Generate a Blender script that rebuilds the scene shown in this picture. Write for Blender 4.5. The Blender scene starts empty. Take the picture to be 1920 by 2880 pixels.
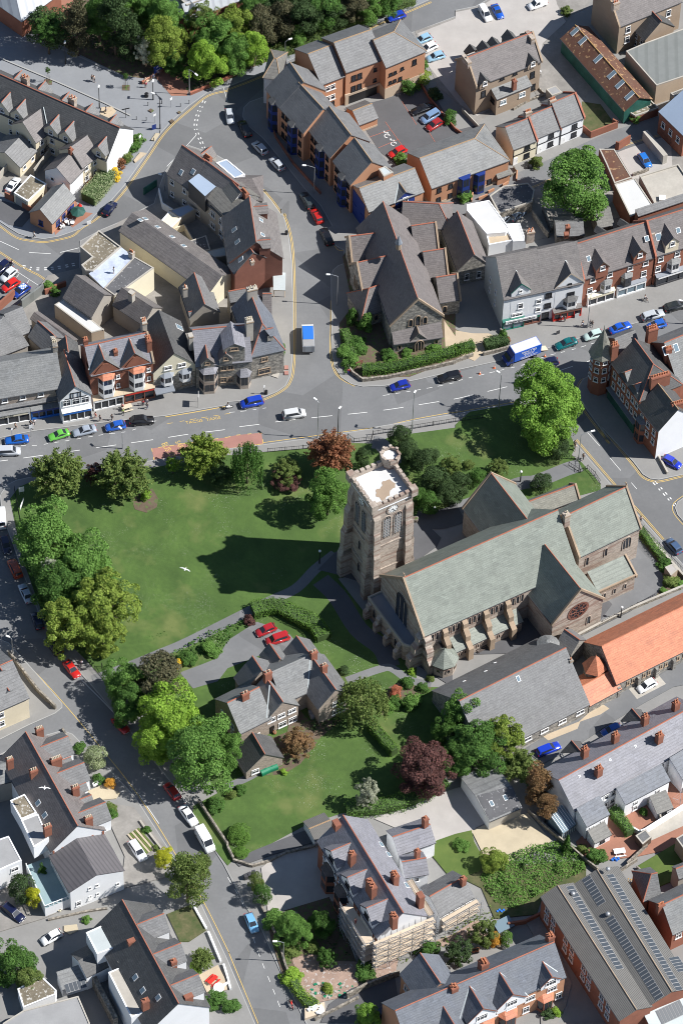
import bpy,bmesh,math,random
from mathutils import Vector,Matrix
from mathutils.geometry import tessellate_polygon
R_ = math.radians
sc = bpy.context.scene
col = sc.collection
# ---------------- camera ----------------
FPX,DEP,ROLL,DIST = 11500.0,R_(52.0),R_(2.0),751.0
fw = Vector((0,math.cos(DEP),-math.sin(DEP)))
r0 = Vector((1,0,0));u0 = Vector((0,math.sin(DEP),math.cos(DEP)))
rt = math.cos(ROLL)*r0 + math.sin(ROLL)*u0
up = -math.sin(ROLL)*r0 + math.cos(ROLL)*u0
CAM = -fw*DIST
cd = bpy.data.cameras.new('camera');cam = bpy.data.objects.new('camera',cd);col.objects.link(cam)
cam.matrix_world = Matrix(((rt.x,up.x,-fw.x,CAM.x),(rt.y,up.y,-fw.y,CAM.y),(rt.z,up.z,-fw.z,CAM.z),(0,0,0,1)))
cd.sensor_fit = 'HORIZONTAL';cd.sensor_width = 36;cd.lens = FPX/1920*36
cd.clip_start = 10;cd.clip_end = 20000
sc.camera = cam
def ray(p):
    return (fw + rt*((p[0]-960)/FPX) + up*((1440-p[1])/FPX))
def G(p,z=0.0):
    d = ray(p);t = (z-CAM.z)/d.z
    return CAM + d*t
def proj(P):
    v = P-CAM;z = v.dot(fw)
    return (960+FPX*v.dot(rt)/z,1440-FPX*v.dot(up)/z)
# ---------------- light ----------------
SUN_EL = R_(46)
gd = (G((1160,1452))-G((960,1440)));gd.z = 0;gd.normalize()      # towards the sun on the ground
sdir = Vector((gd.x*math.cos(SUN_EL),gd.y*math.cos(SUN_EL),math.sin(SUN_EL)))
sl = bpy.data.lights.new('sun','SUN');sl.energy = 5.0;sl.angle = R_(0.5);sl.color = (1.0,0.975,0.94)
so = bpy.data.objects.new('sun',sl);col.objects.link(so)
so.rotation_euler = sdir.to_track_quat('Z','Y').to_euler();so.location = sdir*500
w = bpy.data.worlds.new('World');sc.world = w;w.use_nodes = True
nt = w.node_tree;sky = nt.nodes.new('ShaderNodeTexSky');sky.sky_type = 'NISHITA';sky.sun_disc = False
sky.altitude = 800;sky.dust_density = .5;sky.sun_elevation = SUN_EL;sky.sun_rotation = math.atan2(sdir.x,sdir.y)
nt.links.new(sky.outputs[0],nt.nodes['Background'].inputs[0]);nt.nodes['Background'].inputs[1].default_value = 0.072
sc.view_settings.view_transform = 'Standard';sc.view_settings.look = 'None';sc.view_settings.exposure = 0.52;sc.view_settings.gamma = 1
sc.render.engine = 'CYCLES'
sc.cycles.max_bounces = 5;sc.cycles.diffuse_bounces = 3;sc.cycles.use_denoising = True;sc.cycles.filter_width = 1.0
# ---------------- pixel notation ----------------
TL = dict(a=(0,0),b=(640,0),c=(1280,0),d=(0,600),e=(640,600),f=(1280,600),g=(0,1200),h=(640,1200),i=(1280,1200),
          j=(0,1800),k=(640,1800),l=(1280,1800),m=(0,2240),n=(640,2240),o=(1280,2240))
def P(s):
    out = [];t = 'S'
    for w_ in s.split():
        if w_ in TL or w_ in 'SD':t = w_;continue
        x,y = map(float,w_.split(','))
        if t == 'D':x *= 1.22449;y *= 1.22449
        elif t != 'S':x = TL[t][0]+x/2.45;y = TL[t][1]+y/2.45
        out.append((x,y))
    return out
# ---------------- materials ----------------
M = {}
def newmat(name):
    m = bpy.data.materials.new(name);m.use_nodes = True;M[name] = m
    return m,m.node_tree,m.node_tree.nodes['Principled BSDF']
def nd(nt,t,**kw):
    n = nt.nodes.new(t)
    for k,v in kw.items():setattr(n,k,v)
    return n
def mixc(nt,fac,a,b,bt='MIX'):
    m = nd(nt,'ShaderNodeMix',data_type='RGBA',blend_type=bt)
    for sck,v in ((m.inputs[0],fac),(m.inputs[6],a),(m.inputs[7],b)):
        if hasattr(v,'links') or hasattr(v,'is_linked'):nt.links.new(v,sck)
        elif isinstance(v,(int,float)):sck.default_value = v
        else:sck.default_value = (*v,1)
    return m.outputs[2]
def noise(nt,scale,detail=4,rough=.6,stretch=None,vec=None):
    n = nd(nt,'ShaderNodeTexNoise');n.inputs['Scale'].default_value = scale;n.inputs['Detail'].default_value = detail;n.inputs['Roughness'].default_value = rough
    g = nt.nodes.get('Geometry') or nd(nt,'ShaderNodeNewGeometry')
    v = g.outputs['Position']
    if stretch:
        mp = nd(nt,'ShaderNodeMapping');mp.inputs['Scale'].default_value = stretch;nt.links.new(v,mp.inputs[0]);v = mp.outputs[0]
    nt.links.new(v,n.inputs['Vector']);return n.outputs[0]
def ramp(nt,fac,a,b):
    r = nd(nt,'ShaderNodeMapRange');nt.links.new(fac,r.inputs[0]);r.inputs[1].default_value = a;r.inputs[2].default_value = b
    return r.outputs[0]
def sc3(c,k):return tuple(min(1,x*k) for x in c)
def plain(name,c,rough=.85,var=.18,s=(0.35,4.0),metal=0,c2=None,spots=None):
    m,nt,b = newmat(name)
    n1 = ramp(nt,noise(nt,s[0]),.3,.7);n2 = ramp(nt,noise(nt,s[1]),.25,.75)
    o = mixc(nt,n1,sc3(c,1-var),c2 or sc3(c,1+var))
    o = mixc(nt,n2,o,mixc(nt,.5,o,sc3(c,1-1.6*var)))
    if spots:
        o = mixc(nt,ramp(nt,noise(nt,spots[1],2),spots[2],spots[2]+.05),o,spots[0])
    nt.links.new(o,b.inputs['Base Color']);b.inputs['Roughness'].default_value = rough;b.inputs['Metallic'].default_value = metal
    return m
def slate(name,c,c2=None,lich=.25,cells=1.6,rough=.6):
    m,nt,b = newmat(name)
    g = nd(nt,'ShaderNodeNewGeometry');mp = nd(nt,'ShaderNodeMapping');mp.inputs['Scale'].default_value = (cells,cells,cells*2.2);nt.links.new(g.outputs['Position'],mp.inputs[0])
    v = nd(nt,'ShaderNodeTexVoronoi');v.inputs['Scale'].default_value = 1.0;nt.links.new(mp.outputs[0],v.inputs['Vector'])
    bw = nd(nt,'ShaderNodeSeparateColor');nt.links.new(v.outputs['Color'],bw.inputs[0])
    o = mixc(nt,bw.outputs[0],sc3(c,.70),sc3(c,1.3))
    o = mixc(nt,ramp(nt,noise(nt,.3),.35,.75),o,c2 or sc3(c,1.3))
    o = mixc(nt,ramp(nt,noise(nt,.9,6,.75),.56,.68),o,mixc(nt,lich,o,(.42,.42,.38)))
    o = mixc(nt,ramp(nt,noise(nt,6,3,.8),.3,.7),sc3(c,.66),o);o = mixc(nt,ramp(nt,noise(nt,.45,4,.6,(1,1,.25)),.5,.72),o,mixc(nt,.18,o,(.05,.05,.045)))
    # courses
    sp = nd(nt,'ShaderNodeSeparateXYZ');nt.links.new(g.outputs['Position'],sp.inputs[0])
    ml = nd(nt,'ShaderNodeMath',operation='MULTIPLY');nt.links.new(sp.outputs[2],ml.inputs[0]);ml.inputs[1].default_value = 3.6
    fr = nd(nt,'ShaderNodeMath',operation='FRACT');nt.links.new(ml.outputs[0],fr.inputs[0])
    o = mixc(nt,ramp(nt,fr.outputs[0],.0,.35),mixc(nt,.28,o,(0,0,0)),o)
    nt.links.new(o,b.inputs['Base Color']);b.inputs['Roughness'].default_value = rough
    bp = nd(nt,'ShaderNodeBump');bp.inputs['Strength'].default_value = .4;bp.inputs['Distance'].default_value = .04
    nt.links.new(bw.outputs[1],bp.inputs['Height']);nt.links.new(bp.outputs[0],b.inputs['Normal'])
    return m
def masonry(name,c,c2,size=(1.2,1.2,2.6),var=.5,rough=.9):
    m,nt,b = newmat(name)
    g = nd(nt,'ShaderNodeNewGeometry');mp = nd(nt,'ShaderNodeMapping');mp.inputs['Scale'].default_value = size;nt.links.new(g.outputs['Position'],mp.inputs[0])
    v = nd(nt,'ShaderNodeTexVoronoi');v.inputs['Scale'].default_value = 1.0;nt.links.new(mp.outputs[0],v.inputs['Vector'])
    bw = nd(nt,'ShaderNodeSeparateColor');nt.links.new(v.outputs['Color'],bw.inputs[0])
    o = mixc(nt,ramp(nt,bw.outputs[0],.35,.95),c,c2)
    o = mixc(nt,ramp(nt,noise(nt,.5),.3,.7),o,sc3(c,1.15))
    o = mixc(nt,ramp(nt,v.outputs['Distance'],.35,.75),o,mixc(nt,var,o,(.03,.03,.03)))
    nt.links.new(o,b.inputs['Base Color']);b.inputs['Roughness'].default_value = rough
    return m
def striped(name,c,c2,axis,freq,rough=.7,metal=0,var=.15):
    m,nt,b = newmat(name)
    g = nd(nt,'ShaderNodeNewGeometry')
    d = nd(nt,'ShaderNodeVectorMath',operation='DOT_PRODUCT');nt.links.new(g.outputs['Position'],d.inputs[0]);d.inputs[1].default_value = axis
    ml = nd(nt,'ShaderNodeMath',operation='MULTIPLY');nt.links.new(d.outputs['Value'],ml.inputs[0]);ml.inputs[1].default_value = freq
    fr = nd(nt,'ShaderNodeMath',operation='FRACT');nt.links.new(ml.outputs[0],fr.inputs[0])
    o = mixc(nt,ramp(nt,fr.outputs[0],.55,.75),c,c2)
    o = mixc(nt,ramp(nt,noise(nt,.6,6,.7),.3,.7),mixc(nt,var*2,o,sc3(c2,.6)),o)
    nt.links.new(o,b.inputs['Base Color']);b.inputs['Roughness'].default_value = rough;b.inputs['Metallic'].default_value = metal
def leaf(name,c1,c2,c3=None,tr=.35,patch=None):
    m,nt,b = newmat(name)
    g = nd(nt,'ShaderNodeNewGeometry');oi = nd(nt,'ShaderNodeObjectInfo')
    c1 = sc3(c1,1.45);c2 = sc3(c2,1.35);o = mixc(nt,g.outputs['Random Per Island'],c1,c2)
    o = mixc(nt,ramp(nt,noise(nt,.45,3),.4,.65),o,mixc(nt,.45,o,c3 or sc3(c1,.6)))
    if patch:o = mixc(nt,ramp(nt,noise(nt,1.6,3),patch[1],patch[1]+.06),o,patch[0])
    nt.links.new(o,b.inputs['Base Color']);b.inputs['Roughness'].default_value = .75
    b.inputs['Specular IOR Level'].default_value = .25
    t = nd(nt,'ShaderNodeBsdfTranslucent');nt.links.new(o,t.inputs[0]);mx = nd(nt,'ShaderNodeMixShader');mx.inputs[0].default_value = tr
    nt.links.new(b.outputs[0],mx.inputs[1]);nt.links.new(t.outputs[0],mx.inputs[2]);nt.links.new(mx.outputs[0],nt.nodes['Material Output'].inputs[0])
def simple(name,c,rough=.5,metal=0,spec=.5):
    m,nt,b = newmat(name);b.inputs['Base Color'].default_value = (*c,1);b.inputs['Roughness'].default_value = rough;b.inputs['Metallic'].default_value = metal
    b.inputs['Specular IOR Level'].default_value = spec
    return m
plain('asphalt',(.165,.168,.172),.9,.12,(.12,1.8),c2=(.20,.202,.204))
m = M['asphalt'];nt = m.node_tree;b = nt.nodes['Principled BSDF'];src = b.inputs['Base Color'].links[0].from_socket
v = nd(nt,'ShaderNodeTexVoronoi');v.inputs['Scale'].default_value = .09;nt.links.new(nt.nodes['Geometry'].outputs['Position'],v.inputs['Vector']);bw = nd(nt,'ShaderNodeSeparateColor');nt.links.new(v.outputs['Color'],bw.inputs[0])
o = mixc(nt,ramp(nt,bw.outputs[0],.7,.72),src,mixc(nt,.26,src,(.06,.06,.06)));o = mixc(nt,ramp(nt,noise(nt,.55,5,.75),.66,.74),o,mixc(nt,.5,o,(.05,.05,.05)));nt.links.new(o,b.inputs['Base Color'])
plain('asphalt_dark',(.10,.10,.105),.9,.12,(.2,2.0))
plain('paving',(.235,.23,.22),.9,.08,(.3,2.0))
plain('precinct',(.225,.235,.25),.85,.07,(.25,1.2))
plain('kerbstone',(.33,.33,.32),.85,.08)
plain('yard',(.26,.245,.225),.9,.22,(.3,2.2))
plain('gravel_pale',(.50,.45,.37),.95,.12,(.3,6))
plain('gravel_gold',(.48,.41,.29),.95,.10,(.5,7))
plain('gravel_lilac',(.40,.375,.35),.95,.10,(.3,6))
plain('soil',(.13,.095,.065),.95,.25,(.8,5),spots=((.09,.13,.04),1.5,.56))
plain('earth_pink',(.34,.24,.19),.95,.22,(.5,3.0),spots=((.45,.42,.4),2.2,.62))
plain('brick_paving',(.32,.15,.10),.9,.15)
plain('red_surface',(.34,.17,.14),.9,.12)
plain('patio_tan',(.47,.38,.27),.9,.10)
m = plain('grass',(.062,.122,.024),.95,.26,(.16,1.3),c2=(.09,.16,.032))
nt = m.node_tree;b = nt.nodes['Principled BSDF'];src = b.inputs['Base Color'].links[0].from_socket
o = mixc(nt,ramp(nt,noise(nt,.09,4),.54,.68),src,(.125,.155,.045))
dm = ramp(nt,noise(nt,.11,3),.52,.66);ds = ramp(nt,noise(nt,7.0,1,.2),.70,.73)
mu = nd(nt,'ShaderNodeMath',operation='MULTIPLY');nt.links.new(dm,mu.inputs[0]);nt.links.new(ds,mu.inputs[1])
o = mixc(nt,mu.outputs[0],o,(.36,.38,.3));nt.links.new(o,b.inputs['Base Color'])
bp = nd(nt,'ShaderNodeBump');bp.inputs['Strength'].default_value = .6;bp.inputs['Distance'].default_value = .08
nt.links.new(noise(nt,5,5,.7),bp.inputs['Height']);nt.links.new(bp.outputs[0],b.inputs['Normal'])
plain('grass_short',(.08,.14,.025),.95,.18,(.25,1.5),c2=(.115,.155,.035))
plain('grass_rough',(.075,.115,.03),.95,.35,(.6,2.5),c2=(.14,.12,.06))
slate('slate_mid',(.17,.17,.172),(.215,.218,.218),.35)
slate('slate_light',(.205,.21,.21),(.27,.27,.26),.4)
slate('slate_dark',(.09,.09,.09),(.13,.128,.125),.25)
slate('slate_purple',(.175,.155,.15),(.205,.185,.178),.1)
slate('slate_lilac',(.235,.235,.265),(.28,.275,.295),.08)
slate('slate_blue',(.15,.165,.195),(.19,.20,.215),.05)
slate('slate_brown',(.175,.16,.155),(.225,.205,.19),.2)
slate('slate_green',(.225,.25,.215),(.27,.295,.25),.08,.9)
slate('slate_lichen',(.22,.22,.19),(.34,.33,.27),.7)
slate('tile_orange',(.62,.225,.12),(.66,.255,.14),.0,1.2)
slate('tile_grey',(.17,.165,.15),(.21,.20,.18),.1,2)
slate('tile_brown',(.12,.095,.085),(.15,.12,.10),.05)
plain('corrugated_rust',(.19,.075,.045),.85,.35,(.5,2.5),c2=(.13,.075,.05),spots=((.33,.20,.10),1.3,.6))
plain('rust_yellow',(.45,.27,.10),.8,.25)
striped('asbestos',(.165,.16,.15),(.085,.083,.078),(.85,-.52,0),3.6,.9)
striped('corrugated_dark',(.13,.12,.125),(.09,.085,.09),(.8,.6,0),1.4,.6)
striped('metal_ribbed',(.20,.21,.20),(.17,.18,.17),(1,0,0),.5,.6)
striped('zinc',(.36,.39,.42),(.27,.29,.32),(1,.3,0),.6,.45)
plain('felt',(.11,.11,.115),.9,.2,spots=((.3,.3,.3),2,.63))
plain('felt_grey',(.30,.30,.30),.9,.12)
plain('felt_moss',(.21,.18,.13),.95,.35,spots=((.42,.40,.36),2,.58))
plain('roof_white',(.56,.56,.55),.7,.05)
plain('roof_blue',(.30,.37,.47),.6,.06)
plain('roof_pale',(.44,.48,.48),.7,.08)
plain('roof_silver',(.50,.55,.66),.5,.22,(.7,3))
plain('concrete',(.42,.39,.34),.9,.15,(.3,2))
plain('cream',(.66,.58,.43),.8,.07)
plain('ivory',(.72,.66,.50),.8,.05)
plain('white',(.78,.79,.80),.75,.04)
plain('pebble',(.34,.26,.19),.95,.10)
plain('grey_render',(.36,.33,.29),.9,.10)
plain('tan_render',(.48,.38,.28),.9,.08)
plain('brick',(.27,.105,.065),.9,.16,(.5,3))
plain('brick_orange',(.46,.235,.135),.9,.08,(.4,2))
plain('brick_dark',(.20,.08,.055),.9,.2)
plain('ridge_red',(.37,.13,.08),.8,.15,(1,5))
plain('ridge_tan',(.36,.24,.14),.8,.15,(1,5))
masonry('rubble',(.25,.235,.21),(.52,.475,.40),(1.8,1.8,2.6),.5)
masonry('sandstone',(.40,.34,.285),(.31,.245,.20),(1.5,1.5,3.0),.25)
m = M['sandstone'];nt = m.node_tree;b = nt.nodes['Principled BSDF'];src = b.inputs['Base Color'].links[0].from_socket;o = mixc(nt,ramp(nt,noise(nt,1,2,.5,(.12,.12,1.5)),.56,.60),src,mixc(nt,.6,src,(.22,.13,.10)));nt.links.new(o,b.inputs['Base Color'])
masonry('stone_wall',(.25,.22,.18),(.40,.36,.30),(2.2,2.2,2.2),.6)
masonry('vicarage_stone',(.33,.27,.22),(.42,.35,.29),(2.5,2.5,4),.3)
plain('coping',(.36,.27,.19),.9,.2)
plain('green_paint',(.02,.11,.085),.7,.4)
plain('timber',(.58,.47,.35),.8,.10)
plain('timber_dark',(.10,.07,.05),.8,.15)
plain('deck',(.26,.36,.38),.7,.1)
plain('bark',(.12,.09,.07),.95,.25,(2,8))
simple('glass',(.03,.035,.045),.12);simple('glass_pale',(.16,.22,.26),.15);simple('glass_roof',(.06,.07,.082),.35)
simple('white_paint',(.78,.78,.77),.4);simple('black_paint',(.012,.012,.014),.45);simple('dark_grey',(.05,.05,.055),.6)
simple('blue_paint',(.012,.035,.19),.5);simple('red_paint',(.55,.03,.02),.4);simple('green_shop',(.0,.13,.09),.5)
simple('bright_blue',(.03,.16,.55),.4);simple('galvanised',(.42,.43,.44),.4,.6);simple('lamp_white',(.8,.8,.78),.3)
simple('line_white',(.62,.62,.60),.7);simple('line_yellow',(.58,.40,.12),.7);simple('line_red',(.42,.13,.08),.8)
simple('rubber',(.015,.015,.016),.8);simple('hub',(.35,.35,.36),.35,.8);simple('headlight',(.7,.72,.74),.15);simple('taillight',(.4,.02,.02),.3)
simple('skin',(.50,.30,.21),.6);simple('hair',(.06,.035,.02),.7);simple('terracotta',(.50,.20,.10),.8);simple('lead',(.20,.22,.25),.5)
simple('clock_white',(.82,.82,.80),.5);simple('plastic_green',(.01,.18,.09),.5);simple('orange',(.75,.17,.04),.5);simple('pot_cream',(.55,.48,.36),.8)
leaf('leaf_green',(.085,.175,.035),(.15,.265,.06),(.045,.12,.02))
leaf('leaf_bright',(.13,.25,.035),(.22,.35,.065),(.07,.17,.02))
leaf('leaf_lime',(.15,.27,.03),(.27,.40,.06),(.08,.16,.02))
leaf('leaf_yellowish',(.13,.20,.03),(.24,.30,.06),(.09,.12,.02))
leaf('leaf_olive',(.095,.15,.035),(.17,.21,.06),(.05,.08,.02))
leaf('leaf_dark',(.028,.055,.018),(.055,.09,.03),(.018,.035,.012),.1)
leaf('leaf_darkbrown',(.055,.058,.03),(.10,.09,.045),(.03,.035,.02),.12)
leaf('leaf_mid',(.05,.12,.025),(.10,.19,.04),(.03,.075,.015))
leaf('leaf_bronze',(.16,.10,.05),(.26,.15,.07),(.10,.10,.04))
leaf('leaf_copper',(.20,.085,.045),(.30,.13,.07),(.09,.08,.03))
leaf('leaf_purple',(.06,.03,.028),(.13,.055,.045),(.03,.015,.015),.15)
leaf('leaf_silver',(.26,.28,.20),(.40,.41,.32),(.13,.16,.08))
leaf('leaf_white',(.55,.55,.42),(.75,.74,.62),(.15,.2,.07))
leaf('leaf_yg',(.30,.34,.02),(.48,.46,.04),(.15,.18,.02))
leaf('leaf_yellow',(.62,.42,.03),(.80,.58,.06),(.40,.30,.03))
leaf('leaf_gold',(.50,.27,.04),(.62,.36,.07),(.35,.20,.04))
leaf('leaf_pink',(.40,.12,.07),(.50,.2,.12),(.25,.10,.05))
leaf('leaf_hedge',(.075,.16,.028),(.14,.25,.045),(.04,.08,.015))
leaf('leaf_varieg',(.20,.26,.12),(.36,.38,.24),(.10,.15,.05))
PAINT = {}
def paint(c,metal=.0):
    k = 'paint_%02d%02d%02d' % tuple(int(x*99) for x in c)
    if k not in M:
        m_,nt_,b_ = newmat(k);b_.inputs['Base Color'].default_value = (*c,1);b_.inputs['Roughness'].default_value = .28;b_.inputs['Coat Weight'].default_value = .6;b_.inputs['Coat Roughness'].default_value = .08
        b_.inputs['Metallic'].default_value = metal
    return k
# ---------------- mesh helpers ----------------
def mesh(name,verts,faces,mats,fm=None,smooth=False):
    me = bpy.data.meshes.new(name);me.from_pydata([tuple(v) for v in verts],[],faces)
    for m_ in (mats if isinstance(mats,(list,tuple)) else [mats]):me.materials.append(M[m_])
    if fm:me.polygons.foreach_set('material_index',fm)
    if smooth:me.polygons.foreach_set('use_smooth',[True]*len(me.polygons))
    me.update();return me
def link(name,me,parent=None,loc=None,rz=0):
    o = bpy.data.objects.new(name,me);col.objects.link(o)
    if loc is not None:o.location = loc
    if rz:o.rotation_euler = (0,0,rz)
    if parent is not None:o.parent = parent
    return o
def tag(o,label=None,cat=None,group=None,kind=None):
    if label:o['label'] = label
    if cat:o['category'] = cat
    if group:o['group'] = group
    if kind:o['kind'] = kind
    return o
class MB:
    def __init__(s):s.v = [];s.f = [];s.m = [];s.org = Vector((0,0,0))
    def add(s,vs,fs,mi=0):
        b = len(s.v);s.v += [Vector(v) for v in vs];s.f += [tuple(b+i for i in f) for f in fs];s.m += [mi]*len(fs)
    def box(s,c,x,y,sx,sy,z0,z1,mi=0):
        # c: centre (xy), x,y unit axes, sizes
        c = Vector((c[0],c[1],0));vs = []
        for z in (z0,z1):
            for a,b in ((-1,-1),(1,-1),(1,1),(-1,1)):
                p = c+x*(a*sx/2)+y*(b*sy/2);vs.append(Vector((p.x,p.y,z)))
        s.add(vs,[(3,2,1,0),(4,5,6,7),(0,1,5,4),(1,2,6,5),(2,3,7,6),(3,0,4,7)],mi)
    def tube(s,a,b,r,r2=None,n=6,mi=0):
        a = Vector(a);b = Vector(b);r2 = r if r2 is None else r2;d = (b-a)
        if d.length < 1e-6:return
        d.normalize();x = d.orthogonal().normalized();y = d.cross(x);vs = []
        for p,q in ((a,r),(b,r2)):
            for i in range(n):
                t = 2*math.pi*i/n;vs.append(p+(x*math.cos(t)+y*math.sin(t))*q)
        s.add(vs,[(i,(i+1) % n,n+(i+1) % n,n+i) for i in range(n)]+[tuple(range(n))[::-1],tuple(range(n,2*n))],mi)
    def prism(s,poly,z0,z1,mi=0,mside=None):
        n = len(poly);pts = [Vector((p[0],p[1],0)) for p in poly]
        ar = sum(pts[i].x*pts[(i+1) % n].y-pts[(i+1) % n].x*pts[i].y for i in range(n))
        if ar < 0:pts.reverse()
        tri = tessellate_polygon([pts]);vs = [Vector((p.x,p.y,z0)) for p in pts]+[Vector((p.x,p.y,z1)) for p in pts]
        fs = []
        for t in tri:
            t = list(t);a,b,c = (pts[i] for i in t)
            if (b-a).cross(c-a).z < 0:t.reverse()
            fs.append(tuple(n+i for i in t))
        s.add(vs,fs,mi)
        s.add(vs,[(i,(i+1) % n,n+(i+1) % n,n+i) for i in range(n)],mi if mside is None else mside)
    def slab(s,vs,fs,t,mi=0):   # thickened sheet, t downwards
        n = len(vs);vs = [Vector(v) for v in vs]
        from collections import Counter
        allv = vs+[v-Vector((0,0,t)) for v in vs];F = list(fs)+[tuple(n+i for i in reversed(f)) for f in fs]
        ed = set()
        for f in fs:
            for i in range(len(f)):ed.add((f[i],f[(i+1) % len(f)]))
        for a,b in ed:
            if (b,a) not in ed:F.append((b,a,n+a,n+b))
        s.add(allv,F,mi)
    def build(s,name,mats,parent=None,org=None,smooth=False):
        org = Vector(org) if org is not None else s.org
        me = mesh(name,[v-org for v in s.v],s.f,mats,s.m,smooth)
        o = link(name,me,parent)
        if parent is None:o.location = org
        return o
H = lambda v:Vector((v.x,v.y,0))
def struct(name,o=None):return tag(o,kind='structure')
LAY = [0]
def ground(name,s,mat,z=None,label=None):
    LAY[0] += 1
    if z is None:z = .13+.004*LAY[0]
    mb = MB();mb.prism([G(p,0) for p in P(s)],-.02 if z < .12 else .0,z)
    o = mb.build(name,mat);return tag(o,label,kind='structure')
def ribbon_pts(pts,wd,off=0.0):
    n = len(pts);L = [];Rr = []
    for i,p in enumerate(pts):
        a = pts[max(0,i-1)];b = pts[min(n-1,i+1)];d = H(b-a).normalized();nr = Vector((-d.y,d.x,0))
        L.append(p+nr*(off+wd/2));Rr.append(p+nr*(off-wd/2))
    return L,Rr
def smooth(pts,k=3):
    if len(pts) < 3:return pts
    out = []
    Q = [pts[0]*2-pts[1]]+pts+[pts[-1]*2-pts[-2]]
    for i in range(1,len(Q)-2):
        for j in range(k):
            t = j/k;a,b,c,d = Q[i-1:i+3]
            out.append(.5*((2*b)+(c-a)*t+(2*a-5*b+4*c-d)*t*t+(3*b-a-3*c+d)*t**3))
    out.append(pts[-1]);return out
def ribbon(name,s,wd,mat,z,off=0,sm=True,dash=None,parent=None):
    pts = [G(p) for p in P(s)]
    if sm:pts = smooth(pts,4)
    mb = MB()
    def strip(pp,o_):
        L,Rr = ribbon_pts(pp,wd,o_);n = len(pp)
        vs = [Vector((p.x,p.y,z)) for p in Rr+L];mb.add(vs,[(i,i+1,n+i+1,n+i) for i in range(n-1)])
    for o_ in (off if isinstance(off,(list,tuple)) else [off]):
        if dash:
            acc = 0;on,gap = dash;step = .25;cur = [];tot = []
            for i in range(len(pts)-1):
                d = (pts[i+1]-pts[i]).length;k = max(1,int(d/step))
                for j in range(k):tot.append(pts[i]+(pts[i+1]-pts[i])*(j/k))
            tot.append(pts[-1]);dist = 0;prev = tot[0]
            for p in tot:
                dist += (p-prev).length;prev = p
                if dist % (on+gap) < on:cur.append(p)
                else:
                    if len(cur) > 1:strip(cur,o_)
                    cur = []
            if len(cur) > 1:strip(cur,o_)
        else:strip(pts,o_)
    o = mb.build(name,mat,parent)
    return tag(o,kind='structure')
# ---------------- buildings ----------------
Z3 = Vector((0,0,1))
ROOT = [None]
def B(name,label,at,cat='house',group=None):
    o = bpy.data.objects.new(name,None);col.objects.link(o);o.location = G(P(at)[0]);o.empty_display_size = .5
    tag(o,label,cat,group);ROOT[0] = o;return o
WC = {}
def winmesh(w,h,style):
    k = (round(w,2),round(h,2),style)
    if k in WC:return WC[k]
    f = MB();g = MB();X = Vector((1,0,0));Y = Vector((0,1,0))
    fm = {'w':'white_paint','d':'black_paint','s':'coping','b':'white_paint','p':'white_paint','v':'lead','a':'sandstone','n':'coping','u':'blue_paint'}[style]
    b = .1 if style != 's' else .16
    yo = .06
    if style in 'an':     # arched light
        n = 10;pts = [];r = w/2
        def arch(r_,zb):return [(-r_,zb)]+[(-r_*math.cos(math.pi*i/n),h/2-w/2+r_*math.sin(math.pi*i/n)*1.15) for i in range(n+1)]+[(r_,zb)]
        o_ = arch(r,-h/2);i_ = arch(r-.14,-h/2+.14);m_ = len(o_)
        vs = [Vector((x,yo+.06,z)) for x,z in o_]+[Vector((x,yo+.06,z)) for x,z in i_]+[Vector((x,-.05,z)) for x,z in o_]
        f.add(vs,[(i,(i+1) % m_,m_+(i+1) % m_,m_+i) for i in range(m_)]+[(2*m_+i,2*m_+(i+1) % m_,(i+1) % m_,i) for i in range(m_)])
        g.add([Vector((x,.03,z)) for x,z in i_],[tuple(range(m_))])
        if w > 1.2:
            for q in (-.17,.17):f.box((q*w,yo,0),X,Y,.12,.1,-h/2,h/2-w*.28)
    else:
        f.box((0,yo-.02,0),X,Y,w,.14,h/2-b,h/2);f.box((0,yo+.03,0),X,Y,w+.2,.22,-h/2-.1,-h/2+b*.6)
        for q in (-1,1):f.box((q*(w/2-b/2),yo-.02,0),X,Y,b,.14,-h/2+b*.6,h/2-b)
        if h > 1.0 or style == 'b':f.box((0,yo-.03,0),X,Y,w-2*b,.08,-.05+h*.12,.05+h*.12)
        k_ = 1 if w > 1.15 else 0
        if style == 'b':k_ = max(1,int(w/.6)-1)
        for q in range(k_):f.box((w*((q+1)/(k_+1)-.5),yo-.035,0),X,Y,.08,.075,-h/2+b*.6,h/2-b)
        g.add([Vector((-w/2+b*.8,.04,-h/2+b*.4)),Vector((w/2-b*.8,.04,-h/2+b*.4)),Vector((w/2-b*.8,.04,h/2-b*.8)),Vector((-w/2+b*.8,.04,h/2-b*.8))],[(0,1,2,3)])
    fme = mesh('window',f.v,f.f,fm);gme = mesh('pane',g.v,g.f,'glass_pale' if style == 'p' else 'glass')
    c = MB();c.add(f.v,f.f,0);c.add(g.v,g.f,1);cme = mesh('window_glazed',c.v,c.f,[fm,'glass'],c.m)
    WC[k] = (fme,gme,cme);return WC[k]
def put_window(par,pos,right,w,h,style,sub=False,name='window'):
    f,g,c = winmesh(w,h,style);org = ROOT[0].location
    rz = math.atan2(right.y,right.x)+math.pi      # local +y must face outward; right = -local x
    M_ = Matrix.Rotation(rz,4,'Z')
    o = link(name,c if sub else f,par,pos-org,rz)
    if not sub:link('pane',g,o)
    return o
class Vol:pass
def face(v,f):
    A,e,n,L,W = v.A,v.e,v.n,v.L,v.W
    c = [A,A+e*L,A+e*L+n*W,A+n*W];out = [-n,e,n,-e][f]
    right = (-out).cross(Z3);p,q = c[f],c[(f+1) % 4]
    if (q-p).dot(right) < 0:p,q = q,p
    return p,right,out,(q-p).length
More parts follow.
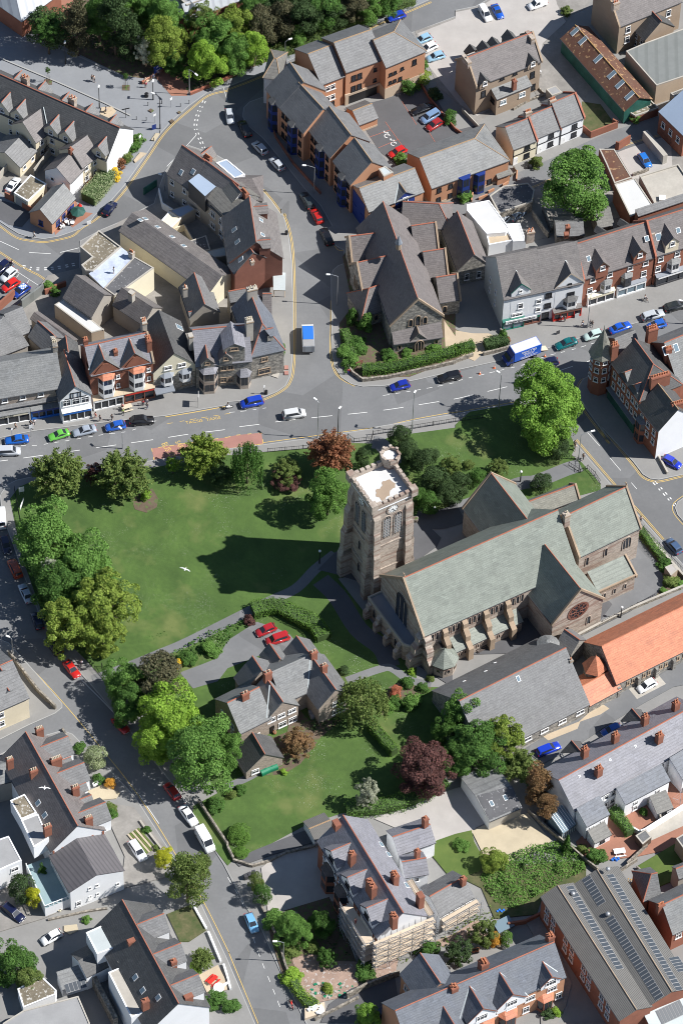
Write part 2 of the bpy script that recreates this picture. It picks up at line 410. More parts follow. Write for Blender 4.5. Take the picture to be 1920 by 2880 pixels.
def V(s,ze,pitch,roof='slate_mid',wall='cream',hip=(0,0),ridge='ridge_red',z0=-.3,oh=.25,cop=(0,0),wm=None,lean=False,go=.12,base=None,rname='roof',wname='wall',par=0,root=None,W=None):
    root = root or ROOT[0];pitch += 5 if 35 <= pitch <= 42 else 0
    pts = P(s);A = G(pts[0],ze);Bp = G(pts[1],ze);e = H(Bp-A);L = e.length;e.normalize();n = Vector((-e.y,e.x,0))
    if W is None:
        if n.dot(G(pts[2],ze)-A) < 0:n = -n
    else:
        if n.dot(G(pts[2],ze)-A) < 0:n = -n
    t = math.tan(R_(pitch));d = ray(pts[2])
    k = (t*(CAM-A).dot(n)-(CAM.z-ze))/(d.z-t*d.dot(n));Rp = CAM+d*k;hw = (Rp-A).dot(n)
    if W is not None:hw = W if lean else W/2
    hw = max(.6,min(hw,14))
    v = Vol();v.A = H(A);v.e = e;v.n = n;v.L = L;v.hw = hw;v.W = hw if lean else 2*hw;v.t = t;v.ze = ze;v.zr = ze+hw*t;v.roof = roof;v.wall = wall;v.lean = lean;v.ridge = ridge;v.root = root
    org = root.location;A0 = v.A
    def pt(u,y,z):q = A0+e*u+n*y;return Vector((q.x,q.y,z))
    flip = e.cross(n).z < 0
    def fx(fs):return [tuple(reversed(f)) for f in fs] if flip else fs
    # walls
    mb = MB();wt = ze-.1;zr = v.zr-.12;WW = v.W
    if lean:c = [pt(0,0,z0),pt(L,0,z0),pt(L,WW,z0),pt(0,WW,z0),pt(0,0,wt),pt(L,0,wt),pt(L,WW,zr),pt(0,WW,zr)];F = [(0,1,5,4),(1,2,6,5),(2,3,7,6),(3,0,4,7)]
    else:
        c = [pt(0,0,z0),pt(L,0,z0),pt(L,WW,z0),pt(0,WW,z0),pt(0,0,wt),pt(L,0,wt),pt(L,WW,wt),pt(0,WW,wt),pt(L,hw,zr),pt(0,hw,zr)]
        F = [(0,1,5,4),(1,2,6,8,5) if not hip[1] else (1,2,6,5),(2,3,7,6),(3,0,4,9,7) if not hip[0] else (3,0,4,7)]
    wms = wm or [wall]*4;um = list(dict.fromkeys(wms))
    for f,q in zip(fx(F),wms):mb.add(c,[f],um.index(q))
    v.wallobj = mb.build(wname,um,root,org)
    if base:  # stone / painted plinth or ground-floor band (mat, height)
        bb = MB()
        for f in range(4):
            p,rr,out,ln = face(v,f);bb.box(p+rr*ln/2+out*.03,rr,out,ln+.12,.06,0,base[1])
        bb.build('plinth',base[0],root,org)
    # roof
    oe = oh;x0 = -oe if hip[0] else -go;x1 = L+(oe if hip[1] else go);ra = hip[0] if hip[0] else -go;rb = L-hip[1] if hip[1] else L+go;zl = ze-oe*t;zt = v.zr
    rs = MB()
    if lean:
        vs = [pt(x0,-oe,zl),pt(x1,-oe,zl),pt(x1,WW,zt),pt(x0,WW,zt)];fs = [(0,1,2,3)]
    else:
        vs = [pt(x0,-oe,zl),pt(x1,-oe,zl),pt(rb,hw,zt),pt(ra,hw,zt),pt(x1,WW+oe,zl),pt(x0,WW+oe,zl)]
        fs = [(0,1,2,3),(4,5,3,2)]+([(1,4,2)] if hip[1] else [])+([(5,0,3)] if hip[0] else [])
    rs.slab(vs,fx(fs),.16);v.roofobj = rs.build(rname,roof,root,org)
    if ridge:
        rg = MB()
        if not lean:
            rg.tube(pt(ra,hw,zt+.02),pt(rb,hw,zt+.02),.12,n=5)
            if hip[0]:
                rg.tube(pt(x0,-oe,zl),pt(ra,hw,zt),.10,n=5);rg.tube(pt(x0,WW+oe,zl),pt(ra,hw,zt),.10,n=5)
            if hip[1]:
                rg.tube(pt(x1,-oe,zl),pt(rb,hw,zt),.10,n=5);rg.tube(pt(x1,WW+oe,zl),pt(rb,hw,zt),.10,n=5)
            rg.build('ridge_tiles',ridge,v.roofobj,org)
    cm = cop[2] if len(cop) > 2 else 'coping'
    for i,u in ((0,-.1),(1,L+.1)):
        if cop[i]:
            cb = MB();a_,b2 = u-.18,u+.18
            for y0_,y1_,za,zb in ((-.35,hw,ze-.3*t,v.zr),(hw,WW+.35,v.zr,ze-.3*t))[:1 if lean else 2]:
                vs = [pt(a_,y0_,za+.32),pt(b2,y0_,za+.32),pt(b2,y1_,zb+.32),pt(a_,y1_,zb+.32)]
                cb.slab(vs,fx([(0,1,2,3)]),.62)
            cb.build('coping',cm,root,org)
    if par:
        pb = MB();p,rr,out,ln = face(v,0);pb.box(p+rr*ln/2+out*.1,rr,out,ln+.6,.3,ze-.5,ze+par);pb.build('parapet','coping',root,org)
    # gutter
    if not par:
        gb = MB();p,rr,out,ln = face(v,0);q = p+out*(oh+.05);gb.tube(Vector((q.x,q.y,zl-.05)),Vector((q.x,q.y,zl-.05))+rr*ln,.07,n=5)
        gb.build('gutter','dark_grey',root,org)
    return v
def onroof(v,px,side=0):
    d = ray(px);A = v.A
    if side == 0:k = (v.t*(CAM-A).dot(v.n)-(CAM.z-v.ze))/(d.z-v.t*d.dot(v.n))
    else:k = (v.ze+v.t*(v.W-(CAM-A).dot(v.n))-CAM.z)/(d.z+v.t*d.dot(v.n))
    return CAM+d*k
def dorm(v,s,wd,side=0,pitch=48,wall=None,roof=None,zb=None,win=None,ridge='ridge_red',bb=None,name='dormer'):
    q,f = P(s);Q = onroof(v,q,side);out = -v.n if side == 0 else v.n
    F3 = G(f,Q.z);Lf = max(.6,min(7,(F3-Q).dot(out)));Lf = Lf if zb is None else ((Q-v.A).dot(v.n)+.03 if side == 0 else v.W-(Q-v.A).dot(v.n)+.03);t2 = math.tan(R_(pitch));dr = wd/2*t2;ez = Q.z-dr;x = out.cross(Z3)
    org = v.root.location;fr = Q+out*Lf
    zmain = Q.z-Lf*v.t
    zbot = zb if zb is not None else zmain-.5
    def pt(c,xx,z):p = c+x*xx;return Vector((p.x,p.y,z))
    h = wd/2;mb = MB();c = []
    for b_ in (Q+out*.25,fr):c += [pt(b_,-h,zbot),pt(b_,h,zbot),pt(b_,h,ez-.08),pt(b_,0,Q.z-.1),pt(b_,-h,ez-.08)]
    mb.add(c,[(5,6,7,8,9),(1,6,5,0),(6,1,2,7),(0,5,9,4)]) if False else mb.add(c,[(9,8,7,6,5),(6,7,2,1),(0,4,9,5)])
    w_ = mb.build(name,wall or v.wall,v.root,org)
    rm = MB();g = .18;eb = min(dr/v.t,Lf);fo = fr+out*g
    hh = h+.15;ezz = Q.z-hh*t2;bk = Q+out*min(hh*t2/v.t,Lf+g-.05)
    rm.slab([Q,fo,pt(fo,hh,ezz),pt(bk,hh,ezz)],[(0,1,2,3)] if (x.cross(out)).z < 0 else [(3,2,1,0)],.1)
    rm.slab([Q,fo,pt(fo,-hh,ezz),pt(bk,-hh,ezz)],[(3,2,1,0)] if (x.cross(out)).z < 0 else [(0,1,2,3)],.1)
    rm.build('roof',roof or v.roof,w_,org)
    if ridge:
        rg = MB();rg.tube(Q+Z3*.02,fo+Z3*.02,.10,n=5);rg.build('ridge_tiles',ridge,w_,org)
    if bb:
        bm = MB();fo2 = fr+out*(g+.03)
        for sg in (-1,1):bm.add([pt(fo2,0,Q.z+.08),pt(fo2,sg*hh,ezz+.05),pt(fo2,sg*hh,ezz-.25),pt(fo2,0,Q.z-.27),],[(0,1,2,3) if sg < 0 else (3,2,1,0)])
        bm.build('bargeboard',bb,w_,org)
    if win:
        ww,wh,st = win;zc = ez-wh*.15 if zb is None else ez-wh*.4
        put_window(w_,fr+out*.0+Z3*(zc-Q.z),(-out).cross(Z3),ww,wh,st,True)
    return w_
def win(v,f,zs,us,w=1.0,h=1.4,st='w'):
    p,rr,out,ln = face(v,f)
    if isinstance(us,int):us = [(i+.5)/us for i in range(us)]
    for z in (zs if isinstance(zs,(list,tuple)) else [zs]):
        for u in us:
            q = p+rr*(u*ln)+Z3*z;put_window(v.root,q,rr,w,h,st)
def door(v,f,u,w=1.0,h=2.1,mat='black_paint',z=0):
    p,rr,out,ln = face(v,f);mb = MB();q = p+rr*(u*ln)+out*.04;mb.box(q,rr,out,w,.14,z,z+h,0)
    o = mb.build('door',mat,v.root,v.root.location)
    hb = MB();hb.box(q+out*.1+rr*w*.35,rr,out,.08,.08,z+1,z+1.2);hb.build('handle','galvanised',o,v.root.location)
def chim(s,z,w=1.3,d=.7,h=2.6,pots=2,mat='brick',v=None,root=None,ax=None,potmat='terracotta'):
    root = root or ROOT[0];w *= .88;c = G(P(s)[0],z);e = (v.e if v else Vector((1,0,0)));e = ax or e;y = Vector((-e.y,e.x,0));org = root.location;mb = MB()
    mb.box(c,e,y,w,d,z-h,z-.35);mb.box(c,e,y,w+.16,d+.16,z-.35,z-.12,1);mb.box(c,e,y,w+.04,d+.04,z-.12,z,0)
    o = mb.build('chimney',[mat,'coping' if mat != 'brick' else 'brick'],root,org)
    for i in range(pots):
        q = c+e*(w*((i+.5)/pots-.5)*.88)+y*(.0 if d < 1 else (.22 if i % 2 else -.22));pb = MB();pb.tube((q.x,q.y,z),(q.x,q.y,z+.55),.15,.11,8);pb.build('chimney_pot',potmat,o,org)
def flat(s,z,roof='felt',wall='cream',par=.25,z0=-.3,root=None,wm=None,cop=None):
    cop = cop or ('white' if wall in ('white','ivory','cream') else 'concrete')
    root = root or ROOT[0];pts = [H(G(p,z)) for p in P(s)];org = root.location;mb = MB();mb.prism(pts,z0,z-.04)
    mb.build('wall',wall,root,org);rb = MB();rb.prism(pts,z-.02,z+.03);rb.build('roof',roof,root,org)
    if par:
        pb = MB();n = len(pts);c = sum(pts,Vector((0,0,0)))/n
        for i in range(n):
            a,b = pts[i],pts[(i+1) % n];e = (b-a).normalized();y = Vector((-e.y,e.x,0));y = y if y.dot(c-a) > 0 else -y
            pb.box((a+b)/2+y*.12,e,y,(b-a).length,.24+.004*i,z-.1-.003*i,z+par+.003*i)
        pb.build('parapet',cop if cop else wall,root,org)
    v = Vol();v.root = root;v.pts = pts;v.z = z;v.e = H(pts[1]-pts[0]).normalized();v.n = v.e.cross(Z3);return v
def fwin(v,i,z,us,w=1.0,h=1.2,st='w'):   # windows on edge i of a flat-roofed volume
    a,b = v.pts[i],v.pts[(i+1) % len(v.pts)];c = sum(v.pts,Vector((0,0,0)))/len(v.pts);e = (b-a).normalized();out = Vector((e.y,-e.x,0));out = out if out.dot(a-c) > 0 else -out
    rr = (-out).cross(Z3)
    for u in us:put_window(v.root,a+(b-a)*u+Z3*z,rr,w,h,st)
def flash(v,s,side=0,wd=.22,mat='roof_pale'):
    a,b = (onroof(v,p,side)+Z3*.05 for p in P(s));d = (b-a).cross(Z3).normalized()*wd/2;mb = MB();mb.slab([a-d,b-d,b+d,a+d],[(0,1,2,3)],.04);mb.build('flashing',mat,v.roofobj,v.root.location)
def text(par,s,pos,right,upv,size,mat,org,sx=1.0,name='lettering',ext=.01):
    cu = bpy.data.curves.new('t','FONT');cu.body = s;cu.size = size;cu.align_x = 'CENTER';cu.align_y = 'CENTER';cu.extrude = ext;cu.resolution_u = 2
    tmp = bpy.data.objects.new('t',cu);col.objects.link(tmp);bpy.context.view_layer.update()
    me = bpy.data.meshes.new_from_object(tmp.evaluated_get(bpy.context.evaluated_depsgraph_get()));bpy.data.objects.remove(tmp)
    me.materials.clear();me.materials.append(M[mat]);nrm = right.cross(upv)
    for v in me.vertices:v.co = right*(v.co.x*sx)+upv*v.co.y+nrm*v.co.z+(pos-org)
    me.name = name;o = link(name,me,par);return o
def shop(v,f,u0,u1,h=2.9,mat='white_paint',sign=None,smat='white_paint',tmat='black_paint',dep=.7,roof='lead',n=3,tsize=.5,stall=.5,glass='glass'):
    p,rr,out,ln = face(v,f);a,b = u0*ln,u1*ln;wd = b-a;q = p+rr*(a+b)/2;org = v.root.location
    mb = MB();mb.box(q+out*dep/2,rr,out,wd,dep,0,stall);mb.box(q+out*dep/2,rr,out,wd,dep,h-.75,h)
    for i in range(n+1):mb.box(p+rr*(a+.1+(wd-.2)*i/n)+out*dep/2,rr,out,.16,dep-.02,stall,h-.75)
    o = mb.build('shopfront',mat,v.root,org)
    gb = MB();gb.box(q+out*(dep/2-.08),rr,out,wd-.25,dep-.2,stall,h-.75);gb.build('shop_window',glass,o,org)
    rb = MB();a0 = q-rr*(wd/2+.05);rb.slab([a0+out*(dep+.15)+Z3*(h+.02),a0+out*(dep+.15)+rr*(wd+.1)+Z3*(h+.02),a0+rr*(wd+.1)+Z3*(h+.3),a0+Z3*(h+.3)],[(0,1,2,3)],.08);rb.build('canopy',roof,o,org)
    sb = MB();sb.box(q+out*(dep+.04),rr,out,wd*.92,.08,h-.68,h-.04);sb.build('shop_sign',smat,o,org)
    if sign:text(o,sign,q+out*(dep+.1)+Z3*(h-.36),rr,Z3,tsize,tmat,org)
    return o
def bay(v,f,u,z0,z1,w=2.4,d=.9,wall='white_paint',roof='slate_mid',bands=1,fl=.9,rh=.7):
    p,rr,out,ln = face(v,f);q = p+rr*(u*ln);org = v.root.location
    poly = [q-rr*w/2,q-rr*w*.28+out*d,q+rr*w*.28+out*d,q+rr*w/2]
    mb = MB();mb.prism(poly,z0,z1);o = mb.build('bay_window',wall,v.root,org)
    g = MB();fh = (z1-z0)/bands
    for k in range(bands):
        za = z0+fh*k+fl;zb = z0+fh*(k+1)-.25
        for i in range(3):
            a,b = poly[i],poly[i+1];e = (b-a).normalized();nrm = Vector((e.y,-e.x,0));nrm = nrm if nrm.dot(out) > 0 else -nrm;l = (b-a).length;m_ = 2 if i == 1 else 1
            for j in range(m_):
                s0 = .12+(l-.24)*j/m_+.04;s1 = .12+(l-.24)*(j+1)/m_-.04
                A_,B_ = a+e*s0+nrm*.02,a+e*s1+nrm*.02
                vs = [Vector((A_.x,A_.y,za)),Vector((B_.x,B_.y,za)),Vector((B_.x,B_.y,zb)),Vector((A_.x,A_.y,zb))]
                g.add(vs,[(0,1,2,3) if e.cross(Z3).dot(nrm) > 0 else (3,2,1,0)])
    g.build('pane','glass',o,org)
    if roof:
        r = MB();ov = 1.12;ps = [q+(x-q)*ov for x in poly];top = [q-rr*w*.2,q+rr*w*.2]
        vs = [Vector((x.x,x.y,z1)) for x in ps]+[Vector((x.x,x.y,z1+rh)) for x in top]
        r.add(vs,[(0,1,4),(1,2,5,4),(2,3,5),(0,3,2,1),(0,4,5,3)]);r.build('roof',roof,o,org)
    return o
def skyl(v,s,wd=.8,side=0,ln=1.1):   # small roof light
    c = onroof(v,P(s)[0],side);out = -v.n if side == 0 else v.n;dn = (out-Z3*v.t).normalized();nr = (out*v.t+Z3).normalized();e = v.e;mb = MB()
    for k,(a,b,zz) in enumerate(((wd/2,ln/2,.07),(wd/2-.1,ln/2-.1,.10))):
        vs = [c+e*(sx*a)+dn*(sy*b)+nr*zz for sx,sy in ((-1,-1),(1,-1),(1,1),(-1,1))]
        nn = (vs[1]-vs[0]).cross(vs[2]-vs[1]);mb.add(vs,[(0,1,2,3) if nn.z > 0 else (3,2,1,0)],k)
        if k == 0:mb.add(vs+[p_-nr*.1 for p_ in vs],[(i,(i+1) % 4,4+(i+1) % 4,4+i) for i in range(4)],0)
    mb.build('skylight',['white_paint','glass_pale'],v.root,v.root.location)
def strip_light(v,s,wd,side,n):      # long patent-glazed strip lying on a roof plane, n panes
    a,b = P(s);p = onroof(v,a,side);q = onroof(v,b,side);out = -v.n if side == 0 else v.n;dn = (out-Z3*v.t).normalized();nr = (out*v.t+Z3).normalized()
    mb = MB();d = (q-p)/n
    def quad(c0,c1,hw_,zz,mi):
        vs = [c0-dn*hw_+nr*zz,c1-dn*hw_+nr*zz,c1+dn*hw_+nr*zz,c0+dn*hw_+nr*zz];nn = (vs[1]-vs[0]).cross(vs[2]-vs[1]);mb.add(vs,[(0,1,2,3) if nn.z > 0 else (3,2,1,0)],mi)
    quad(p,q,wd/2,.05,0)
    for i in range(n):quad(p+d*(i+.08),p+d*(i+.92),wd/2-.08,.08,1)
    mb.build('skylight_strip',['felt_grey','glass_roof'],v.root,v.root.location)
def wallrun(s,h,w=.3,mat='stone_wall',label='',cap=None,name='boundary_wall',cat='wall',z0=-.2,group=None):
    pts = [G(p,0) for p in P(s)];mb = MB()
    for o_,z_,ww,mi in ((0,h,w,0),)+(((0,h+.08,w+.12,1),) if cap else ()):
        L,Rr = ribbon_pts(pts,ww);n = len(pts);zz0 = z0 if mi == 0 else h
        vs = [Vector((p.x,p.y,zz0)) for p in Rr]+[Vector((p.x,p.y,zz0)) for p in L]+[Vector((p.x,p.y,z_)) for p in Rr]+[Vector((p.x,p.y,z_)) for p in L]
        fs = []
        for i in range(n-1):fs += [(2*n+i,2*n+i+1,3*n+i+1,3*n+i),(i,i+1,2*n+i+1,2*n+i),(n+i+1,n+i,3*n+i,3*n+i+1)]
        fs += [(n,0,2*n,3*n),(n-1,2*n-1,4*n-1,3*n-1)];mb.add(vs,fs,mi)
    o = mb.build(name,[mat]+([cap] if cap else []),org=pts[0]);return tag(o,label,cat,group)
def railing(s,h=1.2,label='',mat='black_paint',sp=.45,name='railing',cat='railing'):
    pts = [G(p,0) for p in P(s)];r = bpy.data.objects.new(name,None);col.objects.link(r);r.location = H(pts[0]);tag(r,label,cat);mb = MB();pm = MB()
    for i in range(len(pts)-1):
        a,b = H(pts[i]),H(pts[i+1]);e = (b-a);l = e.length;e.normalize();y = Vector((-e.y,e.x,0))
        for z in (.25,h-.1):mb.box((a+b)/2,e,y,l,.05,z,z+.05)
        k = int(l/sp)
        for j in range(k):mb.box(a+e*(j*l/k),e,y,.035,.035,.13,h)
        k = max(1,int(l/3))
        for j in range(k):pm.box(a+e*(j*l/k),e,y,.09,.09,0,h+.15)
    mb.build('rails',mat,r,r.location);pm.build('posts',mat,r,r.location);return r
# ---------------- vegetation ----------------
import numpy as np
def leaf_quads(c,nrm,size,rng,jit=.7):
    n = len(c);nn = nrm+rng.normal(0,jit,(n,3));nn /= np.linalg.norm(nn,axis=1)[:,None]+1e-9
    a = np.cross(nn,rng.normal(0,1,(n,3)));a /= np.linalg.norm(a,axis=1)[:,None]+1e-9;b = np.cross(nn,a)
    s = (size*rng.uniform(.35,1.6,n))[:,None]
    return np.stack([c-a*s*.5,c-b*s*.42+nn*s*.1,c+a*s*.5,c+b*s*.42+nn*s*.1],1).reshape(-1,3)
def quads_mesh(name,v):
    me = bpy.data.meshes.new(name);n = len(v)//4
    me.vertices.add(len(v));me.vertices.foreach_set('co',v.astype(np.float32).ravel())
    me.loops.add(4*n);me.loops.foreach_set('vertex_index',np.arange(4*n,dtype=np.int32))
    me.polygons.add(n);me.polygons.foreach_set('loop_start',np.arange(0,4*n,4,dtype=np.int32));me.polygons.foreach_set('loop_total',np.full(n,4,np.int32))
    me.update(calc_edges=True);return me
def unit(rng,n):
    v = rng.normal(0,1,(n,3));return v/np.linalg.norm(v,axis=1)[:,None]
PROT = {}
def crown(kind,k):
    if (kind,k) in PROT:return PROT[(kind,k)]
    rng = np.random.default_rng(hash((len(kind),kind[0] == 'b',k)) % 9999+sum(map(ord,kind))*7+k);V_ = []
    if kind in ('broad','airy','shrub','dense'):
        nc,cr,nl,ls = dict(broad=(66,(.19,.31),340,.048),airy=(110,(.11,.2),170,.046),shrub=(24,(.25,.4),190,.09),dense=(34,(.28,.36),260,.055))[kind]
        d = unit(rng,nc);d[:,2] = np.where(d[:,2] < -.8,-d[:,2]*.6,d[:,2]);d /= np.linalg.norm(d,axis=1)[:,None]
        rad = rng.uniform(.42,.95,nc) if kind != 'dense' else rng.uniform(.6,.75,nc);lump = 1+.16*np.sin(d[:,0]*4+k)*np.cos(d[:,1]*3.3+k)
        for i in range(nc):
            c = d[i]*rad[i]*lump[i];r = rng.uniform(*cr);u = unit(rng,nl)
            u = np.where((u@d[i])[:,None] < -.5,-u,u);u[:,2] = np.where(u[:,2] < -.4,-u[:,2],u[:,2]);p = c+u*r*np.array([1,1,.75])*rng.uniform(.72,1.06,nl)[:,None]
            V_.append(leaf_quads(p,u*.8+d[i]*.3+np.array([0,0,.35]),ls,rng))
        m = 500 if kind != 'airy' else 200;p = unit(rng,m)*rng.uniform(.2,.6,m)[:,None];V_.append(leaf_quads(p,p,ls*1.3,rng))
    elif kind == 'cherry':
        for i in range(150):
            d = unit(rng,1)[0];d[2] = abs(d[2])*1.0-.25;d /= np.linalg.norm(d);L = rng.uniform(.6,1.05);n = 120
            t = rng.uniform(.3,1,n)**.8;droop = np.array([0,0,-.12]);p = d*(t*L)[:,None]+droop*(t**2)[:,None]+rng.normal(0,.075,(n,3))*(1.4-t)[:,None]
            V_.append(leaf_quads(p,np.tile(d*.2+np.array([0,0,.8]),(n,1)),.06,rng))
    elif kind == 'conifer':
        for i in range(210):
            z = rng.uniform(-1,.95);rr = (1-z)/2*rng.uniform(.65,1.0)+.04;a = rng.uniform(0,6.28);n = 50
            t = rng.uniform(.15,1,n);p = np.stack([np.cos(a)*t*rr,np.sin(a)*t*rr,z-.16*t*rr*1.5+.0*t],1)+rng.normal(0,.035,(n,3));V_.append(leaf_quads(p,np.tile([0,0,1.],(n,1)),.065,rng))
    elif kind == 'pine':
        for i in range(34):
            a = rng.uniform(0,6.28);rr = rng.uniform(.1,.75);z = rng.uniform(-.7,.85);rr *= math.sqrt(max(.1,1-(z*.9)**2));c = np.array([math.cos(a)*rr,math.sin(a)*rr,z]);n = 300
            u = unit(rng,n)*np.array([.33,.33,.12]);p = c+u*rng.uniform(.6,1,n)[:,None];V_.append(leaf_quads(p,np.tile([0,0,1.],(n,1)),.055,rng))
    elif kind == 'weep':
        for i in range(170):
            a = rng.uniform(0,6.28);rr = math.sqrt(rng.uniform(0.02,1))*.95;zt = .95*math.sqrt(max(0,1-rr*rr))+rng.uniform(-.15,.05);L = rng.uniform(.5,1.1);n = 55
            t = rng.uniform(0,1,n);p = np.stack([np.cos(a)*rr*np.ones(n),np.sin(a)*rr*np.ones(n),zt-t*L],1)+rng.normal(0,.035,(n,3));V_.append(leaf_quads(p,np.tile([math.cos(a)*.6,math.sin(a)*.6,.4],(n,1)),.055,rng))
    me = quads_mesh('crown_'+kind,np.concatenate(V_));me.materials.append(M['leaf_green']);PROT[(kind,k)] = me;return me
rnd = random.Random(5)
NT = [0]
def crown_obj(kind,name,parent,loc,r,rz,mat):
    NT[0] += 1;o = link(name,crown(kind,NT[0] % (3 if kind == 'broad' else 2)),parent,loc,rnd.uniform(0,6.28));o.scale = (r,r*rnd.uniform(.94,1.06),rz)
    o.material_slots[0].link = 'OBJECT';o.material_slots[0].material = M[mat];return o
def T(kind,s,zc,r,rz,mat,label,name='tree',group=None,cat='tree'):
    for p_ in P(s):
        c = G(p_,zc);root = bpy.data.objects.new(name,None);col.objects.link(root);root.location = (c.x,c.y,0);tag(root,label,cat,group)
        mb = MB();tr = max(.12,r*.055);top = Vector((0,0,zc+rz*.1));mb.tube((0,0,-.2),(0,0,zc*.45),tr*1.25,tr,8);mb.tube((0,0,zc*.45),top,tr,tr*.4,7)
        for i in range(7):
            a = i*.9+rnd.random();z0 = zc*(.4+.08*i);L = r*rnd.uniform(.5,.75);mb.tube((0,0,z0),(math.cos(a)*L*.5,math.sin(a)*L*.5,z0+L*.45),tr*.5,tr*.3,5)
            mb.tube((math.cos(a)*L*.5,math.sin(a)*L*.5,z0+L*.45),(math.cos(a+.2)*L,math.sin(a+.2)*L,z0+L*.75),tr*.3,tr*.1,5)
        me = mesh('trunk',mb.v,mb.f,'bark',smooth=True);link('trunk',me,root)
        crown_obj(kind,'crown',root,(0,0,zc),r,rz,mat)
    return root
def bush(s,r,h,mat,label,name='bush',kind='shrub',group=None):
    if 'clipped' in label:kind = 'dense'
    for p_ in P(s):
        c = G(p_,h*.45);root = bpy.data.objects.new(name,None);col.objects.link(root);root.location = (c.x,c.y,0);tag(root,label,'bush',group)
        mb = MB()
        for i in range(4):mb.tube((0,0,-.05),(math.cos(i*1.6)*r*.4,math.sin(i*1.6)*r*.4,h*.5),.05,.02,5)
        link('stem',mesh('stem',mb.v,mb.f,'bark'),root);crown_obj(kind,'foliage',root,(0,0,h*.45),r,h*.6,mat)
def hedge(s,wd,h,mat,label,name='hedge',den=48,lump=.09,ls=.17,kind=None):
    pts = smooth([G(p) for p in P(s)],3);rng = np.random.default_rng(len(s));V_ = [];core = MB();org = H(pts[0])
    L,Rr = ribbon_pts(pts,wd*.8);n = len(pts)
    vs = [Vector((p.x,p.y,0)) for p in Rr]+[Vector((p.x,p.y,0)) for p in L]+[Vector((p.x,p.y,h*.88)) for p in Rr]+[Vector((p.x,p.y,h*.88)) for p in L];fs = []
    for i in range(n-1):fs += [(2*n+i,2*n+i+1,3*n+i+1,3*n+i),(i,i+1,2*n+i+1,2*n+i),(n+i+1,n+i,3*n+i,3*n+i+1)]
    fs += [(n,0,2*n,3*n),(n-1,2*n-1,4*n-1,3*n-1)];core.add(vs,fs)
    for i in range(n-1):
        a,b = pts[i],pts[i+1];e = H(b-a);l = e.length;e.normalize();y = Vector((-e.y,e.x,0));k = int(l*(wd+2*h)*den)
        if k < 1:continue
        t = rng.uniform(0,1,k)*l;q = rng.uniform(0,wd+2*h,k);yy = np.clip(q-h,0,wd)-wd/2;zz = np.where(q < h,q,np.where(q > wd+h,2*h+wd-q,h));nz = np.where((q >= h) & (q <= wd+h),1.,.25);ny = np.where(q < h,-1.,np.where(q > wd+h,1.,0))
        wob = lump*np.sin(t*1.7+i)*np.cos(zz*2+yy*1.3);c = np.array(org)
        p = np.outer(t,e)+np.outer(yy+ny*wob,y)+np.stack([0*t,0*t,zz+nz*wob],1)+np.array(H(a))-c+rng.normal(0,lump*.6,(k,3));p[:,2] = np.maximum(p[:,2],.05)
        V_.append(leaf_quads(p,np.outer(ny,y)+np.stack([0*t,0*t,nz],1),ls,rng))
    root = bpy.data.objects.new(name,None);col.objects.link(root);root.location = org;tag(root,label,'hedge',None,kind)
    core.build('dark_core','leaf_dark',root,org);me = quads_mesh('foliage',np.concatenate(V_));me.materials.append(M[mat]);link('foliage',me,root);return root  # dark solid core box added to fill the hedge behind its leaves
# mass of low vegetation inside a polygon
def thicket(s,h,mat,label,name='undergrowth',den=9,ls=.35,kind='stuff',seed=1):
    pts = [G(p) for p in P(s)];rng = np.random.default_rng(seed);xs = [p.x for p in pts];ys = [p.y for p in pts];A_ = (max(xs)-min(xs))*(max(ys)-min(ys));k = int(A_*den)
    X = rng.uniform(min(xs),max(xs),k);Y = rng.uniform(min(ys),max(ys),k);ins = np.zeros(k,bool);n = len(pts)
    for i in range(n):
        a,b = pts[i],pts[(i+1) % n];c_ = ((a.y > Y) != (b.y > Y)) & (X < (b.x-a.x)*(Y-a.y)/((b.y-a.y) or 1e-9)+a.x);ins ^= c_
    X,Y = X[ins],Y[ins];k = len(X);nb = max(12,int(A_/9));bx = rng.uniform(min(xs),max(xs),nb);by = rng.uniform(min(ys),max(ys),nb);br = rng.uniform(.8,2.0,nb);bh = rng.uniform(.5,1.1,nb);zt = h*np.maximum(.22,np.max(bh*(1-((X[:,None]-bx)**2+(Y[:,None]-by)**2)/br**2),axis=1));z = np.maximum(.05,zt*rng.uniform(.45,1.1,k));org = H(pts[0])
    p = np.stack([X-org.x,Y-org.y,z],1);me = quads_mesh('foliage',leaf_quads(p,np.tile([0,0,1.],(k,1)),ls,rng,.6));me.materials.append(M[mat]);o = link(name,me,None,org);return tag(o,label,'undergrowth' ,None,kind)
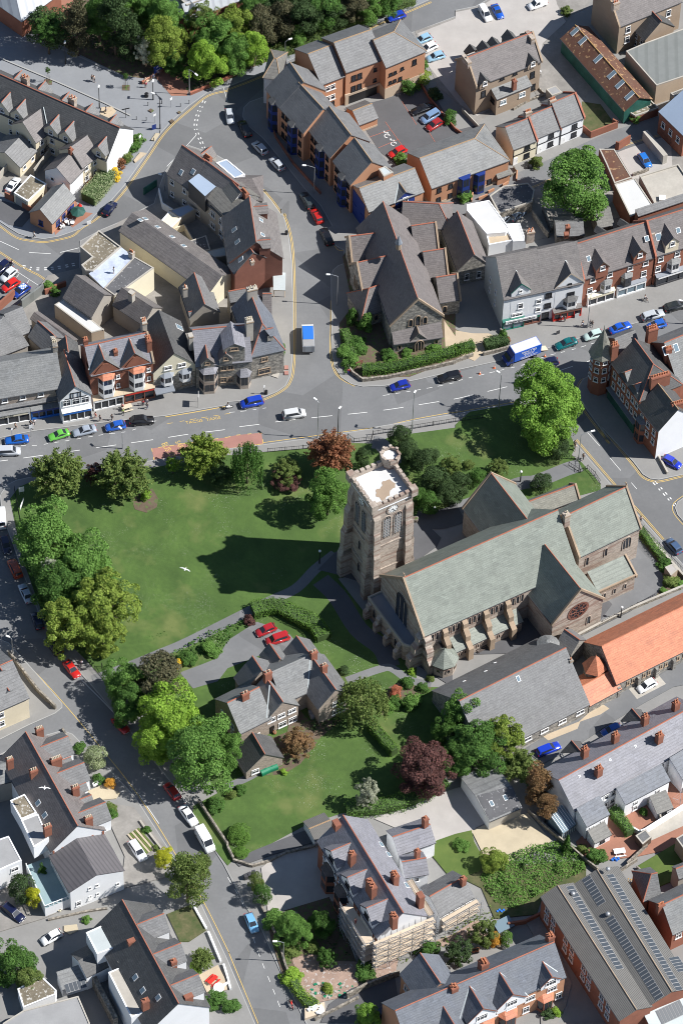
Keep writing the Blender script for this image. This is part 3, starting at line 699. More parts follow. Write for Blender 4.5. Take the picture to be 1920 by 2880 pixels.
# ---------------- cars ----------------
CT = dict(  # L, W, Hr, belt, hood z, cabin base front/rear, top front/rear
 hatch=(3.9,1.68,1.46,.93,.86,1.0,-1.83,.28,-1.42),saloon=(4.5,1.75,1.43,.93,.86,1.0,-1.62,.28,-.98),estate=(4.6,1.78,1.47,.95,.88,1.12,-2.22,.42,-1.95),
 coupe=(4.1,1.7,1.36,.90,.82,.85,-1.55,.15,-.80),mpv=(4.4,1.78,1.68,1.05,.95,1.35,-2.12,.75,-1.9),suv=(4.4,1.8,1.74,1.12,1.05,.95,-2.1,.35,-1.9),van=(5.0,1.95,2.25,1.25,1.1,1.75,-2.45,1.05,-2.38),smallvan=(4.1,1.7,1.85,1.05,.95,1.15,-2.0,.55,-1.93),cab=(4.6,1.75,1.72,1.05,.95,.95,-2.05,.4,-1.65))
CM = {}
def carmesh(t):
    if t in CM:return CM[t]
    L,W,Hr,belt,hood,bf,br,tf,tr = CT[t];hL = L/2;w = W/2;X = Vector((1,0,0));Y = Vector((0,1,0))
    xs = [-hL,-hL+.08,-hL+.5,br+.1,0,bf-.05,bf+.35,hL-.35,hL-.06,hL];deckz = belt if t in ('saloon','coupe') else belt
    zs = [belt-.28,belt-.06,deckz,belt,belt,belt-.02,hood,hood-.07,hood-.2,hood-.34];ws = [.86,.93,.99,1,1,1,.99,.96,.90,.80]
    vs = [];fs = []
    for x,z,q in zip(xs,zs,ws):
        ww = w*q;zb = .24 if abs(x) < hL-.2 else .32
        vs += [(x,-ww*.94,zb),(x,-ww,.5),(x,-ww*.98,z-.16),(x,-ww*.86,z),(x,0,z+.035),(x,ww*.86,z),(x,ww*.98,z-.16),(x,ww,.5),(x,ww*.94,zb)]
    for i in range(len(xs)-1):
        for j in range(9):a,b = i*9+j,i*9+(j+1) % 9;fs.append((a,b,b+9,a+9))
    fs += [tuple(range(9))[::-1],tuple((len(xs)-1)*9+j for j in range(9))]
    n = len(vs);wb,wt = w*.90,w*.72;zb = belt-.03
    if t in ('van',):wt = w*.88
    ring = [(bf,zb,wb*.93),(tf,Hr-.05,wt*.94),(tf-.25,Hr,wt),(tr+.2,Hr,wt*.98),(tr,Hr-.06,wt*.92),(br,zb,wb*.92)]
    for x,z,q in ring:vs += [(x,-q,z),(x,q,z)]
    for i in range(5):a = n+2*i;fs.append((a,a+1,a+3,a+2))
    fs.append(tuple(n+2*i for i in range(6)));fs.append(tuple(n+2*i+1 for i in reversed(range(6))))
    me = mesh('body',vs,fs,'dark_grey');bm = bmesh.new();bm.from_mesh(me);bmesh.ops.recalc_face_normals(bm,faces=bm.faces);bm.to_mesh(me);bm.free()
    me.polygons.foreach_set('use_smooth',[len(p.vertices) == 4 and p.index < 81 for p in me.polygons])
    def quad(name,pts,off):
        pts = [Vector(p) for p in pts];nn = (pts[1]-pts[0]).cross(pts[2]-pts[0]).normalized()
        if nn.dot(off) < 0:pts.reverse();nn = -nn
        c = sum(pts,Vector())/len(pts);return mesh(name,[c+(p-c)*.9+nn*.02 for p in pts],[tuple(range(len(pts)))],'glass')
    G_ = [('windscreen',quad('windscreen',[(bf,-wb*.93,zb),(bf,wb*.93,zb),(tf,wt*.94,Hr-.05),(tf,-wt*.94,Hr-.05)],X)),
          ('rear_window',quad('rear_window',[(br+(tr-br)*.15,-wb*.9,zb+.1),(br+(tr-br)*.15,wb*.9,zb+.1),(tr,wt*.92,Hr-.06),(tr,-wt*.92,Hr-.06)],-X))]
    rx = tr if t not in ('van','smallvan') else tf-.95;rbx = br+.25 if t not in ('van','smallvan') else bf-1.5
    for sg in (-1,1):G_.append(('side_window',quad('side_window',[(bf-.15,sg*wb*.93,zb+.05),(rbx,sg*wb*.93,zb+.05),(rx+.2,sg*wt*.97,Hr-.07),(tf-.2,sg*wt*.97,Hr-.07)],Y*sg)))
    wr = .31 if t not in ('suv','van') else .35;mb = MB();mb.tube((0,-.1,0),(0,.1,0),wr,n=16);tyre = mesh('tyre',mb.v,mb.f,'rubber');mb = MB();mb.tube((0,-.115,0),(0,.115,0),wr*.6,n=12);rim = mesh('rim',mb.v,mb.f,'hub')
    mb = MB();mb.box((0,0,0),X,Y,.1,.36,-.08,.08);hl = mesh('headlight',mb.v,mb.f,'headlight');tl = mesh('tail_light',mb.v,mb.f,'taillight')
    mb = MB();mb.box((hL-.0,0,0),X,Y,.05,.5,.36,.47);pl = mesh('number_plate',mb.v,mb.f,'white_paint')
    CM[t] = (me,G_,tyre,rim,hl,tl,pl,wr);return CM[t]
def car(s,t,c,label,group='cars parked or driving in the streets',metal=0,name='parked_car',z=0.0,roofmat=None):
    p,q = P(s);a,b = G(p,.5),G(q,.5);d = H(b-a).normalized();rz = math.atan2(d.y,d.x)
    root = bpy.data.objects.new(name,None);col.objects.link(root);root.location = (a.x,a.y,z);root.rotation_euler = (0,0,rz);tag(root,label,'van' if 'van' in name else 'car',group)
    me,G_,tyre,rim,hl,tl,pl,wr = carmesh(t);L,W = CT[t][:2]
    o = link('body',me,root);o.material_slots[0].link = 'OBJECT';o.material_slots[0].material = M[paint(c,metal)]
    for n_,g in G_:link(n_,g,root)
    for x in (L*.32,-L*.30):
        for y in (-1,1):w_ = link('wheel',tyre,root,(x,y*(W/2-.1),wr));link('rim',rim,w_)
    hood = CT[t][4]
    for y in (-1,1):
        link('headlight',hl,root,(L/2-.07,y*(W/2-.32),hood-.3));link('tail_light',tl,root,(-L/2+.0,y*(W/2-.28),CT[t][3]-.2))
    link('number_plate',pl,root)
    if roofmat:
        Hr = CT[t][2];tf,tr = CT[t][7:9];mb = MB();mb.box(((tf+tr)/2,0),Vector((1,0,0)),Vector((0,1,0)),tf-tr-.4,W*.66,Hr-.02,Hr+.02);ob = mb.build('roof_panel',roofmat,root,(0,0,0))
    return root
SIL = (.42,.45,.48);WHT = (.75,.76,.76);RED = (.42,.015,.01);BLU = (.01,.035,.32);NAVY = (.008,.012,.045);BLK = (.01,.01,.012);SKY = (.02,.16,.55);LBL = (.25,.42,.55);ORG = (.35,.06,.02);TEAL = (.0,.10,.11)
# ---------------- people ----------------
PM = {}
def skin(name,vs,es,rs,mat,root=0):
    me = bpy.data.meshes.new(name);me.from_pydata(vs,es,[]);o = bpy.data.objects.new(name,me);col.objects.link(o);m_ = o.modifiers.new('s','SKIN');sv = me.skin_vertices[0].data
    for i,r in enumerate(rs):sv[i].radius = (r,r) if not isinstance(r,tuple) else r;sv[i].use_root = (i == root)
    ss = o.modifiers.new('u','SUBSURF');ss.levels = 1;ss.render_levels = 1;bpy.context.view_layer.update()
    r_ = bpy.data.meshes.new_from_object(o.evaluated_get(bpy.context.evaluated_depsgraph_get()));bpy.data.objects.remove(o);r_.materials.clear();r_.materials.append(M[mat]);r_.polygons.foreach_set('use_smooth',[True]*len(r_.polygons));r_.name = name;return r_
def figure(pose):
    if pose in PM:return PM[pose]
    hipz = .92;seat = 0
    if pose == 'stand':J = dict(kl=(.02,.10,.49),fl=(0,.10,.07),kr=(.02,-.10,.49),fr=(0,-.10,.07),el=(-.02,.25,1.12),hl=(.06,.27,.88),er=(-.02,-.25,1.12),hr=(.06,-.27,.88))
    elif pose == 'walk':J = dict(kl=(.2,.10,.5),fl=(.3,.10,.08),kr=(-.08,-.10,.5),fr=(-.36,-.10,.12),el=(-.14,.25,1.14),hl=(-.1,.27,.9),er=(.1,-.25,1.14),hr=(.25,-.24,.95))
    else:hipz = .5;J = dict(kl=(.42,.12,.5),fl=(.42,.12,.07),kr=(.42,-.12,.5),fr=(.44,-.12,.07),el=(.05,.24,.72),hl=(.28,.15,.62),er=(.05,-.24,.72),hr=(.28,-.15,.62))
    dz = hipz-.92;tz = lambda z:z+dz
    vs = [(0,0,hipz),(0,0,tz(1.15)),(.01,0,tz(1.38)),(.02,0,tz(1.49)),(.03,0,tz(1.60)),(.03,0,tz(1.70)),(.12,0,tz(1.60))];es = [(0,1),(1,2),(2,3),(3,4),(4,5),(4,6)];rs = [(.14,.11),(.12,.10),(.13,.10),.05,.085,.07,.018]
    def ch(parent,pts,rr):
        p = parent
        for q,r in zip(pts,rr):vs.append(q);rs.append(r);es.append((p,len(vs)-1));p = len(vs)-1
        return p
    for s_,k,f,e,h in ((1,'kl','fl','el','hl'),(-1,'kr','fr','er','hr')):
        F_ = J[f];ch(0,[(0,s_*.10,hipz-.05),J[k],F_,(F_[0]+.16,F_[1],max(.035,F_[2]-.04))],[.095,.06,.04,.035])
        sh = (0,s_*.19,tz(1.41));Hd = J[h];i = ch(2,[sh,J[e],Hd],[.055,.042,.028]);pv = Vector(Hd)-Vector(J[e]);pv.normalize();Hp = Vector(Hd)+pv*.08;i = ch(i,[tuple(Hp)],[.03])
        for q,ln in ((-.03,.065),(-.01,.08),(.01,.075),(.03,.06)):ch(i,[tuple(Hp+pv*.03+Vector((q,0,0))),tuple(Hp+pv*ln+Vector((q*1.2,-s_*.015,0)))],[.009,.008])
        ch(i,[tuple(Hp+Vector((.045,0,0))+pv*.01)],[.01])
    body = skin('person',vs,es,rs,'skin')
    tv = [(0,0,hipz-.02),(0,0,tz(1.15)),(.01,0,tz(1.40))];te = [(0,1),(1,2)];tr_ = [(.17,.14),(.15,.125),(.155,.12)]
    for s_,e,h in ((1,'el','hl'),(-1,'er','hr')):
        b = len(tv);tv += [(0,s_*.19,tz(1.42)),J[e],tuple(Vector(J[e])+(Vector(J[h])-Vector(J[e]))*.85)];te += [(2,b),(b,b+1),(b+1,b+2)];tr_ += [.075,.06,.045]
    jack = skin('jacket',tv,te,tr_,'dark_grey')
    tv = [(0,0,hipz)];te = [];tr_ = [(.155,.125)]
    for s_,k,f in ((1,'kl','fl'),(-1,'kr','fr')):
        b = len(tv);F_ = Vector(J[f]);K_ = Vector(J[k]);tv += [(0,s_*.10,hipz-.06),J[k],tuple(K_+(F_-K_)*.9)];te += [(0,b),(b,b+1),(b+1,b+2)];tr_ += [.11,.08,.062]
    trs = skin('trousers',tv,te,tr_,'dark_grey')
    hr = skin('hair',[(-.01,0,tz(1.66)),(.0,0,tz(1.74)),(-.05,0,tz(1.60))],[(0,1),(0,2)],[.10,.075,.085],'hair')
    PM[pose] = (body,jack,trs,hr);return PM[pose]
def person(s,pose,top,bot,label,hair=None,z=.15,ang=None,name='person',group='people on the pavements'):
    p = P(s);a = G(p[0],z);d = H(G(p[1],z)-a) if len(p) > 1 else Vector((math.cos(rnd.random()*6),math.sin(rnd.random()*6),0))
    bd,jk,ts,hr = figure(pose);o = link(name,bd,None,a,math.atan2(d.y,d.x));tag(o,label,'person',group)
    for n_,me,c in (('jacket',jk,top),('trousers',ts,bot),('hair',hr,hair or (.06,.035,.02))):
        q = link(n_,me,o);k = paint(c);q.material_slots[0].link = 'OBJECT';q.material_slots[0].material = M[k]
    return o
# ---------------- street furniture ----------------
def lamp(s,h,arm,label,kind='cobra',mat='galvanised',z=.1):
    p = P(s);b = G(p[0],0);d = H(G(p[1],0)-b).normalized() if len(p) > 1 else Vector((1,0,0));r = bpy.data.objects.new('street_lamp',None);col.objects.link(r);r.location = b;tag(r,label,'street lamp','street lamps beside the roads and paths');org = b
    mb = MB();mb.tube(b,b+Z3*1.5,.13,.12,8);mb.tube(b+Z3*1.5,b+Z3*h,.09,.06,8);mb.build('post',mat,r,org)
    if kind == 'globe':
        bm = bmesh.new();bmesh.ops.create_uvsphere(bm,u_segments=12,v_segments=8,radius=.26);me = bpy.data.meshes.new('globe');bm.to_mesh(me);bm.free();me.materials.append(M['lamp_white']);link('lamp_head',me,r,(0,0,h+.2));return
    if arm:am = MB();am.tube(b+Z3*h,b+Z3*(h+.35)+d*arm*.6,.05,n=6);am.tube(b+Z3*(h+.35)+d*arm*.6,b+Z3*(h+.4)+d*arm,.05,n=6);am.build('arm',mat,r,org)
    hd = MB();y = Vector((-d.y,d.x,0));c = b+d*(arm+.25);hd.box(c,d,y,.75,.32,h+.32 if arm else h-.05,h+.5 if arm else h+.13);hd.box(c,d,y,.55,.24,h+.25 if arm else h-.12,h+.32 if arm else h-.05);hd.build('lamp_head','lamp_white',r,org)
def post(s,h,label,name='bollard',cat='bollard',r=.07,mat='black_paint',group='bollards on the paved precinct',top=None):
    for p_ in P(s):
        b = G(p_,0);mb = MB();mb.tube(b,b+Z3*h,r,r*.9,8);mb.tube(b+Z3*(h-.15),b+Z3*(h-.08),r*1.35,n=8)
        if top:mb.tube(b+Z3*h,b+Z3*(h+.08),r*1.5,r*.3,8)
        o = mb.build(name,mat,org=b);tag(o,label,cat,group)
def signpost(s,h,w,hh,label,mat='white_paint',pm='galvanised',dirp=None,txt=None,tm='black_paint',ts=.3,name='road_sign',cat='sign',two=False,zb=None):
    p = P(s);b = G(p[0],0);d = H(G(p[1],0)-b).normalized() if len(p) > 1 else rt;d = H(d).normalized();y = Vector((-d.y,d.x,0));o = MB()
    for q in ((-w*.4,w*.4) if two else (0,)):o.tube(b+d*q,b+d*q+Z3*(h+hh),.045,n=6)
    r = o.build(name,pm,org=b);tag(r,label,cat);sb = MB();out = y if y.dot(CAM-b) > 0 else -y;sb.box(b+out*.06,d,y,w,.05,h,h+hh);sb.build('sign_panel',mat,r,b)
    if txt:
        rr = (-out).cross(Z3)
        for i,t_ in enumerate(txt.split('|')):text(r,t_,b+out*.1+Z3*(h+hh*(1-(i+.6)/len(txt.split('|')))),rr,Z3,ts,tm,b)
    return r
def bench(s,label,mat='timber',L=1.6):
    p = P(s);b = G(p[0],0);e = H(G(p[1],0)-b).normalized();y = Vector((-e.y,e.x,0));r = bpy.data.objects.new('bench',None);col.objects.link(r);r.location = b;tag(r,label,'bench','benches');z0 = .13
    mb = MB()
    for q in (-.16,0,.16):mb.box(b+y*q,e,y,L,.13,z0+.42,z0+.46)
    mb.build('seat',mat,r,b);mb = MB()
    for q in (.6,.78):mb.box(b+y*.27,e,y,L,.05,z0+q,z0+q+.12)
    mb.build('backrest',mat,r,b)
    for a in (-1,1):
        for q in (-.18,.22):mb = MB();mb.box(b+e*a*L*.42+y*q,e,y,.07,.07,0,z0+.42);mb.build('leg','dark_grey',r,b)
def binn(s,label,mat='black_paint',h=1.1,r=.3,name='litter_bin'):
    b = G(P(s)[0],0);mb = MB();mb.tube(b,b+Z3*(h*.8),r,r,10);o = mb.build(name,mat,org=b);tag(o,label,'bin',None);m2 = MB();m2.tube(b+Z3*h*.84,b+Z3*h,r*1.1,r*.7,10);m2.build('lid',mat,o,b)
def wheelie(s,mat,label,group='wheelie bins'):
    for p_ in P(s):
        b = G(p_,0);e,y = Vector((.9,.43,0)),Vector((-.43,.9,0));mb = MB();mb.box(b,e,y,.58,.7,.12,1.0);o = mb.build('wheelie_bin',mat,org=b);tag(o,label,'bin',group);m2 = MB();m2.box(b,e,y,.64,.78,1.0,1.1);m2.build('lid',mat,o,b);m3 = MB();m3.tube(b+y*.3-e*.3+Z3*.12,b+y*.3+e*.3+Z3*.12,.12,n=8);m3.build('wheel','rubber',o,b)
def cone(s,label):
    for p_ in P(s):
        b = G(p_,0);mb = MB();mb.box(b,Vector((1,0,0)),Vector((0,1,0)),.42,.42,.02,.07);mb.tube(b+Z3*.07,b+Z3*.75,.17,.03,10);o = mb.build('traffic_cone','orange',org=b);tag(o,label,'traffic cone','traffic cones along the parking bay');m2 = MB();m2.tube(b+Z3*.35,b+Z3*.5,.13,.095,10);m2.build('reflective_band','white_paint',o,b)
def gull(s,z,label,sc_=1.0,fly=True):
    p = P(s);c = G(p[0],z);d = H(G(p[1],z)-c) if len(p) > 1 else Vector((1,.3,0));k = ('gull',fly)
    if k not in PM:
        vs = [(-.22,0,0),(0,0,.02),(.15,0,.04),(.27,0,.08),(.36,0,.07)];es = [(0,1),(1,2),(2,3),(3,4)];rs = [(.05,.02),.085,.07,.045,.012]
        if fly:
            for s_ in (-1,1):b = len(vs);vs += [(.05,s_*.3,.1),(-.05,s_*.68,.05)];es += [(1,b),(b,b+1)];rs += [(.09,.02),(.035,.012)]
        else:
            for s_ in (-1,1):b = len(vs);vs += [(.02,s_*.04,-.12),(.04,s_*.04,-.2)];es += [(1,b),(b,b+1)];rs += [.012,.01]
        PM[k] = skin('gull',vs,es,rs,'white_paint',1)
    o = link('gull',PM[k],None,c,math.atan2(d.y,d.x));o.scale = (sc_,)*3;tag(o,label,'bird','gulls');w_ = MB();w_.tube((.35,0,.07),(.42,0,.06),.012,.004,5);link('beak',mesh('beak',w_.v,w_.f,'orange'),o)
# ================= GROUND =================
mb = MB();mb.add([(-2500,-2500,0),(2500,-2500,0),(2500,4000,0),(-2500,4000,0)],[(0,1,2,3)])
tag(mb.build('road','asphalt'),'grey asphalt roads running between all the blocks',kind='structure')
def block(name,s,mat):
    pts = [G(p) for p in P(s)];mb = MB();mb.prism(pts,-.1,.12);tag(mb.build(name,mat),kind='structure')
    kb = MB();pp = pts+[pts[0]];ar = sum(pts[i].x*pts[i-1].y-pts[i-1].x*pts[i].y for i in range(len(pts)));L,Rr = ribbon_pts(pp,.16,.09*(1 if ar < 0 else -1));n = len(pp)
    vs = [Vector((p.x,p.y,.124)) for p in Rr+L];kb.add(vs,[(i,i+1,n+i+1,n+i) for i in range(n-1)]);tag(kb.build('kerb','kerbstone'),kind='structure')
block('pavement','b 1400,-5 1000,168 560,352 260,497 0,598 a 1430,638 1300,732 1180,838 1100,928 1000,1078 860,1278 770,1380 650,1490 d 610,75 550,110 480,135 400,162 300,178 200,165 125,140 60,100 0,60 -400,-150 a -900,-900 b 1400,-900','precinct')
block('pavement','d -400,1625 0,1550 230,1502 640,1452 1140,1397 1568,1322 e 0,1302 150,1290 250,1268 340,1232 400,1190 435,1120 445,1040 450,950 452,600 443,330 425,180 400,60 370,-30 b 380,1490 300,1380 220,1290 120,1205 0,1110 a 1480,1060 1300,1000 1210,1080 1130,1190 1090,1300 1060,1400 900,1480 860,1560 d 820,60 700,110 550,190 545,380 340,440 325,500 180,640 0,760 -400,900','paving')
block('pavement','b 100,800 110,740 150,700 262,660 262,560 400,490 700,370 1290,215 1568,110 c 0,68 140,40 350,-80 2000,-500 f 2500,200 1900,540 1568,640 1450,690 1250,757 1040,808 870,858 660,924 560,958 330,1012 0,1085 e 1500,1104 1300,1150 1080,1190 930,1196 850,1178 780,1130 735,1060 718,950 712,600 710,430 725,390 760,360 800,345 800,255 745,225 715,180 690,100 b 720,1560 640,1420 520,1290 400,1140 240,950 130,860','paving')
block('pavement','g 0,470 50,400 110,370 190,352 600,292 1020,238 1568,152 h 0,152 240,125 470,93 780,48 1050,5 e 1000,1475 1568,1382 f 0,1382 290,1328 440,1303 600,1275 680,1280 740,1320 770,1420 790,1568 i 812,95 1060,385 1240,585 1425,790 1568,950 1900,1330 2300,1700 o 2600,2300 n 700,2300 600,1700 520,1530 370,1230 235,930 120,760 -30,470 m 1480,380 1380,180 j 1330,1180 1220,1040 900,640 700,400 565,245 430,130 g 420,1500 300,1380 225,1180 150,1000 90,820 40,680 10,600','paving')
block('pavement','j -800,-300 60,20 250,230 430,440 430,470 380,510 200,590 0,690 -800,1050','paving')
block('pavement','j -800,1150 0,790 200,690 430,625 500,650 560,710 750,890 930,1080 1195,1490 m 1375,720 1560,1110 n 190,1568 300,1900 m -900,2200','paving')
block('pavement','f 945,1110 880,1140 850,1190 850,1260 900,1350 1060,1568 i 1000,0 1130,140 1225,245 1290,330 1340,360 1400,367 1568,333 2000,200 f 2500,300 2000,745 1568,905 1300,980','paving')
block('pavement','i 1600,470 1530,520 1512,560 1530,610 1600,690 1800,900 2000,800 2000,300','paving')
# surfaces lying on the blocks
ground('ground','a -400,-400 b 1400,-400 1290,0 1000,105 700,245 260,430 0,530 a 1568,560 1440,610 1300,650 1260,560 1130,470 980,540 850,520 600,400 400,300 200,210 60,150 -400,-50','soil')
ground('ground','a -400,-600 -400,80 0,-10 260,200 480,300 620,-200','brick_paving')
ground('path','a 1060,520 1120,470 1300,560 1290,660 1180,660','brick_paving')
ground('yard','a -200,1180 150,1000 560,1230 510,1340 330,1440 150,1440 0,1330 -200,1400','yard')
ground('yard','a -200,1330 80,1400 250,1450 150,1568 d 60,80 -200,-80','asphalt_dark')
ground('terrace','a 520,1380 560,1460 640,1470 600,1500 500,1568 d 470,70 380,150 a 370,1568','brick_paving')
ground('yard','d 330,430 545,380 820,60 a 880,1500 1080,1400 b 120,1300 300,1500 e 300,100 300,560 150,1100 0,1100 d 1100,1150 560,1200 0,1250 -300,1300 -300,900 150,650','yard')
ground('car_park','b 800,750 1060,690 1210,640 1330,560 1450,700 1568,900 c 200,850 300,1000 b 1240,1070 1180,1150 1050,1050 940,880','asphalt_dark')
ground('yard','b 1290,215 1568,120 c 0,75 150,50 350,-80 900,-400 1000,-100 900,60 800,100 740,180 850,250 900,350 1000,480 880,700 900,900 600,750 530,600 400,700 220,800 150,860 0,700 b 1568,700 1450,600 1360,400','yard')
ground('car_park','b 1310,230 1568,130 c 0,85 150,55 350,-60 620,-300 700,30 760,150 600,300 560,600 300,720 150,800 b 1600,720 1370,440','gravel_lilac')
ground('grass','c 870,700 1000,720 1100,860 950,940 880,870','grass_rough')
ribbon('lane','c 1900,700 1400,880 1080,985 620,1195 0,1445 b 1500,1500 1250,1700',5.4,'asphalt',.20)
ribbon('road_marking','c 1390,870 1080,965 600,1188 0,1440',.09,'line_yellow',.205,off=[2.3,2.6])
ground('yard','c -50,1500 250,1340 600,1250 1300,1200 1700,1000 f 1900,100 1568,-100 900,100 500,200 100,250','yard')
ground('yard','c 1100,1030 1300,960 1480,900 1500,1250 1220,1230','gravel_lilac')
ground('ground','e 790,300 860,640 770,760 780,960 870,1130 1250,1130 f 130,960 200,900 0,800 e 1568,650 1600,300 f 100,250 b 1300,1500 1000,1500','soil')
ground('path','e 1490,740 1568,850 f 0,810 120,830 230,830 290,860 200,960 130,1020 0,960 e 1500,940','patio_tan')
# park
ground('lawn','g 70,500 130,420 200,390 600,340 1020,290 1568,200 h 60,200 240,178 640,145 790,115 1000,120 1130,70 1568,10 i 0,-10 100,-100 400,-150 600,-150 750,-60 790,60 830,140 800,200 870,250 1000,400 1000,440 850,480 500,560 40,570 h 1568,600 1330,640 1230,900 1000,1000 760,1050 1030,1400 1200,1568 k 1300,100 1300,330 1450,330 1500,700 1400,1100 1200,1130 780,1200 520,1290 240,1440 60,1500 0,1560 j 1480,1450 1330,1200 1330,1150 1500,1060 1300,700 1000,400 740,310 700,260 600,150 400,-50 g 330,1400 150,900','grass')
for nm,s_,wd,mt in (('path','j 640,280 880,190 1100,100 1310,10 h 270,1215 470,1120 600,990 740,880',2.0,'asphalt'),('path','h 640,1060 760,1180 900,1400 k 1060,60 1120,190',3.6,'asphalt_dark'),('path','k 820,285 1050,205 1130,200 1250,280 1400,315',1.6,'asphalt'),('path','h 1000,110 1060,130 1180,260',3,'asphalt'),('path','i -40,560 100,540 430,400 560,380 760,300 860,270',3.0,'asphalt'),('path','h 1300,620 1450,645 i 40,600',4.5,'asphalt_dark'),('path','k 0,1015 150,950 260,880',1.4,'asphalt')):
    LAY[0] += 1;ribbon(nm,s_,wd,mt,.13+.004*LAY[0])
ground('path','h 1280,640 1310,620 1470,770 1440,830 1330,910 1180,960 1000,1100 740,1020 620,990 740,870','asphalt_dark')
ground('drive','j 1240,230 1400,170 1500,130 g 1568,1480 h 60,1440 200,1350 330,1390 430,1440 480,1500 500,1568 k 250,100 0,200 j 1500,290 1330,340','asphalt')
ground('flower_bed','g 1050,430 1090,500 1080,560 1010,598 930,575 910,520 930,480 985,455','soil')
ground('flower_bed','k 1110,330 1200,290 1330,330 1410,330 1330,400 1330,450 1180,460 1050,530','soil')
ground('ground','k 450,440 560,560 780,560 640,680 500,860 390,930 260,940 380,870 290,690 410,640','soil')
ground('yard','k 1130,70 1300,-60 i 0,1300 400,1050 700,900 1000,1000 1180,920 1270,700 1450,1000 1440,1130 1200,1280 800,1480 380,1568 l -20,110 -20,370 k 1500,300','asphalt_dark')
ground('yard','i 1190,920 1280,760 1440,1040 1430,1120 1030,1350 800,1490 760,1460 1000,1340 1080,1230 980,1130','asphalt')
ground('ground','i 1270,700 1500,930 1568,1020 1700,1160 1568,1120 1370,1190 1440,1080 1400,950 1270,780','soil')
ground('drive','k 40,1520 200,1450 500,1330 600,1300 640,1390 530,1420 300,1490 80,1568 n 40,450','asphalt_dark')
ground('courtyard','n 230,500 330,420 620,350 760,720 400,810 280,820','gravel_lilac')
ground('garden','n 270,830 700,700 900,1180 520,1250 400,1300 300,1000','soil')
ground('garden','n 480,1240 620,1140 1000,1150 1300,1050 1568,950 o 150,850 250,1000 -200,1050 n 1180,1100 1150,1250 850,1380 560,1440 470,1300','earth_pink')
ground('garden','n 440,1120 600,1090 640,1160 480,1230','earth_pink')
ground('drive','n 700,1440 850,1330 1150,1250 1200,1568 640,1568','asphalt_dark')
ground('yard','k 1010,1240 1250,1140 1568,1030 l 100,1000 240,1250 140,1300 110,1350 170,1480 200,1510 k 1400,1400 1150,1300','gravel_lilac')
ground('drive','l 110,1320 260,1260 500,1200 660,1390 600,1440 520,1470 380,1530 200,1500','gravel_gold')
ground('lane','l 470,760 700,620 1000,440 1200,320 1568,110 1900,-80 1900,250 1500,330 1300,440 1100,560 800,760 600,860','asphalt')
ground('pavement','l 600,670 850,570 1000,440 1060,480 1000,520 860,570 840,620 640,700','patio_tan')
ground('pavement','l 1190,340 1390,240 1450,310 1250,415','concrete')
ground('garden','o -20,540 100,300 180,400 320,450 480,480 900,450 900,600 600,700 560,820 270,850 180,640','grass_rough')
ground('garden','l 830,1400 1050,1180 1568,900 1700,1400 1250,1500 900,1540','brick_paving')
ground('lane','l 1270,1340 1568,1160 1800,1060 1800,1200 1568,1290 1350,1390','concrete')
ground('lawn','o 1250,490 1568,300 1700,500 1568,560 1380,640','grass_short')
ground('yard','o 480,870 600,800 800,1300 760,1450 700,1568 1100,1568 1100,1800 600,1800 560,1000','yard')
ground('drive','j 740,1130 920,1160 1180,1490 1100,1530 m 1060,400 1160,560 850,640 760,680 500,760 300,850 -200,1000 -300,650 200,600 500,700 840,600 860,420 760,200','yard')
ground('garden','j 600,1050 700,1010 830,1060 800,1100 640,1115','gravel_gold')
ground('garden','m 1150,820 1300,760 1340,800 1420,930 1300,1010 1240,1010','grass_rough')
ground('terrace','m 1370,1240 1500,1170 1568,1300 1568,1340 1430,1370','patio_tan')
ground('garden','m 440,900 530,890 540,930 480,960 440,935','gravel_gold')
ground('yard','f 1490,350? '.split('?')[0]+'1490,350','yard') if False else None
# ---- carriageway markings ----
RM = 'road_marking'
ribbon(RM,'g -100,250 130,220 330,192 560,160 820,123 1065,88 1325,48 1568,18 e 70,1472 230,1452 400,1428 700,1396 925,1374 1145,1346 1370,1310 1568,1278 f 100,1255 250,1220 410,1180 620,1118 750,1072 890,1027 1200,920',.13,'line_white',.02,dash=(4.2,2.6))
ribbon(RM,'d -20,1595 g 230,130 340,115 500,90 700,56 900,28 d 1030,1440 1120,1425',.1,'line_white',.02,dash=(1.2,.9))
ribbon(RM,'e 10,1372 130,1360 265,1340',.1,'line_white',.02,dash=(1.2,.9))
ribbon(RM,'e 1070,1255 1240,1228 1400,1200 1568,1165 f 30,1150 250,1095 480,1040 620,985 800,940 980,885',.1,'line_white',.02,dash=(1.2,.9))
ribbon(RM,'d 1140,1402 1350,1368 1568,1328',.16,'line_yellow',.02)
ribbon(RM,'d 1150,1450 1350,1415 1568,1380 e 20,1370',.1,'line_yellow',.02,dash=(1.2,1.0))
dy = [.0,.28]
ribbon(RM,'a 1568,618 1430,655 1310,748 1190,850 1110,940 1010,1090 870,1290 780,1395 660,1505 560,1568 d 500,150 400,177 300,193 200,182 110,160 0,82 -100,20',.11,'line_yellow',.02,off=dy)
ribbon(RM,'b 1400,8 1000,180 260,510 0,612',.11,'line_yellow',.02,off=dy)
ribbon(RM,'b 130,1205 230,1285 310,1375 390,1485 e 385,0 415,60 445,180 460,330 468,600 466,950 462,1040 450,1125 415,1195 345,1245 250,1288',.11,'line_yellow',.02,off=[-.28,0])
ribbon(RM,'e 710,600 708,800 704,950 722,1060 770,1135 875,1192',.11,'line_yellow',.02,off=[0,.28])
ribbon(RM,'e 738,225 760,250 800,258',.11,'line_yellow',.02,off=[0])
ribbon(RM,'d -50,240 150,370 310,480 110,640',.11,'line_yellow',.02,off=dy)
ribbon(RM,'h 240,110 470,80 780,38 1050,0 e 1300,1415 1568,1368 f 0,1372 300,1318 440,1293',.12,'line_yellow',.02)
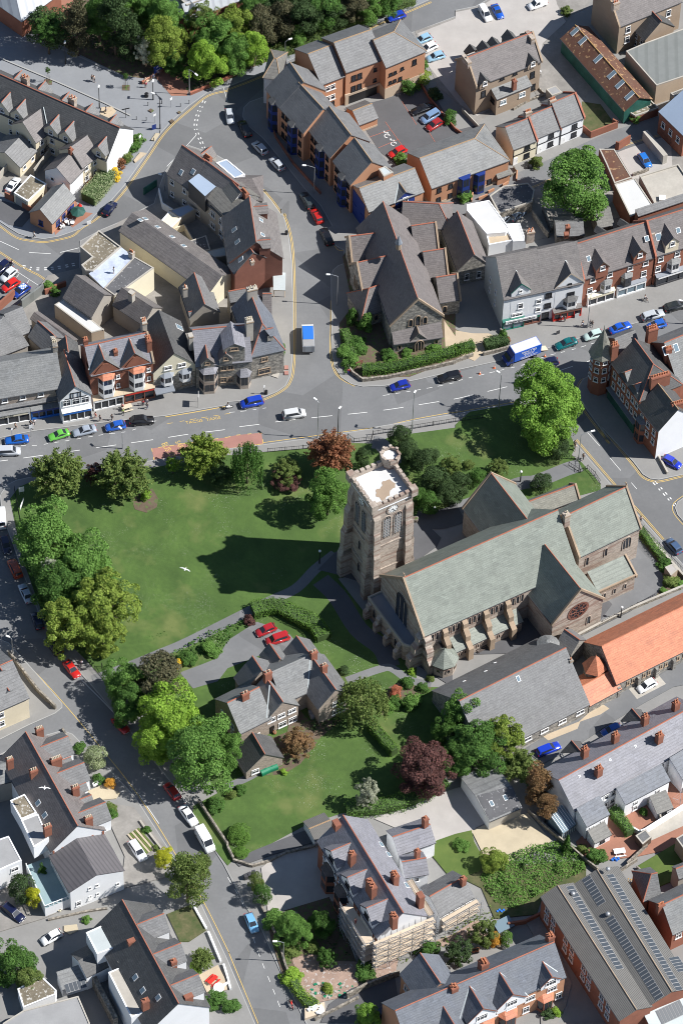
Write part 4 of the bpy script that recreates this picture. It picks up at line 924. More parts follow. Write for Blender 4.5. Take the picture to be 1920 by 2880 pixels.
ribbon(RM,'i 830,92 1080,385 1255,580 1430,780',.11,'line_yellow',.02,off=dy)
ribbon(RM,'f 920,1122 862,1150 832,1210 845,1290 900,1385 1060,1590 i 1000,8 1215,262 1280,345 1350,378 1420,380 1568,345',.11,'line_yellow',.02,off=dy)
ribbon(RM,'i 1600,455 1510,520 1495,565 1520,620 1600,710',.11,'line_yellow',.02,off=[0])
ribbon(RM,'i 910,40 1000,140 1120,280 1250,430',.11,'line_white',.02,dash=(4,3))
ribbon(RM,'i 1360,385 1430,460 1520,560',.22,'line_white',.02,off=[0,.5],dash=(.8,.7))
ribbon(RM,'j 60,30 130,110 250,230 450,450 700,750 950,1070 1210,1480 m 1395,715 1568,1060 n 20,1110 210,1568',.12,'line_yellow',.02)
ribbon(RM,'j 560,275 800,520 1090,870 1300,1150',.12,'line_white',.02)
ribbon(RM,'j 960,1070 1095,1268',.12,'line_white',.02)
ribbon(RM,'n 0,560 60,660 120,780 200,1050 300,1300 370,1480',.1,'line_white',.02,dash=(1.4,1.2))
ribbon(RM,'b -40,560 0,700',.1,'line_white',.02,sm=False)
ribbon(RM,'d 150,370 240,388 380,382 550,350',.24,'line_white',.02,off=[0,.5],dash=(.8,.6))
ribbon(RM,'d 0,190 130,250',.12,'line_white',.02);ribbon(RM,'d 200,268 350,277',.12,'line_white',.02);ribbon(RM,'d 415,268 550,235',.12,'line_white',.02)
ribbon(RM,'a 1400,690 1355,780 1338,880 1370,960 1395,1020',.2,'line_white',.02,off=[0,.5],dash=(.7,.6))
ribbon(RM,'a 1355,925 1285,1003',.12,'line_white',.02);ribbon(RM,'a 1225,1065 1150,1145',.12,'line_white',.02)
for s_ in ('d 130,420 50,520','d 200,460 130,560','d 60,360 140,415 265,495','d 0,330 60,370'):ribbon(RM,s_,.1,'line_white',.02,sm=False)
for s_ in ('b 980,945 1125,895','b 1040,1020 1180,960','b 1085,840 1240,1060','b 1360,870 1440,1000','b 1200,700 1300,860'):ribbon(RM,s_,.09,'line_red',.19,sm=False)
# red bus stop with its lettering, taxi rank lettering, parking symbols
def flat_text(s,p0,p1,size,mat,z=.03,up_px=None,sx=1):
    a,b = G(P(p0)[0]),G(P(p1)[0]);rr = H(b-a).normalized();upv = Z3.cross(rr);o = text(None,s,Vector((0,0,0)),rr,upv,size,mat,Vector((0,0,0)),sx,'road_lettering',.001);o.location = (a.x,a.y,z);tag(o,kind='structure')
LAY[0] += 1
mb = MB();mb.prism([G(p) for p in P('g 1045,150 1568,72 h 60,58 232,42 246,118 0,155 g 1568,160 1062,240')],-.05,.012);tag(mb.build('bus_stop_surface','red_surface'),kind='structure')
ribbon(RM,'g 1062,238 1045,150 1568,72 h 60,58 232,42 246,118',.14,'line_yellow',.022,sm=False,dash=(1.2,.9));ribbon(RM,'g 1020,240 1062,236 1568,156 h 0,152 246,118',.14,'line_yellow',.022,sm=False)
flat_text('BUS STOP','S 478,1275','S 487,1290',1.7,'line_yellow',.024,sx=.75);flat_text('SAFLE BWS','S 515,1270','S 524,1285',1.5,'line_yellow',.024,sx=.75)
flat_text('TACSIS  TAXIS','S 571,1182','S 610,1176',.95,'line_yellow',.024,sx=1.1)
for s_ in ('b 1098,938','b 1143,992'):
    a = G(P(s_)[0]);mb = MB();n = 14;c = H(a)
    for i in range(n-3):t0,t1 = i*2*math.pi/n,(i+1)*2*math.pi/n;mb.add([c+Vector((math.cos(t)*r_,math.sin(t)*r_,.19)) for t,r_ in ((t0,.42),(t1,.42),(t1,.6),(t0,.6))],[(3,2,1,0)])
    for x,y,sx,sy in ((.1,.6,.18,.9),(-.35,.95,.7,.16),(-.6,1.2,.3,.3)):mb.box(c+Vector((x,y,0)),Vector((1,0,0)),Vector((0,1,0)),sx,sy,.18,.19)
    tag(mb.build('road_marking','line_white'),kind='structure')
ribbon('paving_band','a -40,385 20,410 400,570 720,712 900,800',.3,'kerbstone',.30,sm=False);ribbon('paving_band','a 80,200 320,300 560,400 800,510',.3,'kerbstone',.30,sm=False)
ground('garden','k 1370,1450 1440,1390 1568,1345 l 110,1320 130,1400 190,1510 170,1600 60,1640 -40,1640','grass_short')
def patch(name,s,mat):ground(name,s,mat)
for s_ in ('a 1020,765 1040,752 1060,765 1042,778','a 1220,778 1235,768 1248,778 1233,788','a 1165,838 1185,825 1200,838 1180,852','e 390,1055 418,1055 418,1080 390,1080','e 390,1092 418,1092 418,1118 390,1118','e 90,1185 145,1178 152,1192 100,1202'):ground('manhole_cover',s_,'rust_yellow' if s_[0] == 'q' else 'red_surface' if s_[0] == 'e' else 'soil')
for s_ in ('a 700,745 770,740 800,770 740,835 690,790',):ground('tree_pit',s_,'patio_tan')
ground('tactile_paving','a 1100,925 1065,975 1040,970 1075,920','gravel_gold');ground('tactile_paving','a 1010,1060 930,1125 920,1110 965,1055','patio_tan')
# ================= BUILDINGS =================
# ---- top left: cream terrace on the precinct ----
B('terrace','long cream rendered terrace with dark slate roof and red-ridged gablets beside the precinct','a 400,1000','terraced houses')
v = V('a 735,1098 -250,655 845,885',6,40,'slate_dark','cream',wm=['cream','cream','cream','white'])
for s_ in ('a 175,680 112,745','a 72,632 8,705','a 405,787 335,855','a 508,832 442,908','a 733,938 668,1012'):dorm(v,s_,3.2,0,roof='slate_mid',zb=0,win=(1,1.2,'w'))
for s_ in ('a 98,540 150,485','a 262,612 315,560','a 425,690 478,635','a 590,765 637,715','a 755,840 802,790'):dorm(v,s_,3.2,1,roof='slate_mid')
for s_ in ('a 172,525','a 497,668'):chim(s_,11.6,1.7,1.0,4,4,'sandstone',v)
win(v,0,[1.6,4.4],[.07,.14,.2,.33,.38,.5,.62,.8],1,1.3)
for s_ in ('a 175,682 165,780','a 407,787 400,910','a 510,832 497,965','a 735,938 722,1060','a 300,735 325,855','a 600,928 628,1035'):flash(v,s_,0,.18)
v2 = V('a 245,972 400,860 130,855',5.6,38,'slate_purple','cream',ridge=None);win(v2,0,[1.5,4.2],2,.9,1.2);win(v2,3,[4.2],2,.8,1);win(v2,1,[4.2],2,.8,1)
v3 = V('a 565,1145 680,1062 425,1055',5.6,38,'slate_purple','cream',ridge=None);win(v3,0,[1.5,4.2],2,.9,1.2);chim('a 487,1022',8.6,.8,.7,1.8,1,'brick',v3)
v4 = V('a 480,1255 600,1130 352,1190',4.8,36,'slate_purple','white',ridge=None);win(v4,3,[3.3],[.3,.75],.9,.9)
v5 = V('a 137,1145 250,1030 20,1058',3.2,30,'slate_mid','cream',ridge=None);win(v5,0,[1.8],2,.9,1)
B('garage','flat-roofed grey garage beside the white sports car yard','a 200,1290','garage');v = flat('a 210,1203 322,1266 192,1388 95,1328',2.7,'felt_moss','ivory',.12);door_ = 0
mb = MB();p_ = v.pts;e_ = (p_[3]-p_[2]).normalized();o_ = Vector((e_.y,-e_.x,0));o_ = o_ if o_.dot(p_[2]-p_[1]) > 0 else -o_;mb.box((p_[2]+p_[3])/2+o_*.05,e_,o_,2.6,.1,.1,2.2);mb.build('garage_door','felt_grey',v.root,v.root.location)
B('cafe','small brick corner cafe with slate roof beside the green parasol','a 380,1440','cafe');v = V('a 356,1532 514,1358 268,1448',3.4,38,'slate_light','brick_orange',ridge=None)
win(v,0,[1.6],[.25,.5,.75],1.2,1.3,'u');win(v,3,[1.8],[.5],1.0,1.4,'u');door(v,0,.88,1,2.1,'blue_paint')
wallrun('a 565,1325 640,1240 725,1160',.9,.25,'brick','low brick wall with terracotta capping beside the variegated hedge')
wallrun('a 155,1430 240,1475 290,1500',1.6,.25,'brick','brick yard wall running behind the corner cafe')
wallrun('a 35,1360 95,1390',1.7,.3,'brick','short brick wall pier beside the flat-roofed garage')
wallrun('a 235,1215 370,1040',2.2,.2,'concrete','tall pale yard wall between the rear wings of the cream terrace')
wallrun('a -20,1260 70,1150',2.0,.2,'concrete','grey yard wall behind the white sports car')
B('shopping_centre','brick shopping hall with sloping zinc panel roof in the top left corner','a 150,60','shopping centre')
v = V('a 150,135 420,-60 40,-30',5.0,30,'zinc','brick',ridge=None,hip=(3,0))
B('shopping_centre','red brick hall with flat roof edged by sloping zinc mansard above the trees','a 1350,60','shopping centre')
flat('a 1290,150 1800,-60 1500,-260 1090,-90',4.6,'felt_grey','brick',0)
v = V('a 1288,120 1800,-62 1283,35',4.8,38,'zinc','brick',ridge=None,lean=True,z0=4,W=2.2);v = V('a 1288,120 1085,-80 1310,-60',4.8,38,'zinc','brick',ridge=None,lean=True,z0=4,W=2.2);flat('a 1285,35 1800,-150 1500,-300 1150,-90',6.5,'felt_grey','zinc',.2,z0=4.4)
# ---- apartment complex ----
B('apartment_block','large orange brick apartment complex with grey slate roofs curving round the car park','b 700,700','apartments')
kw = dict(ridge='ridge_tan',root=None)
v = V('b 815,490 1068,400 748,285',9.6,33,'slate_mid','brick_orange',**kw,base=None);win(v,0,[4.0,7.0],[.22,.38],1,1.5,'d');win(v,0,[4.2,7.2],[.8],.7,.9,'d')
mb = MB();p_,r_,o_,l_ = face(v,0);mb.box(p_+r_*l_*.45+o_*.05,r_,o_,l_*.84,.14,-.2,2.5);mb.build('archway','black_paint',v.root,v.root.location)
mb = MB();mb.box(p_+r_*l_*.5+o_*.1,r_,o_,l_+.3,.25,2.5,3.1);mb.box(p_+r_*.3+o_*.1,r_,o_,.8,.25,0,2.5);mb.build('plinth','tan_render',v.root,v.root.location)
v = V('b 1090,455 1362,342 1050,255',9.4,33,'slate_mid','brick_orange',hip=(0,4.5),**kw,base=('tan_render',3));win(v,0,[4.3,6.6],[.13,.24],.7,.8,'d');win(v,0,[6.9],[.42],.7,.8,'d');win(v,0,[7.3],[.73],.9,1.4,'d');win(v,0,[4.2],[.38],.8,1,'d')
v = V('b 645,575 802,515 430,415',8.4,33,'slate_mid','brick_orange',**kw);win(v,0,[3.5,6.4],[.3,.52],1,1.4,'w');win(v,0,[1.5],[.5],1,1.4,'d')
SG = [('b 360,732 270,600 520,557',8.6),('b 525,907 360,728 668,757',8.6),('b 710,1077 563,883 852,930',8.6),('b 850,1262 733,1100 1038,1172',8.6)]
for i,(s_,z_) in enumerate(SG):
    v = V(s_,z_,38,'slate_mid','brick_orange',**kw);win(v,0,[1.6,4.3,7.0],[.15,.3,.85] if i else [.4,.75],.9,1.3,'d')
    bay(v,0,.58,0,8,2.6,1.0,'blue_paint','slate_dark',3,.7,.7)
    cb = MB();p_,r_,o_,l_ = face(v,1 if face(v,1)[2].y > 0 else 3);cb.box(p_+r_*l_*.25,r_,o_,l_*.5,.2,z_+2,z_+2.2) if 0 else None
v = V('b 250,526 356,542 303,396',7.6,24,'tile_grey','white',hip=(1.3,1.3),**kw)
v = V('b 972,1450 1348,1312 918,1290',7.0,33,'slate_light','brick_orange',**kw);win(v,3,[1.6,4.3],[.3,.7],1.2,1.6,'u');win(v,0,[1.8,4.6],[.2,.8],.9,1.2,'d')
flash(v,'b 1180,1252 1150,1400');dorm(v,'b 1180,1252 1238,1330',4.2,0,40,wall='blue_paint',roof='slate_light',zb=0,ridge='ridge_tan',win=(1.2,1.3,'w'));win(v,0,[4.0],[.53,.64],1,1.2,'w')
mb = MB();p_,r_,o_,l_ = face(v,3);mb.box(p_+r_*l_*.5+o_*.05,r_,o_,l_*.62,.12,0,7.0);mb.build('blue_panel','blue_paint',v.root,v.root.location)
v = V('b 1405,1288 c 368,1096 b 1335,1083',6.0,33,'slate_light','brick_orange',hip=(0,5),**kw,base=('tan_render',1));win(v,0,[1.7,4.4],[.1,.25],.9,1.2,'d');bay(v,0,.42,0,6,2.8,1,'blue_paint',None,2,.8);bay(v,0,.62,0,5.6,2.6,1,'blue_paint',None,2,.8);win(v,0,[1.6],[.76,.88],.9,1.3,'d')
V('c 292,1218 378,1188 265,1150',2.6,35,'tile_grey','brick_orange',ridge=None);V('c 190,1235 245,1215 170,1205',2.4,25,'tile_grey','brick_orange',ridge=None)
v = flat('b 1040,1162 1085,1143 1140,1186 1075,1216',10.6,'roof_pale','brick_orange',.1,z0=6)
B('bin_store','low slate-roofed brick store standing in the apartment car park','b 930,800','store');v = V('b 905,852 1032,803 850,765',2.7,30,'slate_mid','brick_orange',ridge='ridge_tan',base=('tan_render',.6))
wallrun('b 1225,1060 1330,830 1300,600 1220,640',.01,.1,'brick','low brick kerb round the planting bed by the apartment entrance')
wallrun('b 1330,590 1400,700 1568,900 c 150,1000',.9,.25,'brick','brick wall along the right edge of the apartment car park')
for i,s_ in enumerate(('c 110,1395 120,1340','c 160,1380 220,1355','c 225,1335 265,1315','c 325,1290 365,1265','c 420,1250 425,1190')):wallrun(s_,.9,.25,'brick_orange',['end garden wall nearest the shrub, before the apartments','orange brick garden wall under the blue bay','orange brick garden wall under the first porch','orange brick garden wall under the second porch','orange brick garden wall nearest the cream cottage'][i],group='front garden walls of the apartments')
wallrun('b 640,1340 560,1250 450,1130 330,950 300,860',.8,.25,'brick','low brick front wall along the shaded side of the apartments')
# ---- boarded house and cottages top right ----
B('house','big pebbledashed house with boarded windows and four small rear dormers','c 330,600')
v = V('c 145,583 590,410 100,385',8.6,42,'slate_purple','pebble',cop=(1,1));chim('c 78,400',12.8,2.8,.8,1.6,0,'sandstone',v,ax=v.n);chim('c 515,235',12.8,2.8,.8,1.6,0,'sandstone',v,ax=v.n)
for s_ in ('c 135,345 80,310','c 225,325 183,278','c 292,298 248,252','c 405,258 350,205'):dorm(v,s_,2.4,1,roof='slate_dark',ridge=None)
for s_ in ('c 170,490 215,533','c 502,358 548,398'):dorm(v,s_,2.2,0,roof='slate_dark',ridge=None,win=(.9,1.2,'w'))
win(v,0,[5.3],[.12,.88],1,1.7,'d');win(v,0,[7.7],[.4,.6],.9,.8,'d');win(v,0,[1.6],[.9],1.2,1.6,'d')
v = V('c 285,675 522,580 240,592',5.0,22,'slate_light','pebble',lean=True,ridge=None);win(v,0,[3.2],[.2,.75],1.4,1.3,'p');win(v,3,[3.2],[.3,.6],.6,1.3,'d');chim('c 407,548',8.2,.9,.8,2.6,1,'brick',v)
for nm,lb,s_,z_,w_,c_ in (('cottage','cream end cottage with black window trim beside the apartments','c 400,1020 558,958 340,875',5,'ivory','c 500,762'),('cottage','white middle cottage of the row of three','c 565,940 722,875 520,790',5.1,'white','c 668,680'),('cottage','white cottage with wrapped corner at the far end of the row','c 728,865 884,800 690,695',5.5,'white',None)):
    B(nm,lb,s_,'house');v = V(s_,z_,36,'slate_mid',w_,cop=(0,1,'ridge_red'));win(v,0,[3.8],[.62],1.2,1.3,'d');win(v,0,[1.4],[.62],1.2,1.3,'d');door(v,0,.12,1,2,'white_paint')
    mb = MB();p_,r_,o_,l_ = face(v,0);mb.box(p_+r_*l_*.5+o_*.04,r_,o_,l_,.08,2.5,2.7);mb.box(p_+r_*.1+o_*.04,r_,o_,.2,.08,0,z_-.1);mb.build('quoins','black_paint',v.root,v.root.location)
    if c_:chim(c_,9.2,1.6,.9,2.8,4,'sandstone',v)
wallrun('c 400,1160 425,1195 380,1220',.8,.2,'stone_wall','stone garden wall before the cream end cottage');wallrun('c 545,1090 590,1150',.8,.2,'stone_wall','short garden wall dividing the cottage gardens')
wallrun('c 45,770 160,890',1.2,.2,'concrete','pale retaining wall beside the boarded house');wallrun('c 400,760 500,700 615,660 570,610',.7,.25,'stone_wall','stone yard wall behind the boarded house')
B('shed','long derelict shed with rusty corrugated roof and green boarded side','c 1000,500','shed')
v = V('c 1165,752 735,262 1250,650',4.2,32,'corrugated_rust','green_paint',ridge='rust_yellow',go=.3)
for s_ in ('c 825,212','c 880,275','c 985,400','c 1080,510','c 1135,577','c 1200,655'):skyl(v,s_,1.0,0,2.2)
B('ruin','crumbling brick lean-to against the end of the rusty shed','c 1280,760','ruin');flat('c 1168,760 1345,690 1400,745 1240,800',2.2,'felt_moss','brick',.25)
B('garden_store','small grey flat-roofed box store behind the cottages','c 680,620','store');flat('c 625,612 690,587 735,632 665,655',2.3,'felt_grey','grey_render',.05)
wallrun('c 875,905 930,950 1115,880',1.9,.3,'brick','brick boundary wall with cream panels facing the lane');wallrun('c 1115,880 1080,860',1.9,.3,'brick','brick pier where the panelled lane wall turns')
B('house','tall stone house with grey slate roof at the top right edge','c 1300,100');v = V('c 1130,172 1560,-2 1050,-60',8.2,42,'slate_purple','pebble',cop=(1,0));win(v,0,[6,3.2],[.15,.8],1.1,1.8);chim('c 1105,10',12.5,1.6,.9,2.4,3,'sandstone',v)
v = V('c 1310,265 1230,180 1432,155',5,38,'slate_dark','pebble',ridge='ridge_red');win(v,0,[3.4,1.3],2,.9,1.3)
B('warehouse','flat ribbed-roof warehouse with tan rendered wall on the right edge','c 1400,450','warehouse');flat('c 1175,350 1290,300 1800,110 1950,400 1385,588',5.6,'metal_ribbed','tan_render',.12)
B('warehouse','brick warehouse with blue corrugated roof slope at the right edge','c 1480,900','warehouse');v = V('c 1575,925 1408,762 1800,780',6.5,24,'roof_blue','brick',ridge=None);win(v,0,[3.8],[.2,.5,.8],1,1.6)
B('warehouse','pale corrugated-roof unit behind the blue roof slope','c 1540,680','warehouse');flat('c 1480,640 1900,480 2000,600 1600,740',6.4,'asbestos','tan_render',.1)
B('shed','long low shed with rust-red sheet roof beside the big tree','c 1100,1120','shed');flat('c 990,1025 1095,1025 1215,1222 1095,1262 1040,1130',2.4,'corrugated_rust','brick',.1)
B('outbuilding','flat white-roofed brick outbuilding behind the red terrace','c 1220,1360','outbuilding');flat('c 1095,1268 1235,1226 1368,1425 1205,1492',5.2,'roof_white','brick',.12)
B('outbuilding','concrete flat-roofed building with raised parapet behind the red terrace','c 1430,1280','outbuilding');v = flat('c 1268,1215 1535,1135 1700,1380 1380,1425',5,'concrete','concrete',.35)
mb = MB();q_ = G(P('c 1425,1370')[0],5.1);mb.box(q_,rt,H(up).normalized(),1.3,1.3,5.1,5.6);mb.build('rooflight','white_paint',v.root,v.root.location)
B('outbuilding','white flat-roofed extension behind the stone hall','f 200,80','outbuilding');flat('c 78,1408 232,1378 f 372,100 345,130 215,140 80,-20',4.2,'roof_white','white',.1);flat('f 340,72 445,66 487,186 398,193',3.6,'roof_white','white',.08);flat('f 215,155 355,115 400,190 230,222',3.2,'patio_tan','white',.3)
B('outbuilding','old grey yard building dappled by the big tree','c 400,1400','outbuilding');flat('c 235,1350 330,1282 500,1262 545,1310 530,1390 300,1470',3.0,'felt','stone_wall',.2)
wallrun('f 530,20 620,150 640,170',1.9,.25,'stone_wall','yard wall dividing the back yards under the big tree');wallrun('f 600,-10 660,140',1.8,.25,'stone_wall','second yard wall under the big tree')
B('outbuilding','small slate-roofed outbuilding with twin chimney behind the white pub','f 780,120','outbuilding');v = V('f 700,150 885,140 715,60',3.6,25,'slate_mid','stone_wall',ridge=None);chim('f 775,85',7,.9,.8,2.6,1,'brick',v);chim('f 765,135',6.4,.9,.8,1.2,0,'brick',v)
B('outbuilding','mossy slate outbuilding close to the red terrace rear','f 1040,60','outbuilding');v = V('f 985,90 1090,70 990,-30',3.6,28,'tile_grey','stone_wall',ridge=None)
wallrun('c 1100,1030 1120,1035 1200,985',2.4,.3,'brick','brick arch wall at the entrance to the blue car yard');wallrun('c 1300,960 1440,1130',2.6,1.0,'concrete','long low concrete-topped store beside the blue car')
wallrun('c 1220,1215 1300,1190 1330,1175',1.0,.3,'stone_wall','pale block wall in front of the parked blue car')
# ---- stone hall and old stone church ----
B('church_hall','narrow stone gabled hall with dark slate roof beside the white shop row','f -20,300','hall');v = V('f 20,385 -95,90 110,262',4.6,50,'slate_purple','rubble',W=6);win(v,3,[2],[.3,.7],.9,1.8,'w')
B('church','old rubble stone chapel with steep purple slate roof and many cross gables','e 1200,500','church')
v = V('e 1125,762 890,95 1312,590',6.8,50,'slate_purple','rubble',cop=(1,0));CH = v
for u_,w_,h_,z_ in ((.38,.95,2.0,6.1),(.52,1.15,2.8,6.4),(.66,.95,2.0,6.1)):win(v,3 if face(v,3)[2].y < 0 else 1,[z_],[u_],w_,h_,'n')
K = dict(z0=-.3,cop=(1,0))
v = V('e 862,343 1080,315 848,155',5.5,50,'slate_purple','rubble',cop=(1,0));win(v,3,[3.6],[.35,.5,.65],.5,3,'n')
v = V('e 935,548 1160,495 912,333',5.5,50,'slate_purple','rubble',cop=(1,0));win(v,3,[3.6],[.35,.5,.65],.5,3,'n')
v = V('e 928,706 1120,640 945,525',3.8,46,'slate_purple','rubble',hip=(2.8,0));win(v,0,[2],[.5],1,1.6,'n')
v = V('e 1290,262 1450,238 1170,98',5.2,50,'slate_purple','rubble',cop=(0,1));v = V('e 1370,442 1515,420 1232,280',5.2,50,'slate_purple','rubble',cop=(0,1));v = V('e 1462,605 1600,582 1340,455',4.5,48,'slate_purple','rubble',cop=(0,1));win(v,0,[2],[.25],1,1.8,'n')
v = V('e 1200,78 1535,98 1155,12',5.0,44,'slate_purple','rubble',hip=(0,2.5),W=6.5)
v = V('e 1145,892 1478,842 1155,785',3.0,38,'slate_purple','rubble',lean=True,ridge=None);v2 = dorm(v,'e 1300,765 1330,822',3.6,0,50,wall='rubble',zb=0,ridge='coping');win(v,0,[1.6],[.12,.88],.8,1.2,'n')
q_ = G(P('e 1318,950')[0],0);put_window(ROOT[0],q_+Z3*1.7+H(CAM-q_).normalized()*.0,-CH.n if (-CH.n).dot(rt) > 0 else CH.n,1.8,2.8,'n',name='door')
c_ = G(P('e 1178,205')[0],15);mb = MB();mb.tube(c_-Z3*1.5,c_+Z3*.2,.5,.5,8);o_ = mb.build('bell_turret','coping',CH.root,CH.root.location);mb = MB();mb.tube(c_+Z3*.2,c_+Z3*1.0,.75,.45,8);mb.tube(c_+Z3*1.0,c_+Z3*2.2,.42,.04,8);mb.build('cap','lead',o_,CH.root.location)
wallrun('e 790,940 800,1020 860,1110 930,1160 1100,1140 1400,1075 1568,1035 f 0,1030 120,985',1.0,.35,'stone_wall','low stone wall enclosing the old chapel grounds')
wallrun('f 190,980 280,960 365,935 365,870 310,815',1.0,.35,'stone_wall','stone wall and gate pier beside the white shop row')
# ---- right terrace: white pair and red brick row ----
B('shop_building','pale blue-white gabled estate agent building with green trimmed shopfront','f 450,700','shop')
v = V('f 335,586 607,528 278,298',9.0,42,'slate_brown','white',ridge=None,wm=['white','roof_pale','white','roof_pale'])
for s_ in ('f 418,392 515,545','f 758,322 868,470'):flash(v,s_)
dorm(v,'f 418,392 468,492',3.6,0,48,zb=0,ridge=None,roof='slate_brown',bb='green_shop',win=(.6,.8,'w'));win(v,0,[5.9],[.44],1.0,1.5);win(v,0,[3.5],[.37],2.2,1.0,'b');win(v,0,[6.1,3.7],[.9],1,1.2)
win(v,3,[3,6],[.3,.6],.7,1.2);chim('f 515,118',13.8,1.8,1.0,3,4,'sandstone',v);shop(v,0,.0,.55,2.6,'green_shop',None,'green_shop','dark_grey',.5,'green_shop',2,.5,.25,'glass_pale');shop(v,0,.56,.97,2.6,'brick_dark',None,'green_shop','dark_grey',.3,'lead',2)
mb = MB();p_,r_,o_,l_ = face(v,0);mb.box(p_+r_*l_*.46+o_*.62,r_,o_,l_*.8,.1,1.95,2.85);s1 = mb.build('shop_sign','white_paint',v.root,v.root.location);text(s1,'rogersjones&co',p_+r_*l_*.47+o_*.7+Z3*2.42,r_,Z3,.85,'dark_grey',v.root.location,1.0)
B('pub','white painted pub with black window surrounds and large front gable','f 740,600','pub')
v = V('f 607,528 884,468 550,250',9.0,42,'slate_brown','white',ridge=None);dorm(v,'f 758,322 808,448',5.6,0,48,zb=0,ridge=None,roof='slate_brown',bb='timber',win=(.8,1,'d'));win(v,0,[7.2,4.3],[.14],1.3,1.3,'d');win(v,0,[6],[.7],1.5,1.5,'d');bay(v,0,.7,2.9,5.0,3.0,1,'white_paint','slate_dark',1,.8)
win(v,0,[1.4],[.1],1.4,2,'d');shop(v,0,.27,.98,2.7,'red_paint',None,'brick_dark','pot_cream',.9,'slate_brown',4);chim('f 596,300',12.6,1.3,.9,3.2,4,'pebble',v)
B('terrace','red brick shop terrace with gabled dormers along the main road','f 1120,500','shops')
v = V('f 888,443 1372,290 848,203',8.6,42,'slate_purple','brick',cop=(1,1,'ridge_red'))
for s_ in ('f 960,235 1018,330','f 1220,150 1268,245'):dorm(v,s_,2.6,0,52,wall='brick',ridge=None,win=(1,1.2,'w'),bb='timber_dark')
win(v,0,[7.3],[.13,.37,.66,.88],1.1,1.5);win(v,0,[4.3],[.1,.87],1.1,1.6);bay(v,0,.33,3.2,5.4,2.4,.9,'white_paint','slate_light',1);bay(v,0,.62,3.2,5.6,2.4,.9,'dark_grey','slate_light',1)
shop(v,0,.07,.45,2.9,'white_paint',None,'ivory','dark_grey',.6,'ivory',3);shop(v,0,.49,.9,2.9,'white_paint',None,'white_paint','dark_grey',.6,'lead',3,glass='glass_pale');skyl(v,'f 918,310',.8)
B('terrace','red brick shop with cream dormer at the right end of the terrace','f 1500,350','shops')
v = V('f 1382,285 1760,165 1328,48',8.9,42,'slate_purple','brick',cop=(1,0,'ridge_red'));dorm(v,'f 1440,65 1490,165',2.8,0,50,wall='cream',ridge=None,win=(1,1.3,'w'));win(v,0,[7.3],[.1,.4,.7],1.1,1.5);win(v,0,[4.6],[.07],1.1,1.6);bay(v,0,.35,3.2,5.6,2.8,1,'white_paint','slate_light',1);shop(v,0,.03,.9,2.9,'dark_grey',None,'white_paint','red_paint',.7,'lead',4)
chim('f 1355,130',12,1,.8,2,0,'sandstone',v);skyl(v,'f 1400,160',1.2,0,1.4);skyl(v,'f 1318,172',.9);skyl(v,'f 1535,115',.9)
v = V('c 1260,1480 1620,1360 1240,1440',7.5,20,'slate_mid','brick',ridge=None,lean=True)
V('f 960,110 1010,140 940,70',6,40,'slate_dark','stone_wall',ridge=None);V('f 1120,60 1165,90 1090,30',6,40,'slate_dark','stone_wall',ridge=None)
# ---- middle block ----
B('house','purple-roofed end house with skylights opposite the precinct bend','a 1300,1200');v = V('a 1155,1188 1310,1296 1265,1005',7.2,42,'slate_brown','grey_render');win(v,0,[5.4,2],[.2,.75],1,1.3);skyl(v,'a 1248,1185',.8);skyl(v,'a 1330,1180',.9);chim('a 1432,1075',11.2,1.8,.8,2.6,5,'brick',v);dorm(v,'a 1385,1060 1448,1003',2.6,1)
B('house','house with blue-grey flat dormer roof behind the bend','a 1400,1350');v = V('a 1290,1290 1530,1470 1405,1095',7,42,'slate_brown','grey_render');flat('a 1298,1245 1385,1180 1500,1272 1412,1350',9.6,'roof_blue','dark_grey',0,z0=5);win(v,0,[5.2,2],[.3,.7],1.1,1.4)
B('house','house with grey interlocking tiles and white barge in the middle block','a 1500,1420');v = V('a 1425,1352 1568,1490 1538,1262',8.6,24,'tile_grey','grey_render',ridge=None);win(v,0,[5.2,2],[.3,.7],1.3,1.5)
flat('a 1488,1120 1560,1095 b 120,1200 50,1230',9.0,'roof_blue','white',.1)
B('house','slate house beside the tall brick stack at the inner curve','b 60,1400');v = V('b -40,1480 b -110,1400 b 25,1240',7.5,38,'tile_grey','white',ridge='ridge_red');chim('b 118,1315',11.5,2.0,.8,3,5,'brick',v);V('b 60,1370 240,1370 110,1225',7.2,35,'slate_purple','grey_render',ridge=None,hip=(0,2))
B('terrace','long purple slate roofed terrace with brick gable facing down the side street','D 575,560','houses')
v = V('D 527,600 512,497 590,566',8.6,45,'slate_brown','brick_dark',wm=['grey_render','brick_dark','white','brick_dark']);
for s_ in ('D 538,527','D 545,555','D 553,595'):skyl(v,s_,.9,0,1.2)
dorm(v,'b 180,1422 270,1415',2.6,1,25);dorm(v,'e 205,185 290,185',2.6,1,30);skyl(v,'e 230,45',.8,1);skyl(v,'e 240,145',.8,1)
v = V('e 50,405 10,345 172,262',7.9,45,'slate_mid','brick_dark',hip=(0,0));chim('e 168,322',12,.8,.7,1.2,1,'sandstone',v)
B('canopy','pale sheet-roofed porch canopy on posts over the side street pavement','e 355,480','canopy');v = flat('e 312,402 400,408 398,530 315,528',3.4,'roof_pale','timber',0,z0=3.2)
for s_ in ('e 318,575','e 392,578'):mb = MB();b_ = G(P(s_)[0]);mb.tube(b_,b_+Z3*3.2,.08,n=6);mb.build('leg','timber',v.root,v.root.location)
B('yard_building','cream single-storey yard annexe with flat roof behind the terrace','d 1170,60','outbuilding');v = flat('a 1100,1530 1165,1455 1250,1500 1180,1568',3.0,'ivory','cream',.08);fwin(v,0,1.5,[.5],1,1.2)
